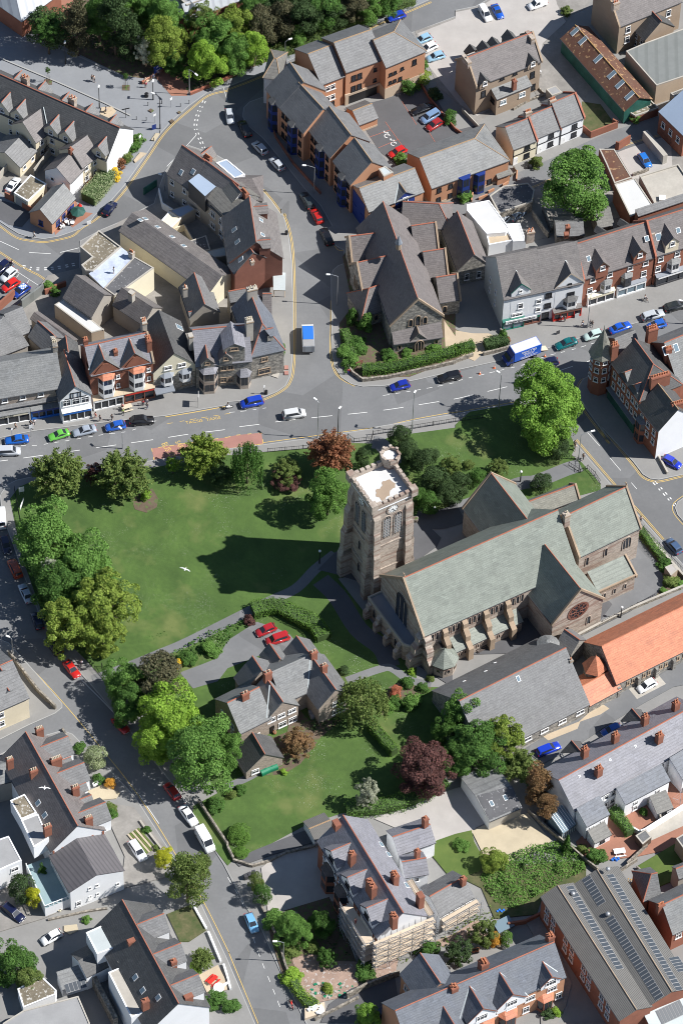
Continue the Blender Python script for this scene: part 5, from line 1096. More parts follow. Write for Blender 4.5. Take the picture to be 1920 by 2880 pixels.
B('yard_building','blue-roofed lean-to in the shaded yard of the middle block','a 1260,1450','outbuilding');flat('a 1165,1450 1300,1405 1345,1440 1240,1500',3.2,'roof_blue','grey_render',.05)
B('yard_building','low building with pale sheet roof in the yard behind the terrace','d 1400,240','outbuilding');flat('d 1345,275 1570,225 1568,290 1390,318',3.0,'roof_pale','grey_render',.05);flat('d 1285,195 1420,150 1450,250 1345,270',3.1,'felt','grey_render',.08)
for i,s_ in enumerate(('a 1095,1340 1120,1440 1200,1490','d 990,-130 1080,-190','d 1200,145 1270,120','d 1270,120 1330,220')):wallrun(s_,1.9,.2,('white','green_paint','cream','concrete')[i],('weathered white yard wall behind the end house','green boarded yard fence behind the end house','cream yard wall behind the long warehouse','grey yard wall beside the pale sheet roof')[i])
B('warehouse','very long warehouse with old purple slates and cream side wall','d 1100,250','warehouse');v = V('d 1440,545 825,112 1568,452',5.4,30,'slate_brown','ivory',ridge=None)
for s_ in ('d 1000,35','d 1085,92','d 965,45','d 1185,160','d 1265,222'):skyl(v,s_,.9,1)
B('workshop','flat-roofed workshop with silver-painted roof strip and cream end wall','d 800,400','workshop');kk = dict(cop='concrete')
v = flat('d 552,235 680,120 835,235 640,400 590,398 565,365 640,308',6.6,'felt_moss','grey_render',.3,**kk);fwin(v,0,4.5,[.3],1.2,1.4,'d')
v = flat('d 835,232 925,300 715,515 612,415',6.5,'roof_silver','ivory',.0);v = flat('d 925,298 1060,375 860,520 790,568 715,515',6.45,'felt','ivory',.15,**kk);chim('d 905,262',8.2,1.1,.8,1.6,3,'concrete',v)
B('house','large slate-roofed workshop house beside the white flat roof','d 620,560');v = V('d 632,706 440,572 780,600',5.2,38,'slate_brown','grey_render',ridge=None)
B('house','slate house running between the yards behind the red twin gables','d 980,640');v = V('d 990,757 780,622 1110,683',5.2,38,'slate_brown','grey_render',ridge=None);chim('d 905,540',9.6,1.2,.9,2.4,0,'concrete',v)
B('outbuilding','long low building with white flat roof behind the red twin gables','d 540,700','outbuilding');flat('d 375,628 445,584 718,800 630,822',4.0,'roof_white','tan_render',.05)
B('house','slate house with red ridge and chimney near the hotel yard','d 1350,600');v = V('d 1310,712 1240,500 1432,690',4.8,42,'slate_mid','grey_render');chim('d 1275,505',9.2,.9,.8,2.6,2,'concrete',v);dorm(v,'d 1325,672 1360,735',2,0) 
B('house','grey slate house with red ridge behind the half-timbered shop','d 330,850');v = V('d 320,945 200,838 420,882',4.6,38,'slate_mid','grey_render')
B('outbuilding','long lilac-grey roof running behind the half-timbered shop','d 420,800','outbuilding');v = V('d 480,905 215,715 552,905',4.2,34,'slate_purple','grey_render',ridge=None)
B('outbuilding','square hipped slate building in the yards at the left edge','d 120,800','outbuilding');v = V('d -40,990 190,900 80,700',5.4,36,'slate_mid','grey_render',hip=(3,3),ridge=None);V('d 95,850 215,800 75,705',5.0,36,'slate_mid','grey_render',ridge=None,W=7)
B('outbuilding','small dark slate roof with red ridge beside the grey terrace chimney','d 460,930','outbuilding');v = V('d 410,1060 385,900 480,1015',6.2,45,'slate_dark','brick')
wallrun('d 150,660 300,548',2.6,.4,'metal_ribbed','corrugated boundary wall beside the back lane');wallrun('d -30,690 100,575',2.2,.4,'brick','tall brick wall beside the chequered-roof car')
wallrun('d 310,560 400,520 455,500',1.5,.4,'brick','overgrown brick wall at the back lane corner')
B('terrace','long grey slate terrace with pent roof and shops at the left edge','d 200,1300','shops')
v = V('d -260,1310 430,1192 -100,1040',6.6,36,'slate_light','vicarage_stone',ridge=None);win(v,0,[5.4],[.42,.6,.78],1.1,1.1);L_ = v
v2 = V('d -260,1390 415,1272 -200,1330',3.9,25,'slate_mid','vicarage_stone',lean=True,ridge=None);chim('d 372,880',12.4,1.0,2.6,4.4,5,'rubble',L_,potmat='pot_cream')
shop(v2,0,.0,.68,2.9,'white_paint','FFYNNON FURNITURE','ivory','dark_grey',1.0,'slate_light',6,.62,.2);shop(v2,0,.69,.99,2.8,'bright_blue',None,'blue_paint','ivory',1.0,'slate_light',4,.5,.6)
B('shop_building','half-timbered gabled shop with striped sign and black and white front','d 520,1280','shop')
v = V('d 415,1286 340,1040 520,1196',6.2,42,'slate_mid','white');FR = 3 if face(v,3)[2].y < 0 else 1;win(v,FR,[5.0],[.2,.5,.8],1.5,1.7,'b');mb = MB();p_,r_,o_,l_ = face(v,FR)
for u_ in (.34,.42,.58,.66):mb.box(p_+r_*l_*u_+o_*.04,r_,o_,.14,.08,6.0,7.6)
mb.box(p_+r_*l_*.5+o_*.05,r_,o_,l_*.7,.09,6.0,6.15);mb.box(p_+r_*l_*.5+o_*.05,r_,o_,l_*.3,.09,7.4,7.55);mb.build('half_timbering','black_paint',v.root,v.root.location)
shop(v,FR,.02,.98,3.2,'white_paint',None,'bright_blue','orange',.8,'white_paint',4,.5,.6)
text(v.root,'SWEETS  &  TREATS',p_+r_*l_*.5+o_*.98+Z3*2.9,r_,Z3,.6,'red_paint',v.root.location) if 0 else None
B('shop_building','red brick building with twin curved gables and white bay windows','d 820,1250','shops')
v = V('d 628,1110 1052,1015 598,912',9.6,40,'slate_lilac','brick',cop=(0,1,'coping'))
flash(v,'d 680,900 610,1080');flash(v,'d 680,900 800,1060');flash(v,'d 890,860 1000,1015');flash(v,'d 890,860 830,1050')
for i,(s_,u_) in enumerate((('d 680,900 718,1045',.24),('d 890,860 930,1008',.74))):
    dorm(v,s_,5.6,0,50,wall='brick',roof='slate_mid',zb=0);p_,r_,o_,l_ = face(v,0);q_ = p_+r_*l_*u_+o_*.18;mb = MB();prf = [(-2.8,8.6),(-2.8,9.4),(-2.2,9.7),(-1.8,10.3),(-1.2,11.2),(-.6,11.8),(0,12.0),(.6,11.8),(1.2,11.2),(1.8,10.3),(2.2,9.7),(2.8,9.4),(2.8,8.6)]
    vs = [q_+r_*x+Z3*z for x,z in prf]+[q_+r_*x+Z3*z-o_*.4 for x,z in prf];n_ = len(prf);mb.add(vs,[tuple(range(n_)),tuple(range(2*n_-1,n_-1,-1))]+[(j,n_+j,n_+(j+1) % n_,(j+1) % n_) for j in range(n_)]);mb.build('gable','brick',v.root,v.root.location)
    bay(v,0,u_,3.4,8.6,3.2,1.3,'white_paint','tile_orange',2,1.1,.9);win(v,0,[4.8,7.3],[u_+.19],.7,1.1)
shop(v,0,.0,.49,3.2,'white_paint',None,'white_paint','dark_grey',1.1,'patio_tan',4,.5,.4);shop(v,0,.5,1.,3.2,'brick',None,'red_paint','ivory',1.1,'patio_tan',3,.5,.5)
chim('d 588,862',13.6,.9,.8,2.2,2,'brick',v);chim('d 795,940',12.6,.8,.8,2.6,1,'brick',v);chim('d 1022,858',14,1.0,1.6,3.4,4,'brick',v);chim('d 990,735',14,1.0,1.6,3.4,4,'concrete',v)
B('pub','cream gabled pub with stone ground floor and twin white bays','d 1200,1150','pub')
v = V('d 1057,1094 952,800 1205,975',6.8,42,'slate_dark','ivory',wm=['ivory','ivory','ivory','ivory'],ridge=None);FR = 3 if face(v,3)[2].y < 0 else 1;p_,r_,o_,l_ = face(v,FR)
mb = MB();mb.box(p_+r_*l_*.5+o_*.04,r_,o_,l_,.1,0,4.6);mb.build('ground_floor','rubble',v.root,v.root.location);win(v,FR,[7.2],[.35,.68],1.5,1.1);bay(v,FR,.32,3.0,5.4,2.6,.9,'white_paint','lead',1,.9,.5);bay(v,FR,.76,3.0,5.4,2.6,.9,'white_paint','lead',1,.9,.5);win(v,FR,[1.8],[.78],2.2,1.4,'s')
mb = MB();mb.box(p_+r_*l_*.22+o_*1.0,r_,o_,l_*.46,2.0,2.3,2.55);c_ = mb.build('canopy','lead',v.root,v.root.location);chim('d 1312,835',11.6,1.2,.8,4,0,'concrete',v);skyl(v,'d 1235,785',1.2,1,1.8)
B('hotel','rubble stone hotel with turret roof, bays and tall chimneys on the corner','e 60,1000','hotel')
v = V('d 1350,1045 e 165,1008 d 1290,805',7.0,40,'slate_lilac','rubble');win(v,0,[5.4,2],[.5,.62],1.2,1.4,'s');bay(v,0,.22,0,6.0,3.6,1.6,'sandstone','slate_lilac',2,.9,.8);bay(v,0,.86,0,3.6,2.8,1.2,'sandstone','slate_lilac',1,1.2,1.1)
for s_ in ('d 1415,905 1448,990','d 1540,870 1575,960'):dorm(v,s_,2.4,0,52,wall='rubble',roof='slate_purple',win=(.9,.9,'s'))
dorm(v,'e 20,740 95,1020',4.0,0,35,wall='rubble',roof='slate_lilac',ridge=None,win=(1.5,.9,'s'),zb=0)
v = V('e 165,978 35,640 245,772',7.2,52,'slate_blue','rubble',hip=(3.6,0),wm=['rubble','rubble','cream','rubble']);FR = 3 if face(v,3)[2].y < 0 else 1;win(v,FR,[5.3],[.4],1.3,1.2,'s');win(v,FR,[1.9],[.4],2.4,1.6,'s');win(v,2,[5,2],[.2,.5,.8],1,1.5,'s');dorm(v,'e 255,800 325,835',2,1,40)
chim('e 168,512',13.4,2.2,1.0,4.2,4,'concrete',v,ax=v.n,potmat='pot_cream');chim('e 148,730',14.2,1.5,1.3,5.5,6,'concrete',v,ax=v.n,potmat='pot_cream')
V('e 245,690 300,690 205,552',7.0,45,'slate_purple','cream',ridge='ridge_red');V('e 20,600 130,580 10,535',6,42,'slate_mid','grey_render',ridge='ridge_red')
mb = MB();mb.prism([G(p) for p in P('e 300,1125 345,1080 365,1085 345,1140')],0,.3);mb.build('step','concrete',v.root,v.root.location)
# ---- red brick corner block, right edge ----
B('shop_building','tall red brick corner block with octagonal spired turret and row of chimneys','f 1200,1150','shops')
v = V('S 1799,1124 1722,1018 1829,1013',10,44,'slate_dark','brick',hip=(3.4,0),wm=['brick','brick','brick','brick']);win(v,0,[4.6,7.6],[.12,.3,.45,.62,.78,.92],1,1.6);dorm(v,'f 1215,1075 1170,1090',2.2,0,wall='brick',roof='slate_light');dorm(v,'f 1280,1162 1238,1175',2.2,0,wall='brick',roof='slate_light');CB = v
mb = MB();p_,r_,o_,l_ = face(v,0);mb.box(p_+r_*l_*.5+o_*.25,r_,o_,l_*.96,.5,0,3.0);o2 = mb.build('shopfront','green_paint',v.root,v.root.location);mb = MB();mb.box(p_+r_*l_*.5+o_*.45,r_,o_,l_*.98,.9,3.0,3.15);mb.build('canopy','lead',o2,v.root.location)
v = V('S 1852,1210 1797,1139 1895,1136',8.6,42,'slate_dark','brick',ridge='ridge_tan',wm=['brick','white','brick','white']);win(v,0,[6.6,4.0],[.2,.5,.8],1,1.5);bay(v,0,.22,0,6,2.6,1,'brick','slate_blue',2,.9)
v = V('S 1906,1078 2010,1035 1830,979',9.0,40,'slate_light','brick');skyl(v,'f 1520,925',1,0,1.6);skyl(v,'f 1445,945',.9,0,1.8)
V('S 1800,978 S 1745,1000 S 1790,955',10,40,'slate_mid','brick',ridge=None,W=5)
for s_,w_,d_,n_ in (('f 1098,900',1.5,1.0,6),('f 1412,1112',4.4,.9,7),('f 1358,785',2.2,1.2,8),('f 1468,925',1.4,.9,4),('f 1545,1298',3.6,.8,7)):chim(s_,14.4 if w_ != 3.6 else 12.6,w_,d_,4.2 if w_ < 3 else 3.2,n_,'brick',CB,ax=Vector((.92,.38,0)))
c_ = H(G(P('f 1010,1180')[0],0));c_ = H(G(P('f 1008,955')[0],10.5));mb = MB();mb.tube(c_-Z3*.2,c_+Z3*10.5,2.0,2.0,8);t_ = mb.build('turret','brick',CB.root,CB.root.location);mb = MB();mb.tube(c_+Z3*10.5,c_+Z3*11.4,2.5,2.0,8);mb.tube(c_+Z3*11.4,c_+Z3*17,2.0,.08,8);mb.tube(c_+Z3*17,c_+Z3*18.2,.1,.03,6);mb.build('roof','slate_lichen',t_,CB.root.location)
for z_ in (4.6,7.2,9.4):
    for a_ in range(8):
        an = math.pi/8+a_*math.pi/4
        q_ = c_+Vector((math.cos(an),math.sin(an),0))*1.86+Z3*z_;put_window(t_,q_,Vector((-math.sin(an),math.cos(an),0)),.9,1.3 if z_ < 9 else .8,'w',True)
# ================= THE PARISH CHURCH =================
B('church','large sandstone parish church with pale green slate roofs and square clock tower','S 1400,1700')
CR = ROOT[0];SA = 'sandstone'
def CV(*a,**k):k.setdefault('ridge','ridge_tan');return V(*a,**k)
N = V('S 1191,1786 1620,1594 1142,1622',9.2,47,'slate_green',SA,ridge='ridge_red',cop=(1,0));e,n = N.e,N.n
Lh = V('S 1629,1563 1799,1481 1760,1369',9.4,47,'slate_green',SA,ridge='ridge_red',cop=(1,1))
TS = V('i 672,1352 430,1048 872,1130',7.6,50,'slate_green',SA,cop=(1,0))
TN = V('i 330,905 60,555 248,322',7.6,50,'slate_green',SA,cop=(0,1))
VE = V('i 440,640 850,488 455,535',5.4,42,'slate_lichen',SA,cop=(0,1))
SE = V('i 985,1137 1240,1022 920,995',4.6,22,'slate_green',SA,lean=True,cop=(0,1),par=.25)
AI = V('S 1282,1831 1468,1745 1274,1780',3.4,30,'slate_green',SA,lean=True,W=2.6,ridge=None)
def at(u,y):return N.A+e*u+n*y
def buttress(c,out,wd,steps,z0=-.2,par=CR,mat=SA):
    x = out.cross(Z3);c = H(c);prev = 0;zb = z0;mb = MB()
    for zt,dp,slope in steps:      # from the ground up: each stage depth dp up to zt, then a weathering slope back
        vs = []
        nx = steps[steps.index((zt,dp,slope))+1][1] if steps.index((zt,dp,slope))+1 < len(steps) else 0
        for sx in (-wd/2,wd/2):
            p0 = c+x*sx;vs += [Vector((p0.x,p0.y,zb))-out*.05,p0+out*dp+Z3*zb,p0+out*dp+Z3*zt,p0+out*nx+Z3*(zt+slope),Vector((p0.x,p0.y,zt+slope))-out*.05]
        mb.add(vs,[(4,3,2,1,0),(5,6,7,8,9),(1,2,7,6),(2,3,8,7),(3,4,9,8)][::1]);zb = zt
    mb.build('buttress',mat,par,CR.location)
LN = N.L
for f_ in (.135,.262,.402,.545):buttress(at(f_*LN,0),-n,1.0,[(3.3,3.2,.9),(5.6,1.9,1.2),(8.0,.8,.6)],mat='coping')
buttress(at(.6,0),-n,1.4,[(3.0,2.6,.8),(5.6,1.7,1.0),(8.2,.9,.6)]);buttress(at(0,.7),-e,1.4,[(3.0,2.6,.8),(5.6,1.7,1.0),(8.2,.9,.6)])
for f_ in (.058,.195,.33,.475,.615):
    for k in (-1,0,1):put_window(CR,at(f_*LN+k*.95,0)+Z3*7.2,e,.75,2.2,'a')
win(AI,0,[2.0],[.08,.14,.33,.4,.58,.65,.82,.9],.55,1.1,'a');win(N,3,[8.0],[.5],4.2,8.0,'a')
win(Lh,0,[6.6],[.14,.45],.8,2.4,'a');win(Lh,0,[6.3],[.8],2.0,3.2,'a');win(SE,0,[2.6],[.18,.45,.74],.7,1.5,'a');win(TS,3 if face(TS,3)[2].y < 0 else 1,[3.0],[.3,.74],.95,2.4,'a')
# rose window of the south transept
flash(N,'i 632,835 572,1085');FR = 3 if face(TS,3)[2].y < 0 else 1;p_,r_,o_,l_ = face(TS,FR);c_ = p_+r_*l_*.5+Z3*7.6;mb = MB()
def disc(mb,c,r_,up_,rad,mi,off,o_,n=24,r0=0):
    pts = [c+o_*off+(r_*math.cos(t*2*math.pi/n)+up_*math.sin(t*2*math.pi/n))*rad for t in range(n)]
    if r0:
        q = [c+o_*off+(r_*math.cos(t*2*math.pi/n)+up_*math.sin(t*2*math.pi/n))*r0 for t in range(n)];mb.add(q+pts,[(i,(i+1) % n,n+(i+1) % n,n+i)[::-1] for i in range(n)],mi)
    else:mb.add(pts,[tuple(range(n))],mi)
disc(mb,c_,r_,Z3,2.0,0,.06,o_)
disc(mb,c_,r_,Z3,2.25,1,.10,o_,r0=1.85)
for k in range(8):
    a_ = k*math.pi/4;mb.tube(c_+o_*.12+(r_*math.cos(a_)+Z3*math.sin(a_))*.5,c_+o_*.12+(r_*math.cos(a_)+Z3*math.sin(a_))*1.9,.07,n=5,mi=1);q_ = c_+(r_*math.cos(a_+.39)+Z3*math.sin(a_+.39))*1.3;disc(mb,q_,r_,Z3,.5,1,.13,o_,10,.36)
disc(mb,c_,r_,Z3,.55,1,.13,o_,12,.4)
mb.build('rose_window',['glass','brick_dark'],CR,CR.location)
for v_,nm in ((N,0),(Lh,1),(Lh,0)):     # gable crosses
    u_ = v_.L if nm else 0;q_ = v_.A+v_.e*u_+v_.n*v_.hw;mb = MB();mb.tube(q_+Z3*(v_.zr+.2),q_+Z3*(v_.zr+1.3),.11,n=6);mb.tube(q_-v_.n*.4+Z3*(v_.zr+.95),q_+v_.n*.4+Z3*(v_.zr+.95),.09,n=6);mb.build('cross','coping',CR,CR.location)
chim('i 765,600',17.3,1.3,1.1,3.2,2,'sandstone',N,root=CR,potmat='pot_cream')
# octagonal baptistry at the south-west corner
c_ = H(G((1249,1825),5.8));mb = MB();mb.tube(c_-Z3*.2,c_+Z3*3.2,2.4,2.4,8);o1 = mb.build('baptistry',SA,CR,CR.location);mb = MB();mb.tube(c_+Z3*3.1,c_+Z3*3.25,2.75,2.75,8);mb.tube(c_+Z3*3.25,c_+Z3*5.7,2.75,.06,8);mb.tube(c_+Z3*5.6,c_+Z3*6.1,.12,.03,6);mb.build('roof','slate_green',o1,CR.location)
for k in range(8):
    an = math.pi/8+k*math.pi/4;put_window(o1,c_+Vector((math.cos(an),math.sin(an),0))*2.24+Z3*1.9,Vector((-math.sin(an),math.cos(an),0)),.8,1.0,'a',True)
d_ = n;x_ = e;mb = MB();w_ = 1.5
vs = [c_+x_*-w_+Z3*3.2+d_*.8,c_+x_*w_+Z3*3.2+d_*.8,c_+Z3*5.0+d_*.8,c_-x_*w_+Z3*3.2+d_*4.2,c_+x_*w_+Z3*3.2+d_*4.2,c_+Z3*5.0+d_*4.2];mb.slab(vs,[(0,2,5,3)[::-1],(1,4,5,2)[::-1]],.15);mb.build('link_roof','slate_mid',CR,CR.location)
# narthex along the west front
NX = flat('S 1034,1682 1074,1664 1188,1803 1170,1826 1134,1816',4.4,'lead',SA,.45,root=CR)
for i in range(4):
    a_,b_ = NX.pts[4],NX.pts[0];q_ = a_+(b_-a_)*(.08+.28*i);oo = H(b_-a_).normalized().cross(Z3);oo = oo if oo.dot(-e) > 0 else -oo;buttress(q_,oo,.9,[(2.2,1.3,.5),(3.6,.7,.5)])
fwin(NX,4,2.4,[.2,.35,.62,.8],1.1,2.4,'a')
# ---- tower ----
ZT = 27.0;c0 = H(G((1050,1420),ZT+.7));S_ = 8.1
def tw(a,b):return c0+e*(a*S_)+n*(b*S_)
mb = MB();mb.box(tw(.5,.5),e,n,S_,S_,-.3,ZT-1.2);mb.box(tw(.5,.5),e,n,S_+.35,S_+.35,14.6,14.9);mb.box(tw(.5,.5),e,n,S_+.3,S_+.3,7.6,7.9);TW = mb.build('tower',SA,CR,CR.location)
mb = MB();mb.box(tw(.5,.5),e,n,S_+.5,S_+.5,ZT-1.25,ZT-1.02);mb.build('string_course','white',TW,CR.location)
mb = MB();t_ = .55
for k,(a,b,sx,sy) in enumerate(((.5,0,S_+.3,t_),(.5,1,S_+.3,t_),(0,.5,t_-.02,S_-.5),(1,.5,t_-.02,S_-.5))):
    mb.box(tw(a,b),e,n,sx,sy,ZT-.85,ZT-.05-.003*k)
    m_ = 6
    for i in range(m_):
        f_ = (i+.5)/m_-.5;q_ = tw(a,b)+(e if sx > sy else n)*(f_*S_*.84);mb.box(q_,e,n,.78 if sx > sy else t_+.04,t_+.04 if sx > sy else .78,ZT-.055,ZT+.5)
for a,b in ((0,0),(1,0),(0,1),(1,1)):
    q_ = tw(a,b)
    mb.box(q_,e,n,1.25,1.25,ZT-1.1,ZT+.85)
mb.build('battlements',SA,TW,CR.location)
mb = MB();mb.box(tw(.5,.5),e,n,S_-.5,S_-.5,ZT-1.2,ZT-1.0);RF = mb.build('roof','roof_white',TW,CR.location)
mb = MB()
for a,b,r_ in ((.42,.33,1.25),(.64,.46,1.2),(.52,.4,.8)):
    n_ = 18;q_ = tw(a,b)+Z3*(ZT-.99+.01*r_);mb.add([q_+Vector((math.cos(t*6.283/n_),math.sin(t*6.283/n_),0))*r_*(1+.14*math.sin(t*1.9)) for t in range(n_)],[tuple(range(n_))])
mb.box(tw(.35,.16),e,n,.8,1.6,ZT-1.0,ZT-.985);mb.build('roof_stain','pebble',RF,CR.location)
ST = tw(.97,.97);mb = MB();mb.tube(ST-Z3*.3,ST+Z3*(ZT+1.1),1.5,1.45,8);st = mb.build('stair_turret',SA,TW,CR.location)
mb = MB()
for k in range(8):
    a0,a1 = k*math.pi/4,(k+1)*math.pi/4;p0 = ST+Vector((math.cos(a0),math.sin(a0),0))*1.65;p1 = ST+Vector((math.cos(a1),math.sin(a1),0))*1.65;ex = (p1-p0).normalized();mb.box((p0+p1)/2,ex,Vector((-ex.y,ex.x,0)),(p1-p0).length,.35+.003*k,ZT+.6,ZT+1.8+.002*k);mb.box(p0,ex,Vector((-ex.y,ex.x,0)),.5,.42,ZT+1.8,ZT+2.1)
mb.build('parapet',SA,st,CR.location);mb = MB();mb.tube(ST+Z3*(ZT+1.1),ST+Z3*(ZT+1.25),1.4,1.35,8);mb.build('roof','roof_white',st,CR.location)
stg = [(6.5,2.3,1.4),(12.5,1.8,1.4),(18.5,1.2,1.2),(23.0,.6,1.4)];stf = [(6.5,1.1,.9),(12.5,.85,.9),(18.5,.6,.8),(23.0,.35,.8)]
for a,b,o_ in ((.1,0,-n),(.9,0,-n),(0,.1,-e),(0,.9,-e),(1,.1,e),(.1,1,n)):buttress(tw(a,b),o_,1.35,stg if o_.dot(e) < -.5 and b > .5 else stf,par=TW)
for o_,a,b in ((-n,.5,0),(-e,0,.5)):
    r_ = (-o_).cross(Z3)
    for k in (-1,1):
        q_ = tw(a,b)+r_*(k*1.15);put_window(TW,q_+Z3*19.6,r_,1.75,6.2,'a',True,'belfry_window');mb = MB()
        for i in range(11):mb.box(q_+o_*.10,r_,o_,1.2,.16,17+i*.46,17.12+i*.46)
        mb.build('louvres','galvanised',TW,CR.location)
    q_ = tw(a,b)+Z3*24.3;mb = MB();disc(mb,q_,r_,Z3,1.05,0,.08,o_);disc(mb,q_,r_,Z3,1.3,1,.14,o_,r0=1.0)
    for k in range(12):
        a_ = k*math.pi/6;mb.tube(q_+o_*.12+(r_*math.cos(a_)+Z3*math.sin(a_))*.72,q_+o_*.12+(r_*math.cos(a_)+Z3*math.sin(a_))*.95,.045,n=4,mi=2)
    mb.tube(q_+o_*.13,q_+o_*.13+(r_*.3-Z3*.75),.04,n=4,mi=2);mb.tube(q_+o_*.13,q_+o_*.13+(-r_*.4-Z3*.2),.05,n=4,mi=2);mb.build('clock',['clock_white','sandstone','black_paint'],TW,CR.location)
for z_ in (5.0,11.5):put_window(TW,tw(0,.5)+Z3*z_,(e).cross(Z3),1.0,2.6,'a',True)
# ---- halls south of the church ----
B('church_hall','long grey slate church hall with red ridge and brick-trimmed stone wall','l 500,600','hall');HL = V('l 195,805 920,437 115,377',3.6,35,'slate_mid','rubble');win(HL,0,[2.1],[.42,.58,.75,.92],1.6,1.0,'w');chim('l 795,135',9.2,.7,.7,3,1,'rubble',HL);chim('l 128,452',9,.7,.7,2.6,1,'rubble',HL);skyl(HL,'l 433,268',.7)
c_ = H(G(P('l 640,20')[0],6));mb = MB();mb.tube(c_,c_+Z3*5.6,2.0,2.0,12);t_ = mb.build('turret','rubble',HL.root,HL.root.location);mb = MB();mb.tube(c_+Z3*5.6,c_+Z3*6.6,2.1,.3,12);mb.build('roof','slate_light',t_,HL.root.location)
V('l 800,90 700,20 735,-90',4.5,40,'slate_mid','rubble',W=4)
B('school_hall','stone hall with bright orange tiled roof and pyramid-capped turret','l 1300,100','hall');OH = V('l 1110,297 1800,-45 1015,40',4.2,38,'tile_orange','rubble',ridge='tile_orange',hip=(0,0));win(OH,0,[2.4],[.12,.17,.28,.33,.45,.5,.62,.68],.6,1.3,'s')
for u_ in (.02,.22,.4,.57):p_,r_,o_,l_ = face(OH,0);CRl = CR;mb = MB();mb.box(p_+r_*l_*u_+o_*.3,r_,o_,.6,.6,0,3.0);mb.build('buttress','rubble',OH.root,OH.root.location)
V('l 925,447 1140,330 870,320',2.8,32,'tile_orange','rubble',ridge='tile_orange');win(OH,3,[3],[.5],1,1.5,'s')
c_ = H(G(P('l 965,135')[0],7.2));mb = MB();mb.tube(c_,c_+Z3*5.2,1.9,1.9,6);t_ = mb.build('turret','rubble',OH.root,OH.root.location);mb = MB();mb.tube(c_+Z3*5.1,c_+Z3*8.2,2.3,.08,6);mb.tube(c_+Z3*8.1,c_+Z3*8.6,.16,.03,6);mb.build('roof','tile_orange',t_,OH.root.location)
B('bin_shelter','small square flat-roofed shelter beside the side road hedge','i 1490,980','shelter');flat('i 1443,968 1495,945 1532,985 1485,1025',2.1,'gravel_lilac','pebble',.05)
for s_,lb in (('i 1260,690 1400,850 1568,1040 1700,1190','low stone boundary wall along the church side of the road'),('i 780,1485 1000,1370 1200,1270 1568,1115 1700,1060','long stone wall between church path and the orange-roofed hall')):wallrun(s_,.9,.3,'stone_wall',lb,cap='concrete')
# ---- vicarage ----
B('vicarage','large stone vicarage with lichen grey roofs, many gables and white windows','k 450,400','house');VS = 'vicarage_stone'
VM = V('k 380,428 640,312 310,215',5.2,38,'slate_light',VS,ridge=None);flash(VM,'k 567,140 552,355')
V1 = V('k 86,637 300,530 -5,436',5.2,38,'slate_light',VS);win(V1,0,[1.6],[.55],1.1,1.2);win(V1,3,[4,1.6],[.3,.7],1,1.3)
VA = V('k 270,546 150,370 390,440',5.0,40,'slate_light',VS);flash(V1,'k 290,312 268,540');FR = 3 if face(VA,3)[2].y < 0 else 1;win(VA,FR,[4.1],[.15,.46,.8],1.5,1.2,'b');win(VA,FR,[1.3],[.5,.82],1.6,1.5,'b');door(VA,FR,.16)
VB = V('k 630,468 440,205 755,356',5.2,40,'slate_mid',VS);FR = 3 if face(VB,3)[2].y < 0 else 1;win(VB,FR,[4.2,1.6],[.62],2.6,1.3,'b')
V('k 52,250 115,345 178,123',5.0,42,'slate_mid',VS);V('k 228,96 300,200 292,30',5.0,42,'slate_mid',VS);V('k 388,78 480,205 495,0',5.0,42,'slate_mid',VS)
for s_,w_ in (('k 120,365',1.6),('k 275,222',1.6),('k 592,80',1.4),('k 664,172',1.2)):chim(s_,10.2,w_,.8,2.8,2,'brick',V1,potmat='pot_cream')
VO = V('k 128,908 45,765 262,797',2.6,38,'slate_dark',VS);FR = 3 if face(VO,3)[2].y < 0 else 1;win(VO,FR,[1.6],[.25],1.4,1.2);V('k 165,690 230,760 90,655',2.6,35,'slate_mid',VS) 
B('shed','timber shed with corrugated asbestos roof beside the garden drive','k 660,1270','shed');V('k 600,1378 740,1320 560,1303',2.3,18,'asbestos','white',ridge='ridge_tan')
# ---- bottom centre: half-timbered brick house in scaffolding ----
B('house','long brick house with lilac slate roof and gablets, one end wrapped in scaffolding','n 950,550');HS = V('n 625,302 1032,970 805,147',8.4,38,'slate_lilac','brick',wm=['brick','white','white','brick']);
# dark north-west slope is only in shade, same slates
for s_ in ('n 845,322 705,362','n 958,503 818,565','n 1102,708 950,772'):dorm(HS,s_,4.4,0,42,wall='white',roof='slate_lilac',zb=0,win=(1.4,1.2,'d'),bb='black_paint')
win(HS,0,[1.8,4.8,6.9],[.12,.3,.38,.52],1.1,1.5);bay(HS,0,.22,0,6,3.2,1.4,'brick','tile_brown',2,.9);bay(HS,0,.44,0,6,3.2,1.4,'brick','tile_brown',2,.9)
for s_ in ('n 1058,333','n 1108,402','n 1232,615'):skyl(HS,s_,1.1,1,1.0)
flash(HS,'n 848,322 770,475');flash(HS,'n 960,505 885,655');flash(HS,'n 1103,708 1020,860')
for s_,w_,n_ in (('n 750,180',1.6,0),('n 858,392',1.2,3),('n 990,600',2.6,5),('n 1145,820',1.5,4),('n 1152,535',1.6,5),('n 1328,678',1.4,0)):chim(s_,13.6 if n_ != 0 else 12.6,w_,1.0,3.6,n_,'brick',HS)
for s_,lb in (('n 1178,397 1428,312 1080,300',0),('n 1222,555 1380,528 1175,457',1),('n 1462,822 o 125,690 n 1390,692',2)):
    v = V(s_,4.8,34,'slate_lilac' if lb < 2 else 'slate_mid','white');win(v,0,[3.3],3 if lb == 2 else 1,1,1.2)
chim('n 1362,150',8.8,1,.9,2.6,1,'brick',v);chim('n 1308,372',8.2,.9,.8,2.2,1,'brick',v);chim('o 55,562',8.6,1,.8,2.2,1,'brick',v)
B('scaffolding','boarded tube scaffolding wrapped round the end of the half-timbered house','n 1100,1000','scaffolding')
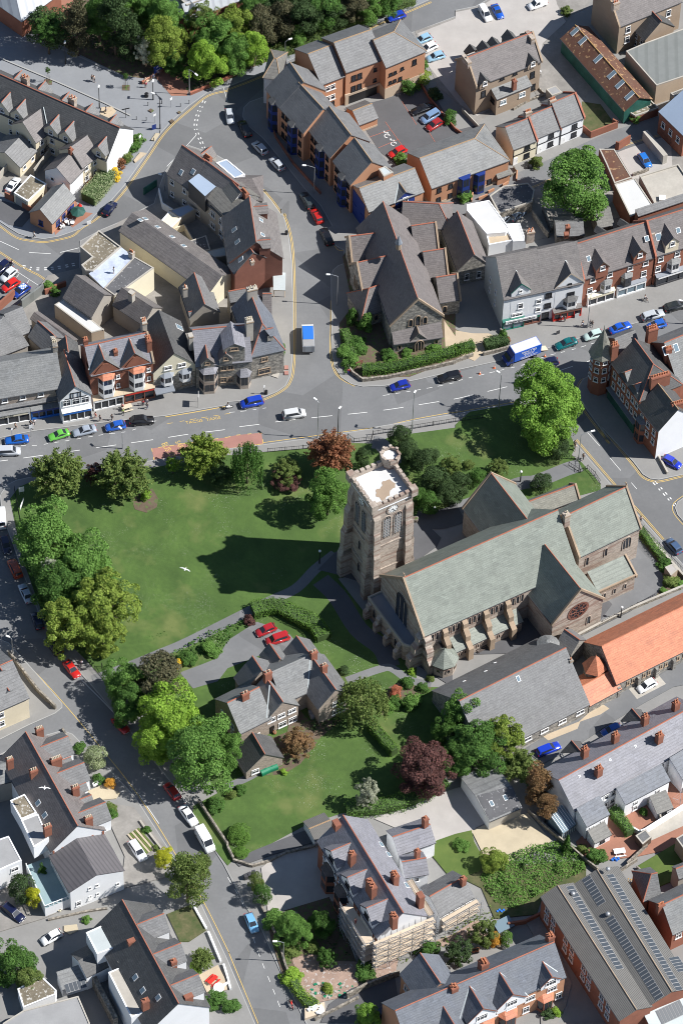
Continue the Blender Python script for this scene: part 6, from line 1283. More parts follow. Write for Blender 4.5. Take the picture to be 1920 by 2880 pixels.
def scaff(v,f,u0,u1,zs,off=.4,wd=1.5,top=2.0):
    p,rr,out,ln = face(v,f);org = ROOT[0].location;a,b = u0*ln,u1*ln;bd = MB();tb = MB()
    for z in zs:
        bd.box(p+rr*(a+b)/2+out*(off+wd/2),rr,out,b-a,wd,z,z+.07);bd.box(p+rr*(a+b)/2+out*(off+wd-.03),rr,out,b-a,.05,z+.07,z+.2)
        for o_ in (off,off+wd):
            for dz in (-.06,)+((.55,1.05) if o_ > off else ()):q = p+rr*(a-.6)+out*o_+Z3*(z+dz);tb.tube(q,q+rr*(b-a+1.2),.045,n=5)
    k = max(1,round((b-a)/2.1))
    for i in range(k+1):
        for o_ in (off-.02,off+wd+.04):q = p+rr*(a+(b-a)*i/k+.05*(i % 2))+out*o_;tb.tube(q,q+Z3*(zs[-1]+top*(.7+.3*((i*7) % 3)/2)),.045,n=5)
        for z in zs:q = p+rr*(a+(b-a)*i/k)+out*(off-.2)+Z3*(z-.12);tb.tube(q,q+out*(wd+.6),.04,n=5)
        if i < k:
            for z0_,z1_ in zip((0,)+tuple(zs),zs):q = p+rr*(a+(b-a)*i/k)+out*(off+wd+.1)+Z3*(z0_ if i % 2 else z1_);q2 = p+rr*(a+(b-a)*(i+1)/k)+out*(off+wd+.1)+Z3*(z1_ if i % 2 else z0_);tb.tube(q,q2,.04,n=5)
    bd.build('boards','timber',ROOT[0],org);tb.build('tubes','galvanised',ROOT[0],org)
FR = 1 if face(HS,1)[2].y < 0 else 3;scaff(HS,FR,-.12,1.1,(2,4,6,8),.5,1.15);scaff(HS,0,.62 if face(HS,0)[0] == HS.A else 0,1.0 if face(HS,0)[0] == HS.A else .38,(2,4,6,7.7),.7,1.9,1.3);scaff(v,0,0,1.05,(2,4),.4,1.3,1.2);scaff(HS,2,.0,.36,(7.9,),.4,1.0,.6)
# ---- bottom left rows ----
B('house','cream rendered house with grey roof and red ridge gablets at the left edge','j 50,500');v = V('j 196,392 -150,545 60,150',6.4,30,'slate_mid','cream');win(v,0,[4.6,2],[.3,.45],1,1.5,'w');dorm(v,'j 50,330 160,282',3,0,30);dorm(v,'j 0,190 78,150',3,0,30)
B('terrace','row of houses with dark purple slate roof and red-ridged gables over the drive','j 300,1000','houses')
v = V('j 357,1455 5,812 540,1290',7.2,38,'slate_purple','white',wm=['white','white','white','white']);J2 = v
for s_,w_ in (('j 280,738 462,665',4.8),('j 392,920 575,850',4.8),('j 540,1193 722,1122',4.8),('j 425,828 482,808',2),('j 550,1100 622,1066',2.2),('j 520,1010 590,990',2)):dorm(v,s_,w_,1,38,roof='slate_mid')
for s_,w_,n_,m_ in (('j 270,608',1.5,4,'brick'),('j 66,818',1.3,4,'brick'),('j 385,815',2.2,6,'brick'),('j 230,895',1.5,3,'brick'),('j 518,1010',1.4,3,'brick'),('j 608,1222',1.5,4,'brick'),('j 325,1280',1.5,3,'brick')):chim(s_,11.6,w_,.8,2.8,n_,m_,v,ax=v.n,potmat='pot_cream')
skyl(v,'j 262,1125',.9);skyl(v,'j 308,1210',.9);FR = 3 if face(v,3)[2].y < 0 else 1;win(v,FR,[5.6],[.25,.5,.75],1,1.3)
mb = MB();p_,r_,o_,l_ = face(v,FR)
for u_ in (.03,.2,.38,.58,.77,.97):mb.box(p_+r_*l_*u_+o_*.04,r_,o_,.35,.08,0,7)
mb.build('quoins','brick',v.root,v.root.location)
flat('j 70,1110 170,1065 255,1195 145,1242',8.4,'felt_moss','white',.15,z0=5);flat('j 145,1245 262,1200 337,1370 232,1432',8.4,'felt_grey','white',.1,z0=5)
v = V('j 95,965 -70,1000 75,890',6,30,'slate_light','grey_render',W=5.5,ridge=None)
B('house_extension','white-walled extension with charcoal ribbed roof and small square windows','m 600,600','extension');v = V('m 484,660 345,402 664,540',6.0,22,'corrugated_dark','white',ridge=None,go=.05);FR = 3 if face(v,3)[2].y < 0 else 1;win(v,FR,[4.7,2.0],[.36,.5],.55,.75);win(v,FR,[2.6],[.88],.6,.8);win(v,FR,[1.5],[.14],.9,1.3);win(v,FR,[1.6],[.34],.55,.75)
B('balcony','raised blue-grey timber deck with plants and white side walls','m 300,650','balcony');flat('m 180,480 330,420 485,705 310,775',2.8,'deck','white',0);railing_ = 0
mb = MB();pts_ = [G(p,2.8) for p in P('m 180,480 310,775 485,705')]
for a_,b_ in zip(pts_,pts_[1:]):
    ee = H(b_-a_).normalized();mb.box((a_+b_)/2,ee,Vector((-ee.y,ee.x,0)),(b_-a_).length,.12,3.6,3.7)
    for i in range(7):mb.box(a_+(b_-a_)*(i/6),ee,Vector((-ee.y,ee.x,0)),.09,.09,2.8,3.6)
mb.build('railing','white_paint',ROOT[0],ROOT[0].location)
B('house','white flat-roofed building beside the balcony at the left edge','m 50,450');v = flat('m -100,330 60,275 150,445 45,490 -100,560',6.2,'felt_grey','white',.1);fwin(v,2,4.6,[.5],1.4,1.2,'w')
B('terrace','lower row of houses with red ridges beside the white gate posts','m 900,1100','houses')
v = V('m 1020,1625 640,915 1250,1465',7.2,38,'slate_dark','white');M1 = v
for s_ in ('m 942,885 1118,803','m 1055,1090 1240,1015','m 1175,1305 1358,1222'):dorm(v,s_,4.8,1,38,roof='slate_mid')
for s_,w_,n_ in (('m 905,992',1.5,0),('m 1195,1132',1.1,1),('m 1298,1375',1.6,0),('m 1000,1405',1.4,1)):chim(s_,11.4,w_,.8,2.8,n_,'brick',v,ax=v.n)
for s_ in ('m 932,1250','m 983,1340','m 1090,1390'):skyl(v,s_,.9)
flat('m 592,942 740,876 822,1035 668,1092',8.2,'roof_pale','white',.12,z0=5);flat('m 745,1217 855,1170 1000,1488 905,1530',7.6,'concrete','white',.12,z0=0);flat('m 795,1100 870,1060 890,1110 815,1150',8.0,'felt_grey','grey_render',.05,z0=5)
B('outbuilding','narrow white outbuilding with slate roof in the shaded yard','m 680,1180','outbuilding');V('m 595,1240 775,1150 565,1160',4.6,30,'slate_dark','white',ridge=None,W=5)
B('outbuilding','mossy flat-roofed outbuilding with white wall near the bottom left','m 250,1350','outbuilding');flat('m 160,1460 380,1370 390,1340 280,1235 120,1330',2.8,'felt_moss','white',.1)
B('outbuilding','grey slate lean-to with glazed white-framed panels in the back yard','m 480,1250','outbuilding');v = V('m 430,1325 600,1270 380,1215',3.0,25,'slate_light','white',lean=True);strip_light(v,'m 450,1330 590,1285',1.6,0,5)
B('outbuilding','long flat grey roof at the bottom left corner','m 250,1480','outbuilding');flat('m 20,1568 160,1480 540,1380 620,1568 600,1800 0,1800',3.2,'felt_grey','grey_render',.15)
wallrun('m 640,1290 800,1600',3.2,.8,'stone_wall','thick yard wall in front of the lower row of houses')
# ---- bottom right ----
B('terrace','orange brick terrace with blue slate roof and three timbered gables at the bottom','o 400,1350','houses')
v = V('o 757,1238 -330,1712 625,1030',7.4,38,'slate_blue','brick_orange');O1 = v
for s_,w_ in (('o 98,1310 175,1465',5.4),('o 305,1215 392,1362',5.4),('o 600,1140 652,1245',3.6),('n 1485,1450 1560,1620',5.4)):dorm(v,s_,w_,0,45,wall='white',roof='slate_blue',win=(2,1.6,'b'),bb='brick')
win(v,0,[5.0],[.42,.54,.66,.78,.92],1.8,1.5,'b');win(v,0,[1.8],[.76,.97],1.2,1.8);bay(v,0,.64,0,3.6,3.4,1.3,'brick','tile_orange',1,1.0);bay(v,0,.88,0,3.6,3,1.2,'brick','tile_orange',1,1.0);bay(v,0,.5,0,3.6,3,1.2,'brick','tile_orange',1,1.0)
for s_ in ('o 98,1310 30,1535','o 98,1310 285,1465','o 305,1215 272,1440','o 305,1215 505,1378','o 600,1140 575,1290','o 600,1140 705,1212'):flash(v,s_)
chim('o 195,1140',12.2,1.6,1.4,3.2,8,'brick',v,ax=v.n);chim('o 655,958',12,1.3,1.2,3,5,'brick',v,ax=v.n);chim('n 1558,1310',12,1.3,1.2,3,4,'brick',v,ax=v.n)
v = V('n 1330,1420 1195,1218 1335,1095',7.4,38,'slate_blue','brick_orange');win(v,0,[5,2],[.3,.7],1.3,1.5)
B('warehouse','large brick works with corrugated double-pitch roof and long skylight strips','o 1050,1050','warehouse')
W1 = V('o 1135,1542 597,690 1245,1468',7.2,22,'asbestos','brick',ridge='coping',wm=['brick','brick','brick','brick'])
v2 = V('o 1338,1440 828,602 1495,1352',7.2,22,'asbestos','brick',ridge='coping');win(W1,0,[5.6,3],[.08,.16,.32,.4,.55,.62,.78,.86],1.3,1.6)
strip_light(W1,'o 785,620 1135,1195',1.6,1,22);strip_light(v2,'o 900,560 1010,745',1.6,0,8);strip_light(v2,'o 1060,835 1410,1395',1.6,0,24);strip_light(v2,'o 1062,540 1545,1340',1.5,1,32);strip_light(v2,'o 1500,1110 1568,1210',2.2,1,5)
for s_,v_ in (('o 808,680',W1),('o 1048,820',v2),('o 1050,510',v2)):
    q_ = onroof(v_,P(s_)[0],0 if v_ is v2 else 1);bm = bmesh.new();bmesh.ops.create_uvsphere(bm,u_segments=14,v_segments=8,radius=.42);me = bpy.data.meshes.new('roof_ventilator');bm.to_mesh(me);bm.free();me.materials.append(M['galvanised']);link('roof_ventilator',me,v_.root,q_+Z3*.35-v_.root.location)
B('conservatory','lean-to glasshouse with grey panels at the bottom right corner','o 1450,1500','conservatory');v = V('o 1400,1700 1700,1560 1355,1480',3,22,'roof_pale','brick',lean=True,ridge=None);strip_light(v,'o 1400,1530 1568,1450',2.6,0,8)
B('house','brick house with mottled slate roof and red ridge beside the works','o 1500,850');v = V('o 1497,945 1800,800 1435,745',5.6,40,'slate_light','brick');chim('o 1415,745',9.6,1.4,.8,2.6,4,'brick',v);win(v,0,[4],[.15],1.2,1.6);V('o 1300,715 1415,690 1350,638',5.0,38,'slate_mid','brick',hip=(2,0),W=6);V('o 1540,560 1700,500 1520,500',5,38,'slate_mid','grey_render')
B('shed','dark-walled slate garden building at the right edge by the back lane','l 1540,1400','shed');flat('l 1520,1370 1650,1290 1700,1400 1600,1480',4,'felt','pebble',.1)
B('terrace','white terrace with pale lilac slate roof, red ridge and brick chimneys down the lane','l 1200,800','houses')
v = V('l 818,1172 1750,655 775,932',5.6,34,'slate_lilac','white');LT = v
for s_ in ('l 868,775 805,697','l 1290,560 1225,473'):dorm(v,s_,4.2,1,42,roof='slate_dark')
for s_ in ('l 895,748','l 1310,525','l 1105,650','l 1522,430','l 990,880','l 1408,650'):chim(s_,10,1.3,1.0,2.4,4,'brick',v)
win(v,0,[4,1.6],[.24,.29,.6,.65],1,1.4,'w');skyl(v,'l 855,940',.4,0,.4);skyl(v,'l 1065,827',.4,0,.4);skyl(v,'l 1240,733',.4,0,.4)
for s_,z_,m_,w_ in (('l 905,1280 1057,1196 830,1163',4.6,'slate_blue','white'),('l 1170,1127 1475,965 1112,1017',4.6,'slate_blue','white'),('l 960,1395 1070,1335 915,1312',2.4,'tile_grey','white'),('l 1390,1192 1495,1150 1325,1082',2.4,'tile_grey','white'),('l 1568,960 1700,880 1530,780',4.6,'slate_blue','white')):
    q = V(s_,z_,26,m_,w_,lean=True,ridge=None);win(q,0,[z_*.62],2 if z_ > 3 else 1,.9,1.1,'w' if z_ > 3 else 'd')
    if z_ > 3:win(q,0,[1.4],2,.9,1.2,'w')
B('conservatory','white-framed glass lean-to against the gable of the lilac-roofed terrace','l 740,1300','conservatory');v = V('l 740,1325 825,1265 650,1195',2.4,22,'glass_pale','glass_pale',lean=True,ridge=None);mb = MB()
for i in range(7):a_ = v.A+v.e*v.L*i/6;mb.tube(a_+Z3*2.4,a_+v.n*v.W+Z3*(2.5+v.W*v.t),.05,n=5);mb.tube(a_,a_+Z3*2.4,.05,n=5)
mb.build('frame','white_paint',v.root,v.root.location)
B('garage','old outbuilding with half slate half dark felt roof behind the gravel yard','l 280,1100','garage');v = V('l 235,1245 455,1150 145,1072',3.2,12,'slate_light','white',ridge=None,wm=['concrete','white','white','white']);skyl(v,'l 250,1128',.7);skyl(v,'l 345,1088',.7)
mb = MB();pA = [onroof(v,p,0)+Z3*.06 for p in P('l 236,1243 452,1150 390,1005 150,1075')];mb.slab(pA,[(0,1,2,3)],.04);mb.build('felt_roof','felt',v.root,v.root.location)
B('shed','small grey felt-roofed garden shed beside the back lane gate','l 1290,1420','shed');flat('l 1240,1350 1310,1305 1352,1360 1290,1410',2.2,'slate_light','timber_dark',.05)
for s_,h_,m_,lb in (('l 1270,1355 1300,1345 1568,1175',1.9,'white','white back garden wall with red door along the lane'),('l 500,1190 600,1290 720,1390 820,1470 900,1540 o 1000,540',1.3,'stone_wall','old stone wall between the gravel yard and the terrace garden'),('l 620,1240 730,1350',1.6,'concrete','grey wall beside the white-framed glass lean-to'),('l 50,985 75,1060',2,'concrete','rendered pier at the corner of the old outbuilding'),('l 1060,1190 1200,1310 1270,1350',1.4,'white','cream wall behind the tall green hedge'),('l 1180,1560 1320,1430',1.2,'stone_wall','stone wall behind the small felt-roofed shed'),('l 1310,1130 1400,1230 1410,1260',1.8,'concrete','wall dividing two back gardens of the lilac terrace'),('l 1480,960 1568,1060',1.8,'concrete','right-hand yard wall beside the rotary washing line'),('o 1250,500 1370,610',.8,'stone_wall','low kerb wall around the small back lawn'),('o 1110,540 1250,450',1.0,'stone_wall','garden wall above the yellow flower bed')):wallrun(s_,h_,.28,m_,lb)
for s_,h_,m_,lb in (('n 40,450 170,490 280,460 400,400 620,350 640,330',.8,'stone_wall','rubble wall topped with cock-and-hen stones beside the drive'),('j 1370,1120 1480,1290 1568,1420 k 0,1440 40,1520',1.0,'stone_wall','stone wall along the vicarage lawn and road'),('j 60,95 130,190 260,360 385,480',1.2,'stone_wall','old stone wall along the pavement by the cream house'),('n 235,770 250,810 480,820',.8,'stone_wall','broken stone wall below the lilac gravel court'),('n 262,830 330,960 370,1080 400,1180 430,1250 540,1460',.9,'stone_wall','shaded stone front wall below the green shrubs'),('n 600,1550 900,1400',.9,'stone_wall','cock-and-hen topped wall beside the bottom drive'),('n 820,1400 950,1330 1180,1240',1.8,'stone_wall','tall wall shading the bottom drive'),('m 965,180 1000,230 1110,370',.7,'concrete','low planter wall beside the road and silver estate car'),('m 1325,750 1420,920',.7,'white','white garden front wall nearest the conifer'),('m 1435,945 1520,1150',.7,'white','white garden front wall with pale gate piers'),('m 1540,1170 1568,1260 n 20,1340',.7,'white','white garden front wall beside the red picnic table'),('m 330,860 600,800 740,780',.5,'stone_wall','rockery edging with upright stones'),('o 360,900 480,880 600,820',1.2,'brick','brick wall behind the works courtyard'),('m 1570,1300 1440,1370',.8,'white','low white wall behind the round patio table'),('i 1380,180 1460,330',.8,'concrete','low rendered wall beside the bright blue hatchback'),('j 480,700 430,620',.6,'stone_wall','kerb wall at the mouth of the back lane')):wallrun(s_,h_,.35,m_,lb)
wallrun('a 1310,655 1440,600 1568,545 b 60,520',.8,.3,'brick','red brick park wall with terracotta coping by the road',cap='ridge_red');wallrun('a 980,580 1010,560 1120,490',.8,.3,'brick','brick wall stub behind the precinct benches',cap='ridge_red')
# ================= VEGETATION =================
for args in [
 ('broad','f 605,1225',8.5,5.4,5.8,'leaf_bright','very tall bright green sycamore at the road edge, upper crown'),('broad','f 640,1400',7,6.0,7.0,'leaf_bright','very tall bright green tree nearest the park, lower crown'),('broad','f 770,1350',6,2.6,4.5,'leaf_bright','small side tree at the right flank of the tall bright sycamore'),
 ('broad','i 590,70',4,3.2,3.6,'leaf_bright','low bright green limb crown drooping over the park lawn'),
 ('broad','c 835,1265',8,7.0,6.8,'leaf_green','huge rounded green tree beside the narrow lane and cottages'),
 ('cherry','g 400,335',4.5,5.6,6.0,'leaf_olive','spiky olive green cherry at the left corner of the park'),('cherry','g 845,335',4.5,5.6,5.6,'leaf_olive','spiky olive cherry beside the bus stop end of the park'),('airy','g 650,330',3,1.9,2.8,'leaf_purple','small purple-leaved tree squeezed between two cherries'),
 ('cherry','g 1400,200',4.5,4.6,5.2,'leaf_yellowish','yellow-green cherry overhanging the red bus stop'),('airy','g 1190,262',2.6,1.6,1.5,'leaf_lime','tiny lime tree with thin trunk by the bus stop'),('broad','g 1520,330',3,2.2,2.6,'leaf_dark','dark shrub tree under the yellow-green cherry'),('shrub','g 1000,470',1.2,1.1,1.3,'leaf_lime','young lime sapling in the round flower bed'),
 ('weep','h 135,275',5,3.3,6.5,'leaf_mid','drooping green birch beside the park fence'),('cherry','h 715,190',6,4.6,6.0,'leaf_copper','coppery red-leaved tree before the church tower'),('broad','h 690,470',6,3.8,6.0,'leaf_green','dense green horse chestnut against the church tower'),('airy','h 410,310',2.6,3.0,2.6,'leaf_olive','low dark spreading tree left of the coppery tree'),('airy','h 400,370',1.6,3.0,1.5,'leaf_purple','low purple-tinged shrub tree in shadow on the lawn'),
 ('dense','h 935,215',3,1.7,2.6,'leaf_dark','small dark holly right behind the church tower'),('dense','h 1185,75',3.5,2.3,3.4,'leaf_dark','dark holly nearest the park railings'),('dense','h 1245,170',3,2.6,3.0,'leaf_dark','dark holly second from the park railings'),('dense','h 1345,235',3,2.4,2.8,'leaf_dark','dark holly third from the park railings'),('dense','h 1430,375',3,2.9,3.2,'leaf_dark','broad dark holly near the north transept'),('dense','h 1520,455',3,2.6,3.0,'leaf_dark','dark holly overlapping the north transept corner'),('dense','h 1395,525',2.4,2.4,2.4,'leaf_mid','mid green shrub tree beside the tower path lamp'),('dense','h 1300,490',2.4,2.1,3.0,'leaf_mid','mid green tree touching the tower buttress'),('dense','h 1420,190',1,1.3,1.2,'leaf_dark','little dark bush on the sunny lawn'),('airy','h 1540,265',2,2.2,2.0,'leaf_olive','loose olive tree on the sunny lawn behind the church'),
 ('dense','i 30,400',3,2.4,3.0,'leaf_dark','dark round tree beside the transept roof'),('dense','i 150,345',2,1.8,2.0,'leaf_mid','mid green bush behind the north transept gable'),('airy','i 295,290',2,2.2,2.0,'leaf_olive','pale olive shrub behind the transept gable'),('dense','i 90,262',1,1.2,1.0,'leaf_olive','small clipped olive bush on the bright lawn'),('dense','i 720,160',3,2.3,2.8,'leaf_dark','dark evergreen beside the side road fence'),('dense','i 598,390',2,2.2,2.0,'leaf_dark','round dark bush beside the vestry roof'),
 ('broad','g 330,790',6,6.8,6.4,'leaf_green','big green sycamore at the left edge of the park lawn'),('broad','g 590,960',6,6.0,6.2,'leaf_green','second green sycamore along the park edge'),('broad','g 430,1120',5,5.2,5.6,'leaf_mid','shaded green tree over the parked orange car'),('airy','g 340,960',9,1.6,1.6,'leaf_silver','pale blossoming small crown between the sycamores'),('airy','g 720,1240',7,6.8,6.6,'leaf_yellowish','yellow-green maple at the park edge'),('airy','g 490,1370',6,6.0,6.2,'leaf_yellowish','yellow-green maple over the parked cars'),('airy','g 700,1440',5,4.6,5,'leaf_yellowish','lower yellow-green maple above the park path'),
 ('broad','j 850,270',5,3.8,4.0,'leaf_green','green tree at the vicarage drive gate'),('dense','j 1090,280',6,5.4,5.4,'leaf_darkbrown','dark brownish evergreen above the vicarage drive'),('broad','j 880,450',4,3.6,4,'leaf_mid','shaded green tree beside the red hatchback'),('broad','j 1180,520',7,5.8,6.0,'leaf_lime','lime green maple beside the vicarage'),('broad','j 1060,720',5,3.6,4.4,'leaf_lime','small lime maple hanging over the road'),('broad','j 1390,800',7,6.4,6.8,'leaf_green','large green sycamore by the vicarage gate'),('broad','k 0,760',7,2.8,4.5,'leaf_green','green limb tree touching the vicarage outhouse'),
 ('dense','j 660,810',2.2,2.3,2.4,'leaf_varieg','round variegated holly in the front garden'),('weep','k 930,440',5,4.6,5.0,'leaf_olive','olive willow-leaved tree beside the vicarage lawn hedge'),('airy','k 480,720',2.4,3.2,2.4,'leaf_bronze','bronze acer beside the vicarage door'),('broad','k 1355,880',5,5.2,5.0,'leaf_purple','dark purple copper beech at the lawn corner'),('airy','k 965,1060',4,2.3,3.8,'leaf_silver','silvery pear tree on the lower lawn'),
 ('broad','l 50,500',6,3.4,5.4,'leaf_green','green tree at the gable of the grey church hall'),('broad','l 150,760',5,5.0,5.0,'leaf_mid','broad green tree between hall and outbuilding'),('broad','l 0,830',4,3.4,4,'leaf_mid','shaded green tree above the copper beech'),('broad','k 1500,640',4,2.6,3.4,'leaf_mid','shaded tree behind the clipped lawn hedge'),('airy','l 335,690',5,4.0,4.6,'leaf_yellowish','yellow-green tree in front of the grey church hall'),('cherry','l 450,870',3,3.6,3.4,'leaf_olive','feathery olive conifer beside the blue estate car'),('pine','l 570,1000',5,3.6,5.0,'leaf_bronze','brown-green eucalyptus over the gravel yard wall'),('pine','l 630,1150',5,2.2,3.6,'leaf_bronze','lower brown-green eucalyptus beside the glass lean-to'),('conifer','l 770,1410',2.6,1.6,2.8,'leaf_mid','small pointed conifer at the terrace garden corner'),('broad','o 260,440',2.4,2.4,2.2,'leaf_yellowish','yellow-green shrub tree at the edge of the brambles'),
 ('pine','m 1290,570',7,4.4,7.5,'leaf_olive','tall dark shaggy conifer overhanging the road'),('broad','m 1130,430',2.6,1.8,2.0,'leaf_yg','bright yellow-green shrub beside the silver estate'),('pine','m 1400,480',5,2.0,3.4,'leaf_olive','narrow conifer limb beside the road'),('dense','m 150,640',3.5,2.6,3.6,'leaf_dark','dark holly with golden side below the balcony'),('dense','m 225,700',2.6,1.6,2.8,'leaf_yg','golden conifer beside the balcony wall'),('broad','m 70,1150',4,4.2,4.2,'leaf_mid','broad green tree at the bottom left edge'),('broad','m 180,1250',3,2.4,2.6,'leaf_olive','lighter green tree behind the mossy outbuilding'),
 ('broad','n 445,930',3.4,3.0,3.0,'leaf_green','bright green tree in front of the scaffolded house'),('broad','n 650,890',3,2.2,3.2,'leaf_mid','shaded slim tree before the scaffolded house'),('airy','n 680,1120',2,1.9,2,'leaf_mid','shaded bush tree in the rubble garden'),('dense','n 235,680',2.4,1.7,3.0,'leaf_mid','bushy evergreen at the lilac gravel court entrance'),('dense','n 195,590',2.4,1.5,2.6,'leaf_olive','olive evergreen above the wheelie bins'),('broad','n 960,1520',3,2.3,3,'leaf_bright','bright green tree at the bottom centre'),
 ('cherry','m 1390,1120',2,2.2,2.4,'leaf_olive','olive shrub tree in the white-walled garden'),('airy','o 190,950',3,2.8,3,'leaf_olive','grey-green tree beside the golden bush'),('dense','o 270,990',1.6,1.3,1.9,'leaf_gold','golden conifer bush behind the orange terrace'),('dense','o 352,985',1.6,1.3,1.8,'leaf_green','green round bush right of the golden conifer'),('airy','o 30,1080',3,2.6,3,'leaf_dark','shaded tree left of the terracotta pots')]:
    T(*args[:5],args[5],args[6])
top = [('dense','a 330,190',5,4.8,5.0,'leaf_dark','dark rounded evergreen at the left of the park belt'),('airy','a 330,190',7.4,3.4,3.2,'leaf_mid','mid green crown with pale blossom over the left evergreen'),('pine','a 530,190',8,3.8,8.0,'leaf_darkbrown','tall brown-green cedar in the precinct trees'),('pine','a 790,160',9,4.8,8.5,'leaf_dark','tallest dark pine with bare trunk above the precinct'),('pine','a 900,260',7,3.4,6.0,'leaf_dark','dark pine leaning over the precinct benches'),('airy','a 980,350',4,1.9,4.2,'leaf_white','white-blossomed hawthorn beside the blue banner'),('broad','a 1140,290',6,4.6,5.6,'leaf_yellowish','yellow-green maple behind the blue banner'),('broad','a 1130,110',7,4.4,4.8,'leaf_green','round green tree before the zinc-roofed hall'),('broad','a 680,120',7,3.8,5.0,'leaf_mid','mid green tree between cedar and pine'),('broad','a 900,20',7,4,5,'leaf_green','green tree at the top edge above the pine'),('broad','a 1420,440',4.5,4.0,4.4,'leaf_lime','lime green maple beside the brick park wall'),('broad','a 1490,250',6,4.6,5.4,'leaf_green','green maple behind the lime maple'),('airy','a 1400,140',6,3.8,4.6,'leaf_olive','olive tree beside the zinc mansard roof'),('broad','a 980,120',5,3,5,'leaf_mid','shaded tree between pine and round tree'),('broad','a 1200,430',3,2.4,3,'leaf_mid','low green tree shading the bench wall'),
 ('broad','b 50,380',5,3.6,4.6,'leaf_green','green maple near the brick road wall'),('broad','b 160,350',5,3.4,4.6,'leaf_lime','lime tree above the lamp by the apartments'),('broad','b 60,170',7,3.8,4.6,'leaf_yellowish','yellowish tree behind the maple group'),('dense','b 240,180',6,3.8,5.4,'leaf_darkbrown','brown-green evergreen first of the roadside belt'),('dense','b 390,130',6,3.6,5.6,'leaf_darkbrown','brown-green evergreen second of the roadside belt'),('broad','b 180,60',7,3.8,4.6,'leaf_mid','mid green tree at the top of the roadside belt'),('broad','b 330,20',7,4,5,'leaf_dark','dark tree above the roadside evergreens'),('dense','b 520,120',6,3.8,5,'leaf_dark','dark evergreen third of the roadside belt'),('broad','b 640,60',6,4.4,5,'leaf_mid','mid green tree further along the roadside belt'),('dense','b 740,110',4.5,3.2,4,'leaf_dark','dark low tree beside the upper road'),('broad','b 850,40',5,4,4.4,'leaf_darkbrown','brownish tree beside the upper road'),('broad','b 970,40',4.5,3.4,4,'leaf_green','green tree near the blue hatchback on the upper road'),('broad','b 1090,0',4,3.2,3.4,'leaf_mid','last green tree at the top of the upper road'),('broad','b 470,260',2.4,2.2,2.4,'leaf_green','small bright tree at the verge beside the upper road'),('broad','b 500,-10',7,4.6,5,'leaf_dark','dark tree at the top edge centre'),('broad','b 720,-30',6,4,5,'leaf_dark','dark tree at the top edge right of centre')]
for a in top:T(*a)
hedge('a 605,1400 700,1290 750,1215',3.6,2.4,'leaf_varieg','thick variegated hedge beside the corner cafe')
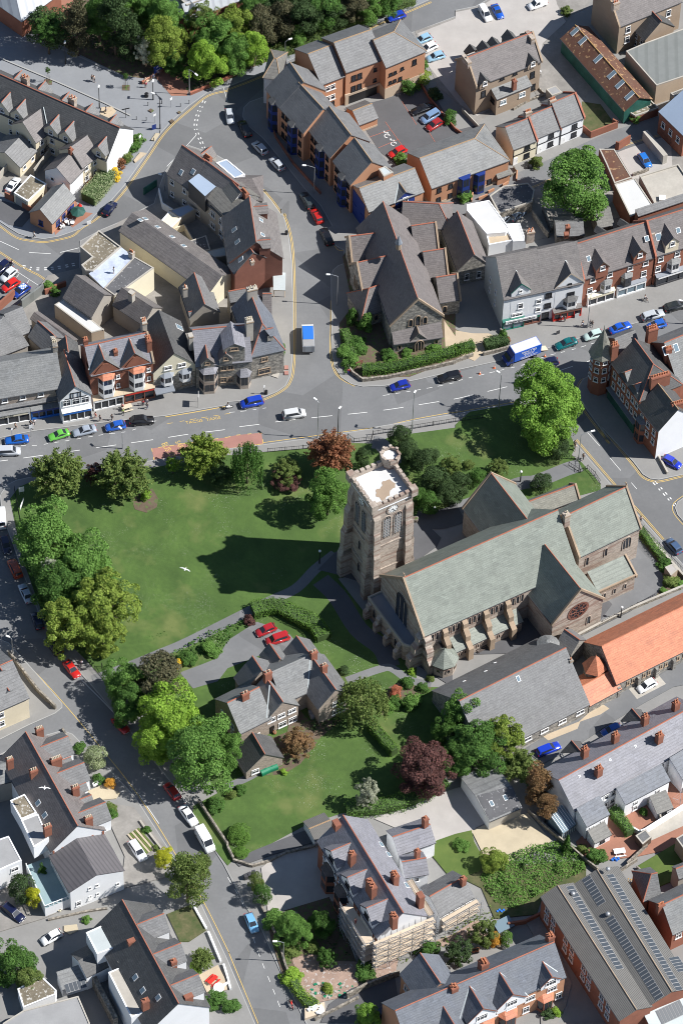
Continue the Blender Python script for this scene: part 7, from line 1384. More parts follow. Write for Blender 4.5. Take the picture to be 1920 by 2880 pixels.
for s_,r_,h_,m_,lb in (('a 795,1195',1.5,2.2,'leaf_yellow','brilliant yellow flowering shrub beside the white gable'),('a 735,1205',1.4,2.2,'leaf_mid','dark green shrub next to the yellow one'),('a 820,1120',1.5,2.2,'leaf_copper','reddish shrub beside the white gable'),('a 870,1085',1.3,2,'leaf_olive','olive shrub between red and green shrubs'),('a 855,1040',1.6,2.2,'leaf_mid','green shrub under the white gable'),('a 920,1010',1.3,2,'leaf_mid','green shrub midway along the gable bed'),('a 955,960',1.5,2,'leaf_green','green shrub at the tip of the gable bed'),
 ('b 1240,570',2.4,3.4,'leaf_mid','rounded shrub by the apartment archway'),('b 1325,535',2.2,3,'leaf_yellowish','yellowish shrub by the apartment archway'),('b 1345,460',1.2,2,'leaf_green','narrow shrub at the apartment corner'),('b 1200,1090',1.6,2,'leaf_green','green shrub beside the bright red hatchback'),('b 1540,810',1.6,2.4,'leaf_mid','shrub at the car park wall end'),('b 1430,640',1.6,2.2,'leaf_dark','dark shrub along the car park wall'),('c 60,1350',1.6,2,'leaf_green','round green bush before the blue apartment bay'),('c 555,1120',1.4,2.4,'leaf_olive','leafy shrub in the cottage garden'),('c 1230,800',1.6,2,'leaf_green','green shrub growing out of the crumbling lean-to'),('c 770,70',1.3,1.6,'leaf_olive','scrubby bush on the boundary bank'),
 ('d 350,500',1.4,1.8,'leaf_green','green weeds on the back lane corner wall'),('d 380,545',1.0,1.4,'leaf_mid','mid green creeper below the corner wall'),('e 830,960',2.2,2.2,'leaf_green','overgrown bush at the chapel side corner'),('e 900,900',2.2,2.2,'leaf_mid','overgrown shrub beside the old chapel'),('e 940,760',1.8,4.6,'leaf_green','ivy-clad shrub climbing the chapel corner'),('e 860,720',1.2,4.4,'leaf_mid','tall ivy bush on the chapel side wall'),('e 850,1040',1.8,2,'leaf_green','green bush behind the chapel notice board'),('e 1110,970',1.6,2,'leaf_mid','shrub left of the chapel porch'),('e 1240,965',1.2,1.2,'leaf_green','low shrub below the chapel porch'),('e 1420,930',1.5,1.2,'leaf_green','low shrub right of the chapel porch'),('e 365,940',1.0,3.2,'leaf_green','bright climbing bush on the hotel corner'),('f 335,840',1.0,2.6,'leaf_green','climber on the pier beside the blue-white shop'),('f 355,885',.8,1.6,'leaf_copper','reddish creeper hanging over the stone pier'),
 ('k 800,215',1.1,1.8,'leaf_dark','round clipped bush beside the vicarage roof'),('k 1165,365',1.3,1.8,'leaf_pink','salmon pink flowering shrub'),('k 1230,300',1.4,1.6,'leaf_mid','dark green rhododendron left of the path bend'),('k 1260,420',2.0,2.4,'leaf_green','large glossy rhododendron beside the small lawn'),('k 1100,460',1.6,1.8,'leaf_green','rhododendron beside the olive tree'),('k 1170,430',1.4,1.8,'leaf_mid','rhododendron below the pink shrub'),('k 1340,340',1.3,1.2,'leaf_mid','low shrub by the shaded path'),('k 1390,270',.9,1,'leaf_olive','small olive shrub by the baptistry'),('k 1270,215',.8,1.2,'leaf_lime','lime green shrub by the narthex corner'),('k 390,910',.7,1,'leaf_lime','small lime bush at the lawn edge'),('h 150,1330',1.2,1.8,'leaf_purple','dark red shrub at the end of the mixed border'),
 ('j 1215,165',1.1,1.4,'leaf_yellow','bright yellow shrub beside the vicarage drive'),('j 1290,120',1.8,1.8,'leaf_mid','dark shrub beside the yellow one'),('j 1460,60',1.8,1.6,'leaf_green','green shrub in the mixed border'),('k 80,1340',2.4,2.2,'leaf_hedge','large domed clipped bush at the lawn corner'),('k 90,1470',1.5,1.2,'leaf_hedge','low clipped bush by the drive mouth'),('j 1470,1140',1.8,2.0,'leaf_mid','round bush inside the vicarage wall'),('k 20,1075',1.1,1.2,'leaf_olive','grey-green shrub at the lawn edge path'),('k 80,1035',1.2,1.4,'leaf_mid','green shrub at the lawn edge path'),('j 760,990',1.1,1.9,'leaf_gold','round orange-gold clipped bush'),('j 680,955',1.2,1.4,'leaf_mid','green shrub behind the white garden bench'),('j 770,1150',1.2,1.2,'leaf_olive','olive shrub at the gravel garden edge'),('j 770,1190',1.2,1.4,'leaf_mid','green shrub near the gabled roof end'),('j 540,740',1.3,1.6,'leaf_mid','green shrub in front of the red-ridged gables'),
 ('m 1005,230',.9,1.2,'leaf_mid','small plant in the roadside planter'),('m 1080,360',.7,1.0,'leaf_olive','small plant at the lower end of the planter'),('m 600,850',.9,1.0,'leaf_green','plants on the rockery'),('m 1350,1185',1.2,1.2,'leaf_lime','lime shrub inside the white front wall'),('m 1500,1410',2,1.8,'leaf_mid','green shrub beside the picnic terrace'),('n 20,1440',1.6,1.6,'leaf_mid','green shrub at the bottom of the white wall'),('m 290,530',1.0,4.4,'leaf_mid','potted shrub on the timber deck'),
 ('n 330,860',2.2,1.8,'leaf_green','shrub above the shaded front wall'),('n 420,1060',2.2,1.6,'leaf_olive','olive shrub behind the street lamp'),('n 570,1040',1.6,1.4,'leaf_olive','grey-green garden shrub in the rubble garden'),('n 430,1240',2.0,1.8,'leaf_lime','lime green shrub at the lower garden wall'),('n 960,1200',2.2,1.6,'leaf_mid','green shrub below the scaffolding corner'),('n 1370,1050',2.2,2.6,'leaf_mid','dark green shrub under the scaffold boards'),('n 680,1330',1.2,1.2,'leaf_yellowish','yellow-green bush in the rubble heap'),('o 40,330',1.6,1.6,'leaf_green','green shrub near the stepping stones') ,('l 970,1480',1.9,2.2,'leaf_mid','round shrub on the patio garden'),('l 870,1450',1.1,1.2,'leaf_olive','grey-green shrub with blue ornament'),('l 1290,1190',.9,1.2,'leaf_mid','potted plants behind the terrace wall'),('o 640,1490',1.3,1.4,'leaf_dark','dark bush by the terrace porch'),('o 700,1485',1.0,1.3,'leaf_lime','lime bush by the terrace porch'),('i 1450,950',1.6,1.4,'leaf_mid','shrub beside the square shelter'),('i 1490,1060',1.7,1.6,'leaf_olive','olive shrub below the square shelter'),('i 1545,1090',1.2,1.2,'leaf_green','green shrub at the lower bed corner'),('i 1440,1130',.9,.9,'leaf_green','small green shrub at the tip of the bed')):
    bush(s_,r_,h_,m_,lb)
hedge('e 800,830 830,900 860,1000',1.6,1.8,'leaf_green','overgrown side hedge of the old chapel')
hedge('e 925,1100 1150,1080 1350,1030 1568,970 f 0,965 125,930',1.9,1.9,'leaf_hedge','long dense green hedge behind the chapel front wall');hedge('f 200,930 360,895',2.2,2.0,'leaf_dark','dark clipped hedge block beside the stone pier')
hedge('h 170,1290 330,1260 480,1330 600,1390 660,1480',3.0,2.0,'leaf_hedge','tall curved clipped hedge around the vicarage drive')
hedge('k 985,610 1060,700 1150,800',1.7,2.2,'leaf_hedge','straight clipped hedge between two vicarage lawns');hedge('k 820,1190 1000,1180 1200,1140 1400,1050 1490,990',2.6,2.0,'leaf_green','loose green hedge above the gravel yard',lump=.4)
hedge('l 1075,1200 1150,1290 1200,1360',1.6,2.4,'leaf_green','tall bright hedge in the terrace garden');hedge('i 1275,720 1350,830 1430,930 1480,1000'.replace(' 1480,1000',''),1.3,1.3,'leaf_hedge','low hedge beside the road behind the church east end',lump=.3)
hedge('n 450,1280 500,1380 560,1450 600,1420',1.6,1.6,'leaf_lime','yellow-green hedge around the rubble garden corner',lump=.3)
hedge('b 300,400 560,300 760,200 1000,110 1280,10',2.4,1.6,'leaf_olive','scrubby verge hedge along the upper road',lump=.4)
thicket('j 1010,160 1100,130 1568,-100 k 0,-100 h 130,1330 60,1420 g 1568,1500 1480,1568 j 1500,60 1260,190 1200,210',1.5,'leaf_mid','mixed low shrubs bordering the vicarage drive',den=14)
thicket('o 170,560 280,430 500,380 620,330 760,300 880,430 900,520 740,590 600,680 400,790 280,740 200,640',2.0,'leaf_green','dense bramble thicket filling the waste ground',den=60,ls=.24,seed=3)
thicket('a 130,140 400,240 620,330 900,430 1000,440 1260,560 1290,620 1568,530 1568,200 900,-50 300,60',1.2,'leaf_dark','low ivy and undergrowth beneath the precinct trees',den=12,seed=4)
thicket('b 0,560 260,420 700,235 1000,100 1290,0 1300,-100 0,300',1.0,'leaf_mid','ground cover under the roadside tree belt',den=12,seed=5)
thicket('n 270,830 480,830 520,1000 420,1200 340,1000',.9,'leaf_mid','weedy ground cover in the front garden',den=8,seed=6);thicket('n 820,1270 1000,1180 1250,1060 1568,950 1568,1010 1200,1160 900,1330',.8,'leaf_olive','weeds along the foot of the scaffolding',den=6,seed=7);thicket('n 600,700 760,740 900,1000 800,1180 620,1000',.8,'leaf_dark','dark weeds in the shaded garden',den=4,seed=9)
thicket('o 60,830 250,760 420,900 150,1000 -50,1000',.9,'leaf_olive','weeds around the cold frame behind the terrace',den=6,seed=8);thicket('g 640,1568 900,1500 1568,1240 1568,1330 1000,1500 j 700,150',.35,'leaf_mid','longer meadow grass with daisies beside the park path',den=6,seed=10,ls=.2)
thicket('o 1180,560 1300,600 1290,660 1260,690 1200,640',.8,'leaf_gold','orange and yellow flowers in the small bed',den=14,seed=12,ls=.2,name='flowers');thicket('i 1270,700 1380,810 1490,930 1440,960 1340,850',.9,'leaf_hedge','low planting strip beside the church road wall',den=10,seed=13)
thicket('k 560,560 780,540 820,600 700,640 600,650',.9,'leaf_dark','shaded border planting beneath the vicarage windows',den=10,seed=14)
# ================= VEHICLES =================
for s_,t_,c_,lb in (
 ('a 755,1435 800,1375','hatch',NAVY,'dark navy hatchback driving down the road past the variegated hedge'),('a 90,1272 120,1230','coupe',WHT,'white sports coupe with black rear window in the back yard'),
 ('b 15,800 25,860','hatch',SIL,'silver hatchback at the sharp bend beside the building shadow') ,('b 118,885 95,835','estate',BLK,'dark car parked in shade first after the bend'),('b 222,1018 190,985','hatch',SIL,'silver hatchback parked half in sun, upper of two'),('b 340,1128 305,1090','hatch',SIL,'silver three-door car parked half in sun, lower of two'),('b 548,1382 525,1340','estate',(.04,.05,.05),'dark green-grey car in deep shade above the red hatchback'),('b 615,1488 595,1450','hatch',RED,'dark red hatchback in the shade of the apartments'),('e 682,160 660,110','estate',BLK,'black car parked in shade at the chapel end of the row'),
 ('b 1162,112 1110,130','hatch',(.01,.04,.36),'bright blue hatchback on the upper road'),('b 1345,270 1310,285','hatch',LBL,'pale blue hatchback at the back of the gravel car park') ,('b 1385,328 1350,345','hatch',WHT,'white-silver hatchback in the middle of the gravel car park row'),('b 1432,390 1385,405','hatch',LBL,'pale blue hatchback nearest the apartments garden'),
 ('c 205,95 245,160','smallvan',WHT,'white panel van parked beside the blue coupe'),('c 290,78 315,125','coupe',(.01,.08,.42),'bright blue coupe parked beside the white van'),('c 565,30 510,50','smallvan',WHT,'white pickup-like van at the top of the gravel yard'),
 ('b 1335,752 1300,765','saloon',BLK,'black convertible in the shaded car park bay'),('b 1395,805 1360,825','mpv',(.16,.25,.40),'blue-silver people carrier in the car park'),('b 1425,860 1400,875','hatch',(.30,.02,.02),'dark red hatchback partly shaded beside the people carrier'),('b 1170,1048 1125,1070','hatch',(.50,.02,.015),'bright red hatchback below the wheelchair symbols'),
 ('c 1305,1105 1335,1150','hatch',(.02,.15,.5),'blue car parked in the walled yard by the works'),
 ('c 345,1505 360,1490','hatch',SIL,'silver car in the dark yard behind the white flat roof'),('c 430,1480 450,1465','hatch',(.12,.16,.22),'grey-blue car in the dark yard behind the white flat roof'),
 ('d 60,422 25,450','hatch',(.55,.57,.58),'silver hatchback parked above the red one'),('d 72,495 40,515','hatch',(.55,.02,.015),'red convertible-style hatchback between silver and chequered cars'),('d 15,370 -15,395','hatch',NAVY,'dark hatchback at the left edge of the parking bays'),
 ('d 115,1562 45,1570','saloon',(.01,.10,.42),'bright blue saloon at the left end of the parked row'),('d 405,1528 350,1545','coupe',(.12,.42,.06),'lime green coupe parked by the kerb'),('d 582,1500 520,1515','saloon',(.30,.34,.40),'silver-blue hatchback parked between green coupe and blue car'),('d 795,1468 745,1478','hatch',(.015,.09,.40),'mid blue small hatchback in the parked row'),('d 978,1430 1030,1425','cab',BLK,'black taxi cab at the end of the parked row'),('e 165,1305 105,1318','mpv',(.01,.045,.38),'bright blue people carrier parked by the junction corner'),('e 458,1385 520,1375','mpv',(.55,.56,.56),'silver people carrier driving through the junction'),('e 1185,1190 1125,1205','hatch',(.01,.025,.28),'dark blue hatchback parked before the chapel hedge'),('e 1525,1128 1470,1140','estate',BLK,'black car parked beside the chapel hedge'),('g 60,172 120,170','mpv',(.45,.47,.5),'silver people carrier at the left edge of the main road'),
 ('f 762,898 700,920','saloon',TEAL,'teal saloon parked behind the blue removal lorry'),('f 950,840 900,855','hatch',(.45,.58,.55),'pale mint hatchback parked behind the teal saloon'),('f 1135,788 1185,770','saloon',(.01,.08,.45),'vivid blue saloon parked behind the mint hatchback'),('f 1360,702 1410,688','estate',SIL,'silver estate car parked near the dark estate'),('f 1515,640 1568,625','estate',(.02,.025,.025),'black estate car at the right end of the parked row'),('f 1385,770 1330,785','hatch',(.02,.10,.42),'blue hatchback driving behind the brick chimneys'),('f 640,1030 590,1040','hatch',NAVY,'navy car half hidden behind the tall sycamore'),
 ('i 1490,245 1545,275','hatch',(.01,.03,.40),'royal blue hatchback parked in front of the white gable'),('i 1505,825 1470,785','hatch',(.06,.10,.18),'blue-grey hatchback on the side road behind the church'),
 ('h 262,1405 215,1425','hatch',(.33,.015,.02),'red hatchback upper of the two on the vicarage drive'),('h 342,1468 290,1485','mpv',(.38,.018,.02),'red people carrier lower of the two on the vicarage drive'),
 ('l 640,755 690,735','estate',(.01,.04,.42),'deep blue estate car at the end of the back lane'),('l 1318,318 1270,345','hatch',WHT,'white coupe-like hatchback parked on the concrete bay'),('l 1075,625 1040,640','hatch',(.01,.09,.4),'blue car hidden beyond the lilac terrace ridge'),
 ('g 5,630 0,560','van',WHT,'white vehicle at the left edge of the road'),('g 40,815 55,870','hatch',NAVY,'navy hatchback parked below the white vehicle'),('g 103,980 75,920','mpv',ORG,'dull orange people carrier parked in tree shade'),('g 178,1150 155,1100','saloon',(.32,.38,.46),'silver-blue saloon parked beneath the park trees'),('g 258,1340 240,1290','hatch',NAVY,'dark blue car in deep shade beneath the maple'),('g 370,1515 350,1490','suv',BLK,'dark off-roader half hidden under the maple'),
 ('j 495,205 530,250','coupe',(.45,.015,.012),'shiny red sports hatchback in the sun by the park gate'),('j 832,590 870,630','hatch',(.38,.02,.012),'red hatchback in shade beneath the lime maple'),('j 1185,1045 1150,1000','hatch',(.30,.02,.02),'dark red car in shade beneath the green sycamore'),('j 1298,1212 1330,1255','saloon',WHT,'white saloon with sunroof behind the white van'),('j 1412,1385 1450,1450','van',WHT,'white minibus van parked on the sunny road'),('j 948,1455 985,1510','estate',(.62,.63,.66),'silver estate with roof bars parked on the forecourt'),
 ('m 90,805 140,845','estate',NAVY,'navy estate car in the white house yard'),('m 355,975 300,1005','hatch',WHT,'white hatchback beside the golden gravel garden'),('n 165,875 190,935','hatch',(.16,.38,.60),'sky blue convertible-top hatchback parked on the lower road'),('n 1060,1500 1000,1520','estate',NAVY,'dark car in the shadow of the bottom drive')):
    car(s_,t_,c_,lb)
# chequered-roof small car
r_ = car('d 145,535 110,560','hatch',(.01,.04,.25),'dark blue small car with blue and white chequered roof',roofmat='white_paint')
mb = MB();
for i in range(5):
    for j in range(4):
        if (i+j) % 2:mb.box((-1.0+i*.26,-.42+j*.28),Vector((1,0,0)),Vector((0,1,0)),.25,.27,1.48,1.49)
mb.build('chequer_squares','bright_blue',r_,(0,0,0))
# removal lorry
def lorry(s,boxc,roofc,L,W,Hb,label,cabc,text_=None,openbed=0):
    p,q = P(s);a,b = G(p,1.2),G(q,1.2);d = H(b-a).normalized();rz = math.atan2(d.y,d.x);r = bpy.data.objects.new('lorry',None);col.objects.link(r);r.location = (a.x,a.y,0);r.rotation_euler = (0,0,rz);tag(r,label,'lorry');O = (0,0,0);X = Vector((1,0,0));Y = Vector((0,1,0))
    x1 = L/2-1.5;x0 = -L/2;mb = MB();mb.box(((x0+x1)/2,0),X,Y,x1-x0,W,.9,Hb);mb.build('cargo_box',boxc,r,O);mb = MB();mb.box(((x0+x1)/2,0),X,Y,x1-x0-.2,W-.2,Hb,Hb+.06);mb.build('box_roof',roofc,r,O)
    mb = MB();w = W/2-.06
    pr = [(x1+.05,.5),(L/2,.5),(L/2,1.15),(L/2-.35,1.35),(L/2-.85,2.15),(x1+.05,2.25)];vs = [Vector((x,-w,z)) for x,z in pr]+[Vector((x,w,z)) for x,z in pr];n_ = len(pr)
    mb.add(vs,[tuple(range(n_)),tuple(range(2*n_-1,n_-1,-1))]+[(j,n_+j,n_+(j+1) % n_,(j+1) % n_)for j in range(n_)]);c = mb.build('cab',cabc,r,O)
    g = MB();g.add([Vector((L/2-.37,-w*.9,1.4)),Vector((L/2-.37,w*.9,1.4)),Vector((L/2-.83,w*.85,2.12)),Vector((L/2-.83,-w*.85,2.12))],[(0,1,2,3)]);g.v = [v_+Vector((.04,0,.03)) for v_ in g.v];g.build('windscreen','glass',c,O)
    for sg in (-1,1):g = MB();g.add([Vector((x1+.3,sg*(w+.02),1.3)),Vector((L/2-.5,sg*(w+.02),1.3)),Vector((L/2-.9,sg*(w+.02),2.05)),Vector((x1+.3,sg*(w+.02),2.05))],[(0,1,2,3) if sg < 0 else (3,2,1,0)]);g.build('side_window','glass',c,O)
    tr = Vector((0,0,0));fr_ = [(x1+.05,Hb),(x1+.05,2.25),(L/2-1.0,2.25)];vs = [Vector((x,sg*w,z)) for sg in (-1,1) for x,z in fr_];g = MB();g.add(vs,[(0,1,2),(5,4,3),(0,2,5,3),(1,4,5,2)]);g.build('wind_deflector',cabc,r,O)
    tm = MB();tm.tube((0,-.14,0),(0,.14,0),.42,n=16);tme = mesh('tyre',tm.v,tm.f,'rubber');rm = MB();rm.tube((0,-.15,0),(0,.15,0),.22,n=12);rme = mesh('rim',rm.v,rm.f,'hub')
    for x in (L/2-.9,x0+1.3):
        for sg in (-1,1):w_ = link('wheel',tme,r,(x,sg*(W/2-.15),.42));link('rim',rme,w_)
    mb = MB();mb.box(((x0+x1)/2,0),X,Y,x1-x0,W*.7,.55,.9);mb.build('chassis','dark_grey',r,O)
    for sg in (-1,1):mb = MB();mb.box((L/2+.01,sg*(W/2-.35)),X,Y,.06,.3,.75,.95);mb.build('headlight','headlight',r,O)
    return r,x0,x1
paint((.01,.10,.55));
r,x0,x1 = lorry('f 455,965 400,985','paint_%02d%02d%02d' % (0,int(.10*99),int(.55*99)),'roof_white',7.2,2.3,3.3,'blue removal lorry with white roof parked with its ramp down','blue_paint')
org0 = Vector((0,0,0));M_ = r.rotation_euler.z;cs = Vector((math.cos(M_),math.sin(M_),0));side = 1 if Vector((-cs.y,cs.x,0)).dot(H(CAM)-H(r.location)) > 0 else -1
for t_,z_,s_ in (('WHITES',2.75,.78),('REMOVALS',2.22,.42),('& STORAGE',1.83,.3),('REMOVALS AND MORE',1.4,.3),('HOUSE CLEARANCE',1.06,.3)):text(r,t_,Vector(((x0+x1)/2-.2,side*1.165,z_)),Vector((-side,0,0)),Z3,s_,'white_paint',org0,1.15)
mb = MB();mb.slab([Vector((x0,-.6,.9)),Vector((x0,.6,.9)),Vector((x0-1.9,.6,.15)),Vector((x0-1.9,-.6,.15))],[(0,1,2,3)],.1);mb.build('ramp','timber',r,org0)
r,x0,x1 = lorry('e 553,855 550,790','zinc','felt_grey',6.6,2.3,2.5,'white-cabbed lorry with blue sheeted load turning off the junction','white_paint')
mb = MB();mb.box((x1-1.75,0),Vector((1,0,0)),Vector((0,1,0)),3.3,2.0,2.56,2.62);mb.build('load_cover','bright_blue',r,org0);
# motorbikes and bicycle
def bike(s,c,label,motor=True):
    p,q = P(s);a,b = G(p,.3),G(q,.3);d = H(b-a).normalized();r = bpy.data.objects.new('motorbike' if motor else 'bicycle',None);col.objects.link(r);r.location = (a.x,a.y,.02);r.rotation_euler = (0,0,math.atan2(d.y,d.x));tag(r,label,'motorbike' if motor else 'bicycle');L = .72 if motor else .52;w = .09 if motor else .03
    tm = MB()
    for k in range(16):a0,a1 = k*math.pi/8,(k+1)*math.pi/8;tm.tube((math.cos(a0)*.3,0,math.sin(a0)*.3),(math.cos(a1)*.3,0,math.sin(a1)*.3),.05 if motor else .025,n=5)
    tme = mesh('wheel',tm.v,tm.f,'rubber')
    for x in (-L,L):link('wheel',tme,r,(x,0,.33))
    mb = MB();mb.tube((-L,0,.33),(.1,0,.55),w,n=6);mb.tube((.1,0,.55),(L*.55,0,.85),w,n=6);mb.tube((L,0,.33),(L*.6,0,.95),.035,n=6);mb.tube((-L*.5,0,.75),(L*.5,0,.8),w*1.6,w*2 if motor else w,n=8);mb.build('frame',c,r,org0)
    mb = MB();mb.box((-L*.35,0),Vector((1,0,0)),Vector((0,1,0)),.5 if motor else .22,.24 if motor else .12,.78,.88);mb.build('saddle','rubber',r,org0);mb = MB();mb.tube((L*.55,-.33,1.0),(L*.55,.33,1.0),.025,n=6);mb.build('handlebar','dark_grey',r,org0);return r
bike('n 440,1440 425,1400','red_paint','red motorbike ridden along the lower road');bike('f 1305,600 1330,610','dark_grey','bicycle ridden along the wide pavement',False);bike('c 585,500 590,530','white_paint','white motor scooter beside the boarded house');bike('m 520,750 545,735','black_paint','black motorbike beside the white extension wall');bike('e 3,1340 -15,1345','white_paint','pale scooter on the main road by the taxi rank')
# ================= PEOPLE =================
DK = (.03,.03,.04);DN = (.05,.08,.16)
for s_,ps,a_,b_,lb in (('n 435,1432 425,1395','sit',(.4,.02,.02),DK,'person in red riding the motorbike on the lower road'),('f 1305,592 1330,600','sit',(.3,.3,.32),DK,'cyclist in grey riding along the wide pavement'),('e 2,1335 -15,1340','sit',(.5,.5,.5),DK,'rider in pale grey on the scooter by the taxi rank'),
 ('a 648,560 660,580','walk',(.5,.5,.48),DK,'walker in pale top pushing a dark pram across the precinct'),('a 635,555 650,575','walk',DK,DK,'walker in dark clothes beside the pale-topped one on the precinct'),('a 1003,600 1000,620','stand',(.6,.04,.10),DK,'person in pink-red top beside the precinct bench'),('a 1000,560 1010,580','sit',DK,DK,'person in black sitting on the end of the precinct bench'),('a 1055,545 1040,560','stand',(.1,.25,.5),DN,'person in blue top beside the benches'),('a 1090,520 1080,540','stand',(.08,.15,.3),DK,'person in navy standing in tree shade by the wall'),('a 730,775 700,780','stand',(.08,.12,.25),DK,'person in dark blue standing by the precinct seat'),
 ('a 425,1535 440,1520','sit',(.6,.55,.5),DN,'seated customer in pale top at the cafe tables'),('a 455,1520 440,1530','sit',(.05,.1,.4),DK,'seated customer in blue at the cafe tables'),('a 430,1560 445,1550','sit',(.7,.7,.7),DK,'seated customer in white nearest the cafe corner'),('d 237,165 215,170','walk',(.65,.68,.7),DK,'pedestrian in white crossing below the cafe'),('d 85,360 60,365','walk',(.5,.45,.4),DN,'pedestrian in beige beside the parking bays'),
 ('d 108,1485 130,1480','walk',(.4,.25,.18),DK,'bare-armed pedestrian before the furniture shop'),('d 212,1465 215,1440','walk',DK,DK,'dark-clothed pedestrian in the group before the blue shop'),('d 228,1480 225,1450','walk',(.65,.65,.65),(.5,.5,.5),'white-clothed pedestrian in the group before the blue shop'),('d 236,1460 230,1440','stand',(.6,.55,.55),DK,'pale-topped pedestrian behind the white-clothed one'),('d 658,1410 640,1415','walk',(.6,.12,.08),(.6,.3,.25),'pedestrian in red top outside the white shopfront'),('d 690,1430 705,1425','walk',DK,DK,'pedestrian in black left of the blue hatchback'),('d 772,1425 760,1435','walk',DK,(.06,.06,.07),'pedestrian in black behind the blue hatchback'),('d 850,1385 845,1350','walk',(.35,.5,.1),DK,'pedestrian with lime bag beside the market table'),('d 843,1350 850,1330','stand',(.6,.1,.1),DK,'pedestrian in red looking at the market table'),('d 985,1325 990,1300','stand',(.6,.03,.05),DK,'shopper in red outside the red shopfront'),('d 1012,1315 1015,1290','stand',(.55,.55,.55),DN,'shopper in white and blue jeans outside the red shopfront'),('d 1015,1345 1030,1330','walk',(.12,.12,.14),DN,'shopper in dark jacket nearest the kerb by the red shopfront'),
 ('e 830,1108 835,1080','stand',(.6,.03,.03),(.02,.03,.25),'person in red top and blue trousers at the chapel corner'),('f 727,740 735,720','stand',(.5,.35,.4),DK,'person in pink outside the red pub front'),('f 752,745 745,725','stand',DK,DK,'person in black outside the red pub front'),('f 875,778 890,790','walk',DK,DN,'person in dark clothes by the tall street lamp'),('f 928,775 930,750','walk',(.65,.65,.65),DN,'person in white beside the tall street lamp'),('f 942,780 945,760','walk',DK,DK,'person in black beside the tall street lamp'),
 ('i 825,160 815,190','walk',(.65,.6,.6),(.5,.5,.5),'pedestrian in white on the side road pavement'),('i 822,135 815,160','walk',DK,DK,'pedestrian in black ahead of the white-clad one'),('i 880,225 870,240','walk',DK,DK,'pedestrian in black striding by the park gate'),('i 1275,655 1280,640','stand',(.5,.4,.4),DK,'pedestrian in pale clothes behind the church east end'),('j 562,178 570,150','stand',(.55,.55,.6),DK,'pedestrian in pale top beside the red sports hatchback'),('d 785,410 760,420','stand',(.7,.7,.7),(.5,.5,.45),'roofer in white working on the flat roof'),('n 880,880 900,900','stand',(.3,.04,.04),(.2,.03,.03),'scaffolder in dark red on the upper boards')):
    z_ = .14
    if 'roofer' in lb:z_ = 6.55
    if 'scaffolder' in lb:z_ = 7.75
    if ' riding' in lb or 'rider' in lb:z_ = .3
    person(s_,ps,a_,b_,lb,z=z_)
# ================= STREET FURNITURE =================
for s_,h_,arm,lb,kd,mt in (('a 1103,888 1080,880',9.2,1.2,'tall black double-headed lamp column at the precinct edge','cobra','black_paint'),('a 1305,650 1360,700',7.2,2.0,'grey lamp with curved arm beside the brick park wall','cobra','galvanised'),('a 1055,688 1060,660',5.2,0,'slim black lamp post on the precinct near the benches','cobra','black_paint'),('a 685,745 690,700',6.0,0,'black lamp post with banner in the middle of the precinct','cobra','black_paint'),('a 452,440 460,400',6.0,0,'black lamp post in tree shade on the precinct','cobra','black_paint'),('a 1137,1310 1110,1300',3.8,.8,'short grey lamp beside the middle block end house','cobra','galvanised'),('b 395,378 420,370',3.8,.9,'grey lamp on the verge behind the apartments','cobra','galvanised'),('b 595,1335 530,1330',7.6,1.8,'grey lamp with long arm in the apartments shade','cobra','galvanised'),('e 753,628 690,625',8.2,1.6,'grey lamp with long arm beside the old chapel','cobra','galvanised'),('f 910,790 940,775',9.8,.5,'tall pale lamp column before the red brick shops','cobra','galvanised'),('f 297,1350 280,1340',10,.5,'tall pale lamp column before the big sycamore','cobra','galvanised'),('e 1270,1500 1280,1480',10.6,.2,'tall pale lamp column at the park railings','cobra','galvanised'),('e 620,1545 600,1530',10.2,.6,'pale lamp column at the park fence near the coppery tree','cobra','galvanised'),('e 757,1565 770,1550',8.8,.2,'black lamp column in front of the church tower','cobra','black_paint'),('g 845,150 835,140',5.2,.3,'pale lamp column between the two cherries','cobra','galvanised'),('i 848,228 910,215',7.4,2.0,'curved-arm lamp beside the side road fence','cobra','galvanised'),('g 88,1560 60,1550',4.2,.5,'pale lamp beside the shaded left road','cobra','galvanised'),('n 383,1140 340,1140',6.0,1.2,'grey lamp beside the lower road and green shrubs','cobra','galvanised'),('i 447,382 450,370',2.9,0,'globe lamp beside the vestry path','globe','black_paint'),('h 632,945 640,930',3.6,0,'globe lamp in the tower shadow on the lawn','globe','black_paint'),('h 1422,600 1430,590',1.6,0,'globe lamp among the dark hollies','globe','black_paint'),('i 1138,1318 1140,1310',3.0,0,'globe lamp behind the orange-roofed hall wall','globe','black_paint'),('f 1568,760 1530,750',6,.8,'curved lamp beyond the red brick chimneys','cobra','galvanised'),('h 870,1650 860,1640',2.6,0,'stub','globe','black_paint')):
    if lb == 'stub':continue
    lamp(s_,h_,arm,lb,kd,mt)
for s_ in ('a 1020,727','a 940,825','a 1008,830','a 1115,715','a 1243,735','a 1303,713','a 1100,922','a 1060,972'):post(s_,1.05,'short black bollard on the paved precinct')
signpost('a 867,812 900,805',2.6,1.6,.25,'black finger-post sign with crossed arms on the precinct',mat='black_paint',pm='black_paint',name='finger_post');signpost('a 1178,738 1190,730',2.2,.6,.6,'white-topped sign post near the precinct bollards');signpost('a 1065,848 1080,840',2.2,.6,.5,'white sign post between the bollards and the tall lamp');signpost('a 1060,892 1080,885',.2,.9,1.3,'blue pavement sign standing by the tall lamp',mat='blue_paint',name='pavement_sign')
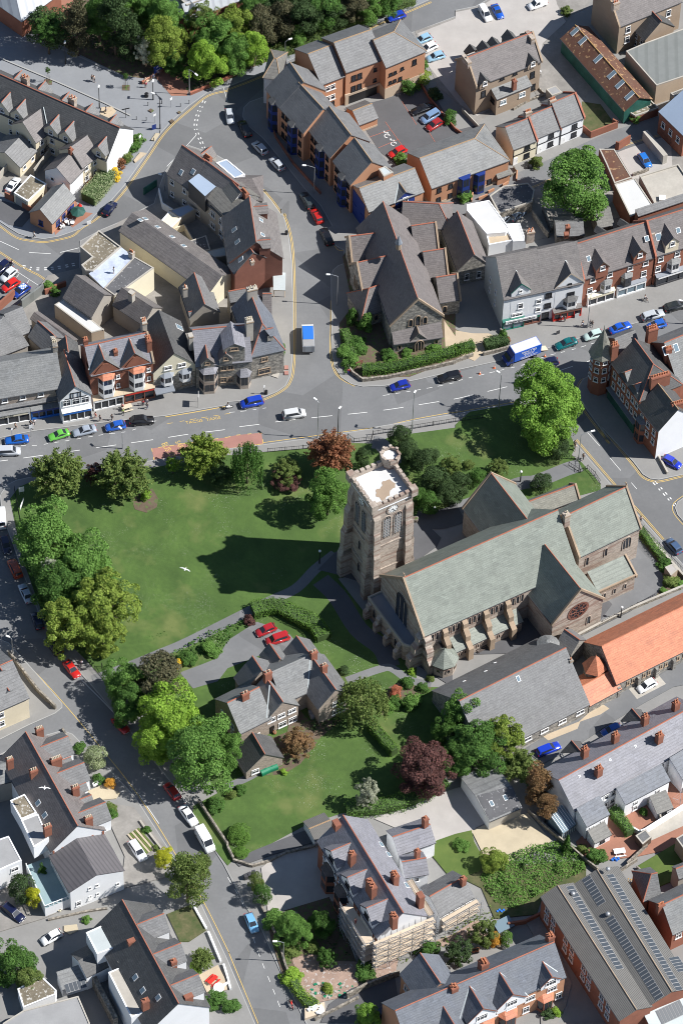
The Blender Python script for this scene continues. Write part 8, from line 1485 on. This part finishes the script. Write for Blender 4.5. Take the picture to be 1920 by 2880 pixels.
signpost('a 1088,520 1110,505',1.4,2.2,1.8,'large blue information banner beside the white hawthorn',mat='blue_paint',two=True,txt='BAY|VIEW',tm='white_paint',ts=.5,name='banner');signpost('a 965,1008 975,1000',2.6,.6,.7,'small white sign on a post by the gable shrubs');signpost('a 612,1545 630,1540',.1,.8,1.0,'white and black pavement board outside the cafe',mat='white_paint',name='pavement_sign')
signpost('d 1365,1320 1368,1240',1.9,1.6,1.3,'twin-post sign board seen edge-on at the taxi rank',mat='white_paint',two=True,name='sign_board');signpost('e 250,1245 262,1240',2.0,.3,.6,'thin white sign by the junction litter bin');signpost('e 375,1055 385,1050',2.0,.7,.6,'blue-white direction sign on the hotel corner pavement',mat='roof_pale');signpost('d 85,1560 95,1555',3.0,.4,.4,'thin grey pole in front of the furniture shop');signpost('d 215,1535 240,1530',2.4,.7,.9,'white sign plate on a post by the group of pedestrians');signpost('f 705,832 720,826',.1,.8,1.0,'small dark pavement board before the estate agent',mat='dark_grey',name='pavement_sign');signpost('f 835,718 855,712',.1,.9,1.2,'blue and white pavement board before the pub',mat='roof_pale',name='pavement_sign')
signpost('g 150,560 165,520',.8,2.2,.9,'white fallen-looking notice board under the left cherry',mat='white_paint',two=True,name='notice_board');signpost('g 150,470 175,465',1.0,1.0,1.4,'white notice board behind the left cherry',two=True,name='notice_board');signpost('e 905,1062 930,1050',.9,1.6,1.1,'dark red chapel notice board behind the hedge',mat='brick_dark',two=True,name='notice_board');signpost('f -25,985 0,978',.9,.8,.7,'white notice board in the chapel hedge',name='notice_board')
bench('a 1020,565 1045,548','timber bench nearest the pink-topped person');bench('a 1045,548 1070,530','timber bench against the brick wall stub');bench('a 745,775 775,755','square stone-coloured seat in the precinct','patio_tan');bench('j 670,1005 700,990','white bench in the gravel garden','white_paint');bench('i 190,1548 225,1530','red-brown bench against the church aisle wall','tile_brown',2.2)
a_,b_ = G(P('i 85,1545')[0],1.2),G(P('i 300,1440')[0],1.2);mb = MB();ee = (b_-a_).normalized();pr_ = Vector((-ee.y,ee.x,0))
for k in (-.2,.2):mb.tube(a_+pr_*k,b_+pr_*k,.05,n=5)
for i in range(24):q_ = a_+(b_-a_)*((i+.5)/24);mb.tube(q_-pr_*.2,q_+pr_*.2,.025,n=4)
o_ = mb.build('ladder','galvanised',org=a_);tag(o_,'long aluminium ladder laid level along the church aisle wall','ladder')
def blob(name,s,r,h,mat,lb,cat,group=None):
    for p_ in P(s):
        b = G(p_);mb = MB();mb.tube(b+Z3*.12,b+Z3*(.12+h),r*.75,r,12);mb.tube(b+Z3*(.12+h),b+Z3*(.16+h),r*1.05,r*1.05,12);o = mb.build(name,mat,org=b);tag(o,lb,cat,group);m2 = MB();m2.tube(b+Z3*(.15+h),b+Z3*(.22+h),r*.8,r*.6,10);m2.build('soil','soil',o,b)
blob('planter','i 250,1515',.55,.6,'tile_brown','round brown planter tub beside the church bench','planter');blob('planter','k 325,650',.3,.5,'terracotta','terracotta pot beside the vicarage door','planter');blob('planter','o 125,1075',.35,.5,'terracotta','terracotta pot left of the pair by the shaded tree','planter');blob('planter','o 150,1068',.4,.5,'terracotta','terracotta pot right of the pair by the shaded tree','planter');blob('planter','h 1295,655',.5,.9,'stone_wall','stone urn with lime plants at the tower path corner','planter');blob('planter','m 410,795',.35,.5,'ivory','cream pot beside the white balcony wall','planter')
binn('a 1010,665','dark litter bin beside the cycle stand on the precinct',r=.4);binn('e 405,145','black litter bin beside the yellow lines at the inner curve');binn('e 265,1245','black litter bin at the junction corner');binn('c 510,1160','dark bin on the cottage path',r=.35)
wheelie('n 125,570','dark_grey','grey wheelie bin left of the three by the stone wall');wheelie('n 152,558','dark_grey','grey wheelie bin middle of the three by the stone wall');wheelie('n 180,545','dark_grey','grey wheelie bin right of the three by the stone wall');wheelie('k 570,520','felt_grey','pale wheelie bin in the vicarage recess, rear one');wheelie('k 582,545','felt_grey','pale wheelie bin in the vicarage recess, front one')
def tank(s,s2,lb):
    b = G(P(s)[0]);e = H(G(P(s2)[0])-b).normalized();y = Vector((-e.y,e.x,0));mb = MB();n = 10;L = .95
    ring = [(math.cos(math.pi*i/n)*.65,.75+.5*math.sin(math.pi*i/n)) for i in range(n+1)]+[(-.62,.15),(.62,.15)]
    vs = [b-e*L+y*q+Z3*z for q,z in ring]+[b+e*L+y*q+Z3*z for q,z in ring];m_ = len(ring);mb.add(vs,[tuple(range(m_)),tuple(range(2*m_-1,m_-1,-1))]+[(i,m_+i,m_+(i+1) % m_,(i+1) % m_) for i in range(m_)]);o = mb.build('oil_tank','plastic_green',org=b);tag(o,lb,'tank');mb = MB();mb.tube(b+Z3*1.2,b+Z3*1.35,.18,n=8);mb.build('lid','plastic_green',o,b)
tank('k 258,915','k 300,895','green oil tank nearest the outhouse window');tank('k 305,895','k 345,880','green oil tank beside the rockery')
cone('f 168,1105','traffic cone furthest left in front of the removal lorry');cone('f 268,1065','traffic cone just in front of the removal lorry');cone('f 617,985','traffic cone at the foot of the lorry ramp')
# cafe parasol and tables
def parasol(s,lb,mat,r=1.6):
    b = G(P(s)[0],2.2);b = H(b);root = bpy.data.objects.new('parasol',None);col.objects.link(root);root.location = b;tag(root,lb,'parasol');mb = MB();mb.tube(b+Z3*2.0,b+Z3*2.75,r,.03,8);mb.build('canopy',mat,root,b);mb = MB();mb.tube(b,b+Z3*2.2,.04,n=6);mb.build('pole','galvanised',root,b)
parasol('a 537,1450','large green parasol over the cafe terrace','green_paint',1.5);parasol('a 548,1412','small folded-looking red parasol behind the green one','red_paint',.5)
def table(s,lb,mat='white_paint',r=.45):
    b = G(P(s)[0],.8);b = H(b);root = bpy.data.objects.new('table',None);col.objects.link(root);root.location = b;tag(root,lb,'table','outdoor tables');mb = MB();mb.tube(b+Z3*.82,b+Z3*.86,r,n=14);mb.build('table_top',mat,root,b);mb = MB();mb.tube(b+Z3*.12,b+Z3*.82,.04,n=6);mb.tube(b+Z3*.12,b+Z3*.16,.25,n=8);mb.build('leg','dark_grey',root,b)
for s_,lb in (('a 460,1525','white cafe table furthest from the corner'),('a 498,1530','white cafe table beside the terrace edge'),('a 430,1550','white cafe table nearest the wall corner')):table(s_,lb)
table('m 1508,1320','round white patio table by the low wall',r=.95)
def chair(s,lb):
    for p_ in P(s):
        b = H(G(p_,.5));a = rnd.random()*6;e = Vector((math.cos(a),math.sin(a),0));y = Vector((-e.y,e.x,0));root = bpy.data.objects.new('chair',None);col.objects.link(root);root.location = b;tag(root,lb,'chair','white cafe chairs');mb = MB();mb.box(b,e,y,.45,.45,.55,.6);mb.build('seat','white_paint',root,b);mb = MB();mb.box(b+y*.21,e,y,.45,.04,.6,1.0);mb.build('backrest','white_paint',root,b)
        for i in (-1,1):
            for j in (-1,1):mb = MB();mb.box(b+e*.18*i+y*.18*j,e,y,.04,.04,.12,.55);mb.build('leg','galvanised',root,b)
chair('a 447,1512 475,1540 505,1518 485,1515 440,1560 415,1545 420,1568 463,1508','white plastic chair at the cafe terrace tables')
# picnic bench, market table, green box, tree guards
def picnic(s,s2,lb,mat):
    b = G(P(s)[0]);e = H(G(P(s2)[0])-b).normalized();y = Vector((-e.y,e.x,0));root = bpy.data.objects.new('picnic_table',None);col.objects.link(root);root.location = b;tag(root,lb,'table');mb = MB();mb.box(b,e,y,2.0,.75,.82,.88);mb.build('table_top',mat,root,b)
    for k in (-1,1):mb = MB();mb.box(b+y*.75*k,e,y,2.0,.25,.52,.57);mb.build('seat',mat,root,b)
    for k in (-1,1):mb = MB();mb.box(b+e*.7*k,e,y,.08,1.6,.45,.52);mb.box(b+e*.7*k+y*.45,e,y,.08,.08,.1,.82);mb.box(b+e*.7*k-y*.45,e,y,.08,.08,.1,.82);mb.build('leg',mat,root,b)
picnic('m 1465,1282','m 1500,1250','red painted picnic table on the tan terrace','red_paint');picnic('d 875,1352','d 900,1345','street market table covered with goods by the red shopfront','pot_cream')
picnic('o 1130,400','o 1170,395','white garden table with pots on the brick patio','white_paint')
for s_,lb in (('a 868,605','young tree in a wire guard in the middle of the precinct'),('a 333,565','young tree in a wire guard beside the terrace')):
    b = G(P(s_)[0]);root = bpy.data.objects.new('sapling',None);col.objects.link(root);root.location = b;tag(root,lb,'tree');mb = MB();mb.tube(b,b+Z3*4,.05,.02,5)
    for i in range(9):a = i*2.4;mb.tube(b+Z3*(2.4+i*.17),b+Z3*(2.9+i*.17)+Vector((math.cos(a),math.sin(a),0))*.5,.02,.008,4)
    mb.build('trunk','bark',root,b);g = MB()
    for i in range(8):a = i*math.pi/4;q = b+Vector((math.cos(a),math.sin(a),0))*.4;g.tube(q,q+Z3*1.8,.015,n=4)
    g.build('guard','dark_grey',root,b);crown_obj('airy','crown',root,(0,0,3.4),.6,.8,'leaf_mid')
    mb = MB();mb.box(b,H(rt).normalized(),H(up).normalized(),1.5,1.5,.13,.19);tag(mb.build('tree_pit','soil'),kind='structure')
# railings
railing('h 275,180 640,148 780,118 830,80 870,110 990,98 1000,60 1120,42 1260,20 1568,-30 i 200,-60',1.3,'black iron railings with curved gateway along the park frontage');railing('i 780,270 860,320 910,292 960,340 1000,400',1.2,'dark iron railings around the side road park gate');railing('i 800,225 860,245 850,320',1.2,'open iron gate leaves at the side road entrance');railing('j 650,205 740,315',1.2,'iron railings at the lower park gate by the road');railing('j 700,190 735,255',1.3,'iron gate leaf standing open at the lower park gate');railing('i 1270,690 1400,830 1568,1010',1.3,'thin railings on the wall behind the church east end');railing('i 1010,1365 1130,1300 1370,1180',1.1,'handrail beside the sunken area at the church south side');railing('g 100,440 130,600 160,760',1.2,'railings under the left cherry beside the pavement')
def steps(s,s2,n,wd,lb,z1=3.0,mat='dark_grey'):
    a,b = G(P(s)[0]),G(P(s2)[0],z1);mb = MB();e = H(b-a).normalized();y = Vector((-e.y,e.x,0))
    for i in range(n):c = a+(b-a)*((i+.5)/n);mb.box(c,e,y,(H(b)-H(a)).length/n,wd,c.z-.04,c.z+.02)
    root = mb.build('steps',mat,org=a);tag(root,lb,'staircase');
    for k in (-1,1):r = MB();r.tube(a+y*wd/2*k+Z3*1,b+y*wd/2*k+Z3*1,.03,n=5);r.tube(b+y*wd/2*k,b+y*wd/2*k+Z3,.03,n=5);r.tube(a+y*wd/2*k,a+y*wd/2*k+Z3,.03,n=5);r.build('handrail',mat,root,a)
steps('a 570,1260 ','a 610,1175',11,1.1,'black metal fire escape behind the white rear wing');steps('a 290,1085','a 330,1000',10,1.1,'black metal fire escape in the cream terrace yard')
gull('g 1275,985 1290,960',14,'white gull gliding over the park lawn',1.5);gull('j 307,1023 310,1000',14,'white gull gliding above the dark purple roof',1.5)
for s_,lb in (('l 270,158','gull standing on the hall roof, highest of three'),('l 205,216','gull standing on the hall roof, middle of three'),('l 58,285','gull standing near the left end of the hall roof')):q_ = onroof(HL,P(s_)[0],1);o_ = (q_.x,q_.y,q_.z);gull('S %f,%f' % proj(q_),q_.z+.2,lb,1.2,False)
# rubble heap, cold frame, playthings
rng_ = random.Random(3);mb = MB();c0_ = G(P('n 690,1340')[0])
for i in range(90):
    q_ = G(P('n %f,%f' % (570+rng_.random()*300,1290+rng_.random()*110))[0]);e_ = Vector((math.cos(i),math.sin(i),0));s_ = rng_.uniform(.15,.6);mb.box(q_,e_,Vector((-e_.y,e_.x,0)),s_,s_*.7,.1,.15+s_*.4,rng_.choice((0,0,0,1,2)))
tag(mb.build('rubble',['concrete','pebble','plastic_green'],org=c0_),'tip of white rubble and bags in the torn-up garden','rubble',kind='stuff')
mb = MB();mb.box(G(P('n 600,1490')[0]),H(G(P('n 660,1470')[0])-G(P('n 600,1490')[0])).normalized(),H(up).normalized(),3.6,2.0,.1,.7);sk_ = mb.build('skip','timber',org=G(P('n 600,1490')[0]));tag(sk_,'open timber-sided skip heaped with white bags','skip');mb = MB()
for i in range(14):q_ = G(P('n 600,1490')[0])+Vector((rng_.uniform(-1.4,1.4),rng_.uniform(-.7,.7),0));mb.box(q_,Vector((.8,.6,0)),Vector((-.6,.8,0)),.6,.5,.6,.9+.01*i)
mb.build('bags','white',sk_,sk_.location)
v_ = B('cold_frame','low glazed cold frame on a wall behind the orange terrace','o 330,890','cold frame');v = V('o 300,935 400,885 280,905',.8,15,'glass_pale','timber_dark',lean=True,ridge=None,W=1.8)
for s_,m_,lb in (('o 310,802','bright_blue','blue plastic bag heap by the cold frame'),('o 1100,445','bright_blue','blue plastic tubs beside the patio table')):
    q_ = G(P(s_)[0]);mb = MB()
    for i in range(4):mb.tube(q_+Vector((i*.35-.5,(i % 2)*.3,.1)),q_+Vector((i*.35-.5,(i % 2)*.3,.45)),.28,.2,8)
    tag(mb.build('plastic_tubs',m_,org=q_),lb,'tubs')
# pergola slats lying beside the estate car
q0,q1 = G(P('m 1000,350')[0]),G(P('m 940,280')[0]);mb = MB();e_ = H(q1-q0).normalized();y_ = Vector((-e_.y,e_.x,0))
for i in range(6):mb.box((q0+q1)/2+y_*(i-2.5)*-.42+e_*-.3,e_,y_,5.2,.34,.5,.56,i % 2)
tag(mb.build('timber_decking',['gravel_gold','leaf_olive'],org=q0),'striped timber decking panel beside the silver estate car','decking')
# rotary line
q_ = G(P('l 1545,1140')[0]);mb = MB();mb.tube(q_,q_+Z3*2.0,.04,n=6)
for i in range(4):
    a = i*math.pi/2;d_ = Vector((math.cos(a),math.sin(a),0));d2 = Vector((-math.sin(a),math.cos(a),0));mb.tube(q_+Z3*1.5,q_+d_*1.4+Z3*2.1,.025,n=4)
    for r__ in (.5,.9,1.35):mb.tube(q_+d_*r__+Z3*(1.5+.43*r__),q_+d2*r__+Z3*(1.5+.43*r__),.012,n=4)
tag(mb.build('rotary_washing_line','galvanised',org=q_),'rotary washing line in the right-hand back yard','washing line')
# TV aerials
for s_,z_,lb in (('j 245,590',12.5,'thin television aerial on the first brick stack'),('a 1540,1568',10,'x'),('l 1360,520',10.5,'thin television aerial above the lilac terrace ridge'),('l 1440,640',9.5,'television aerial beside the last lilac terrace stack')):
    if lb == 'x':continue
    q_ = G(P(s_)[0],z_);mb = MB();mb.tube(q_-Z3*2,q_,.025,n=4);mb.tube(q_-Vector((.5,0,.1)),q_+Vector((.5,.3,-.1)),.02,n=4)
    for i in range(4):mb.tube(q_+Vector((-.4+i*.25,-.2,-.1)),q_+Vector((-.4+i*.25,.3,-.1)),.012,n=4)
    tag(mb.build('television_aerial','galvanised',org=q_-Z3*2),lb,'aerial')
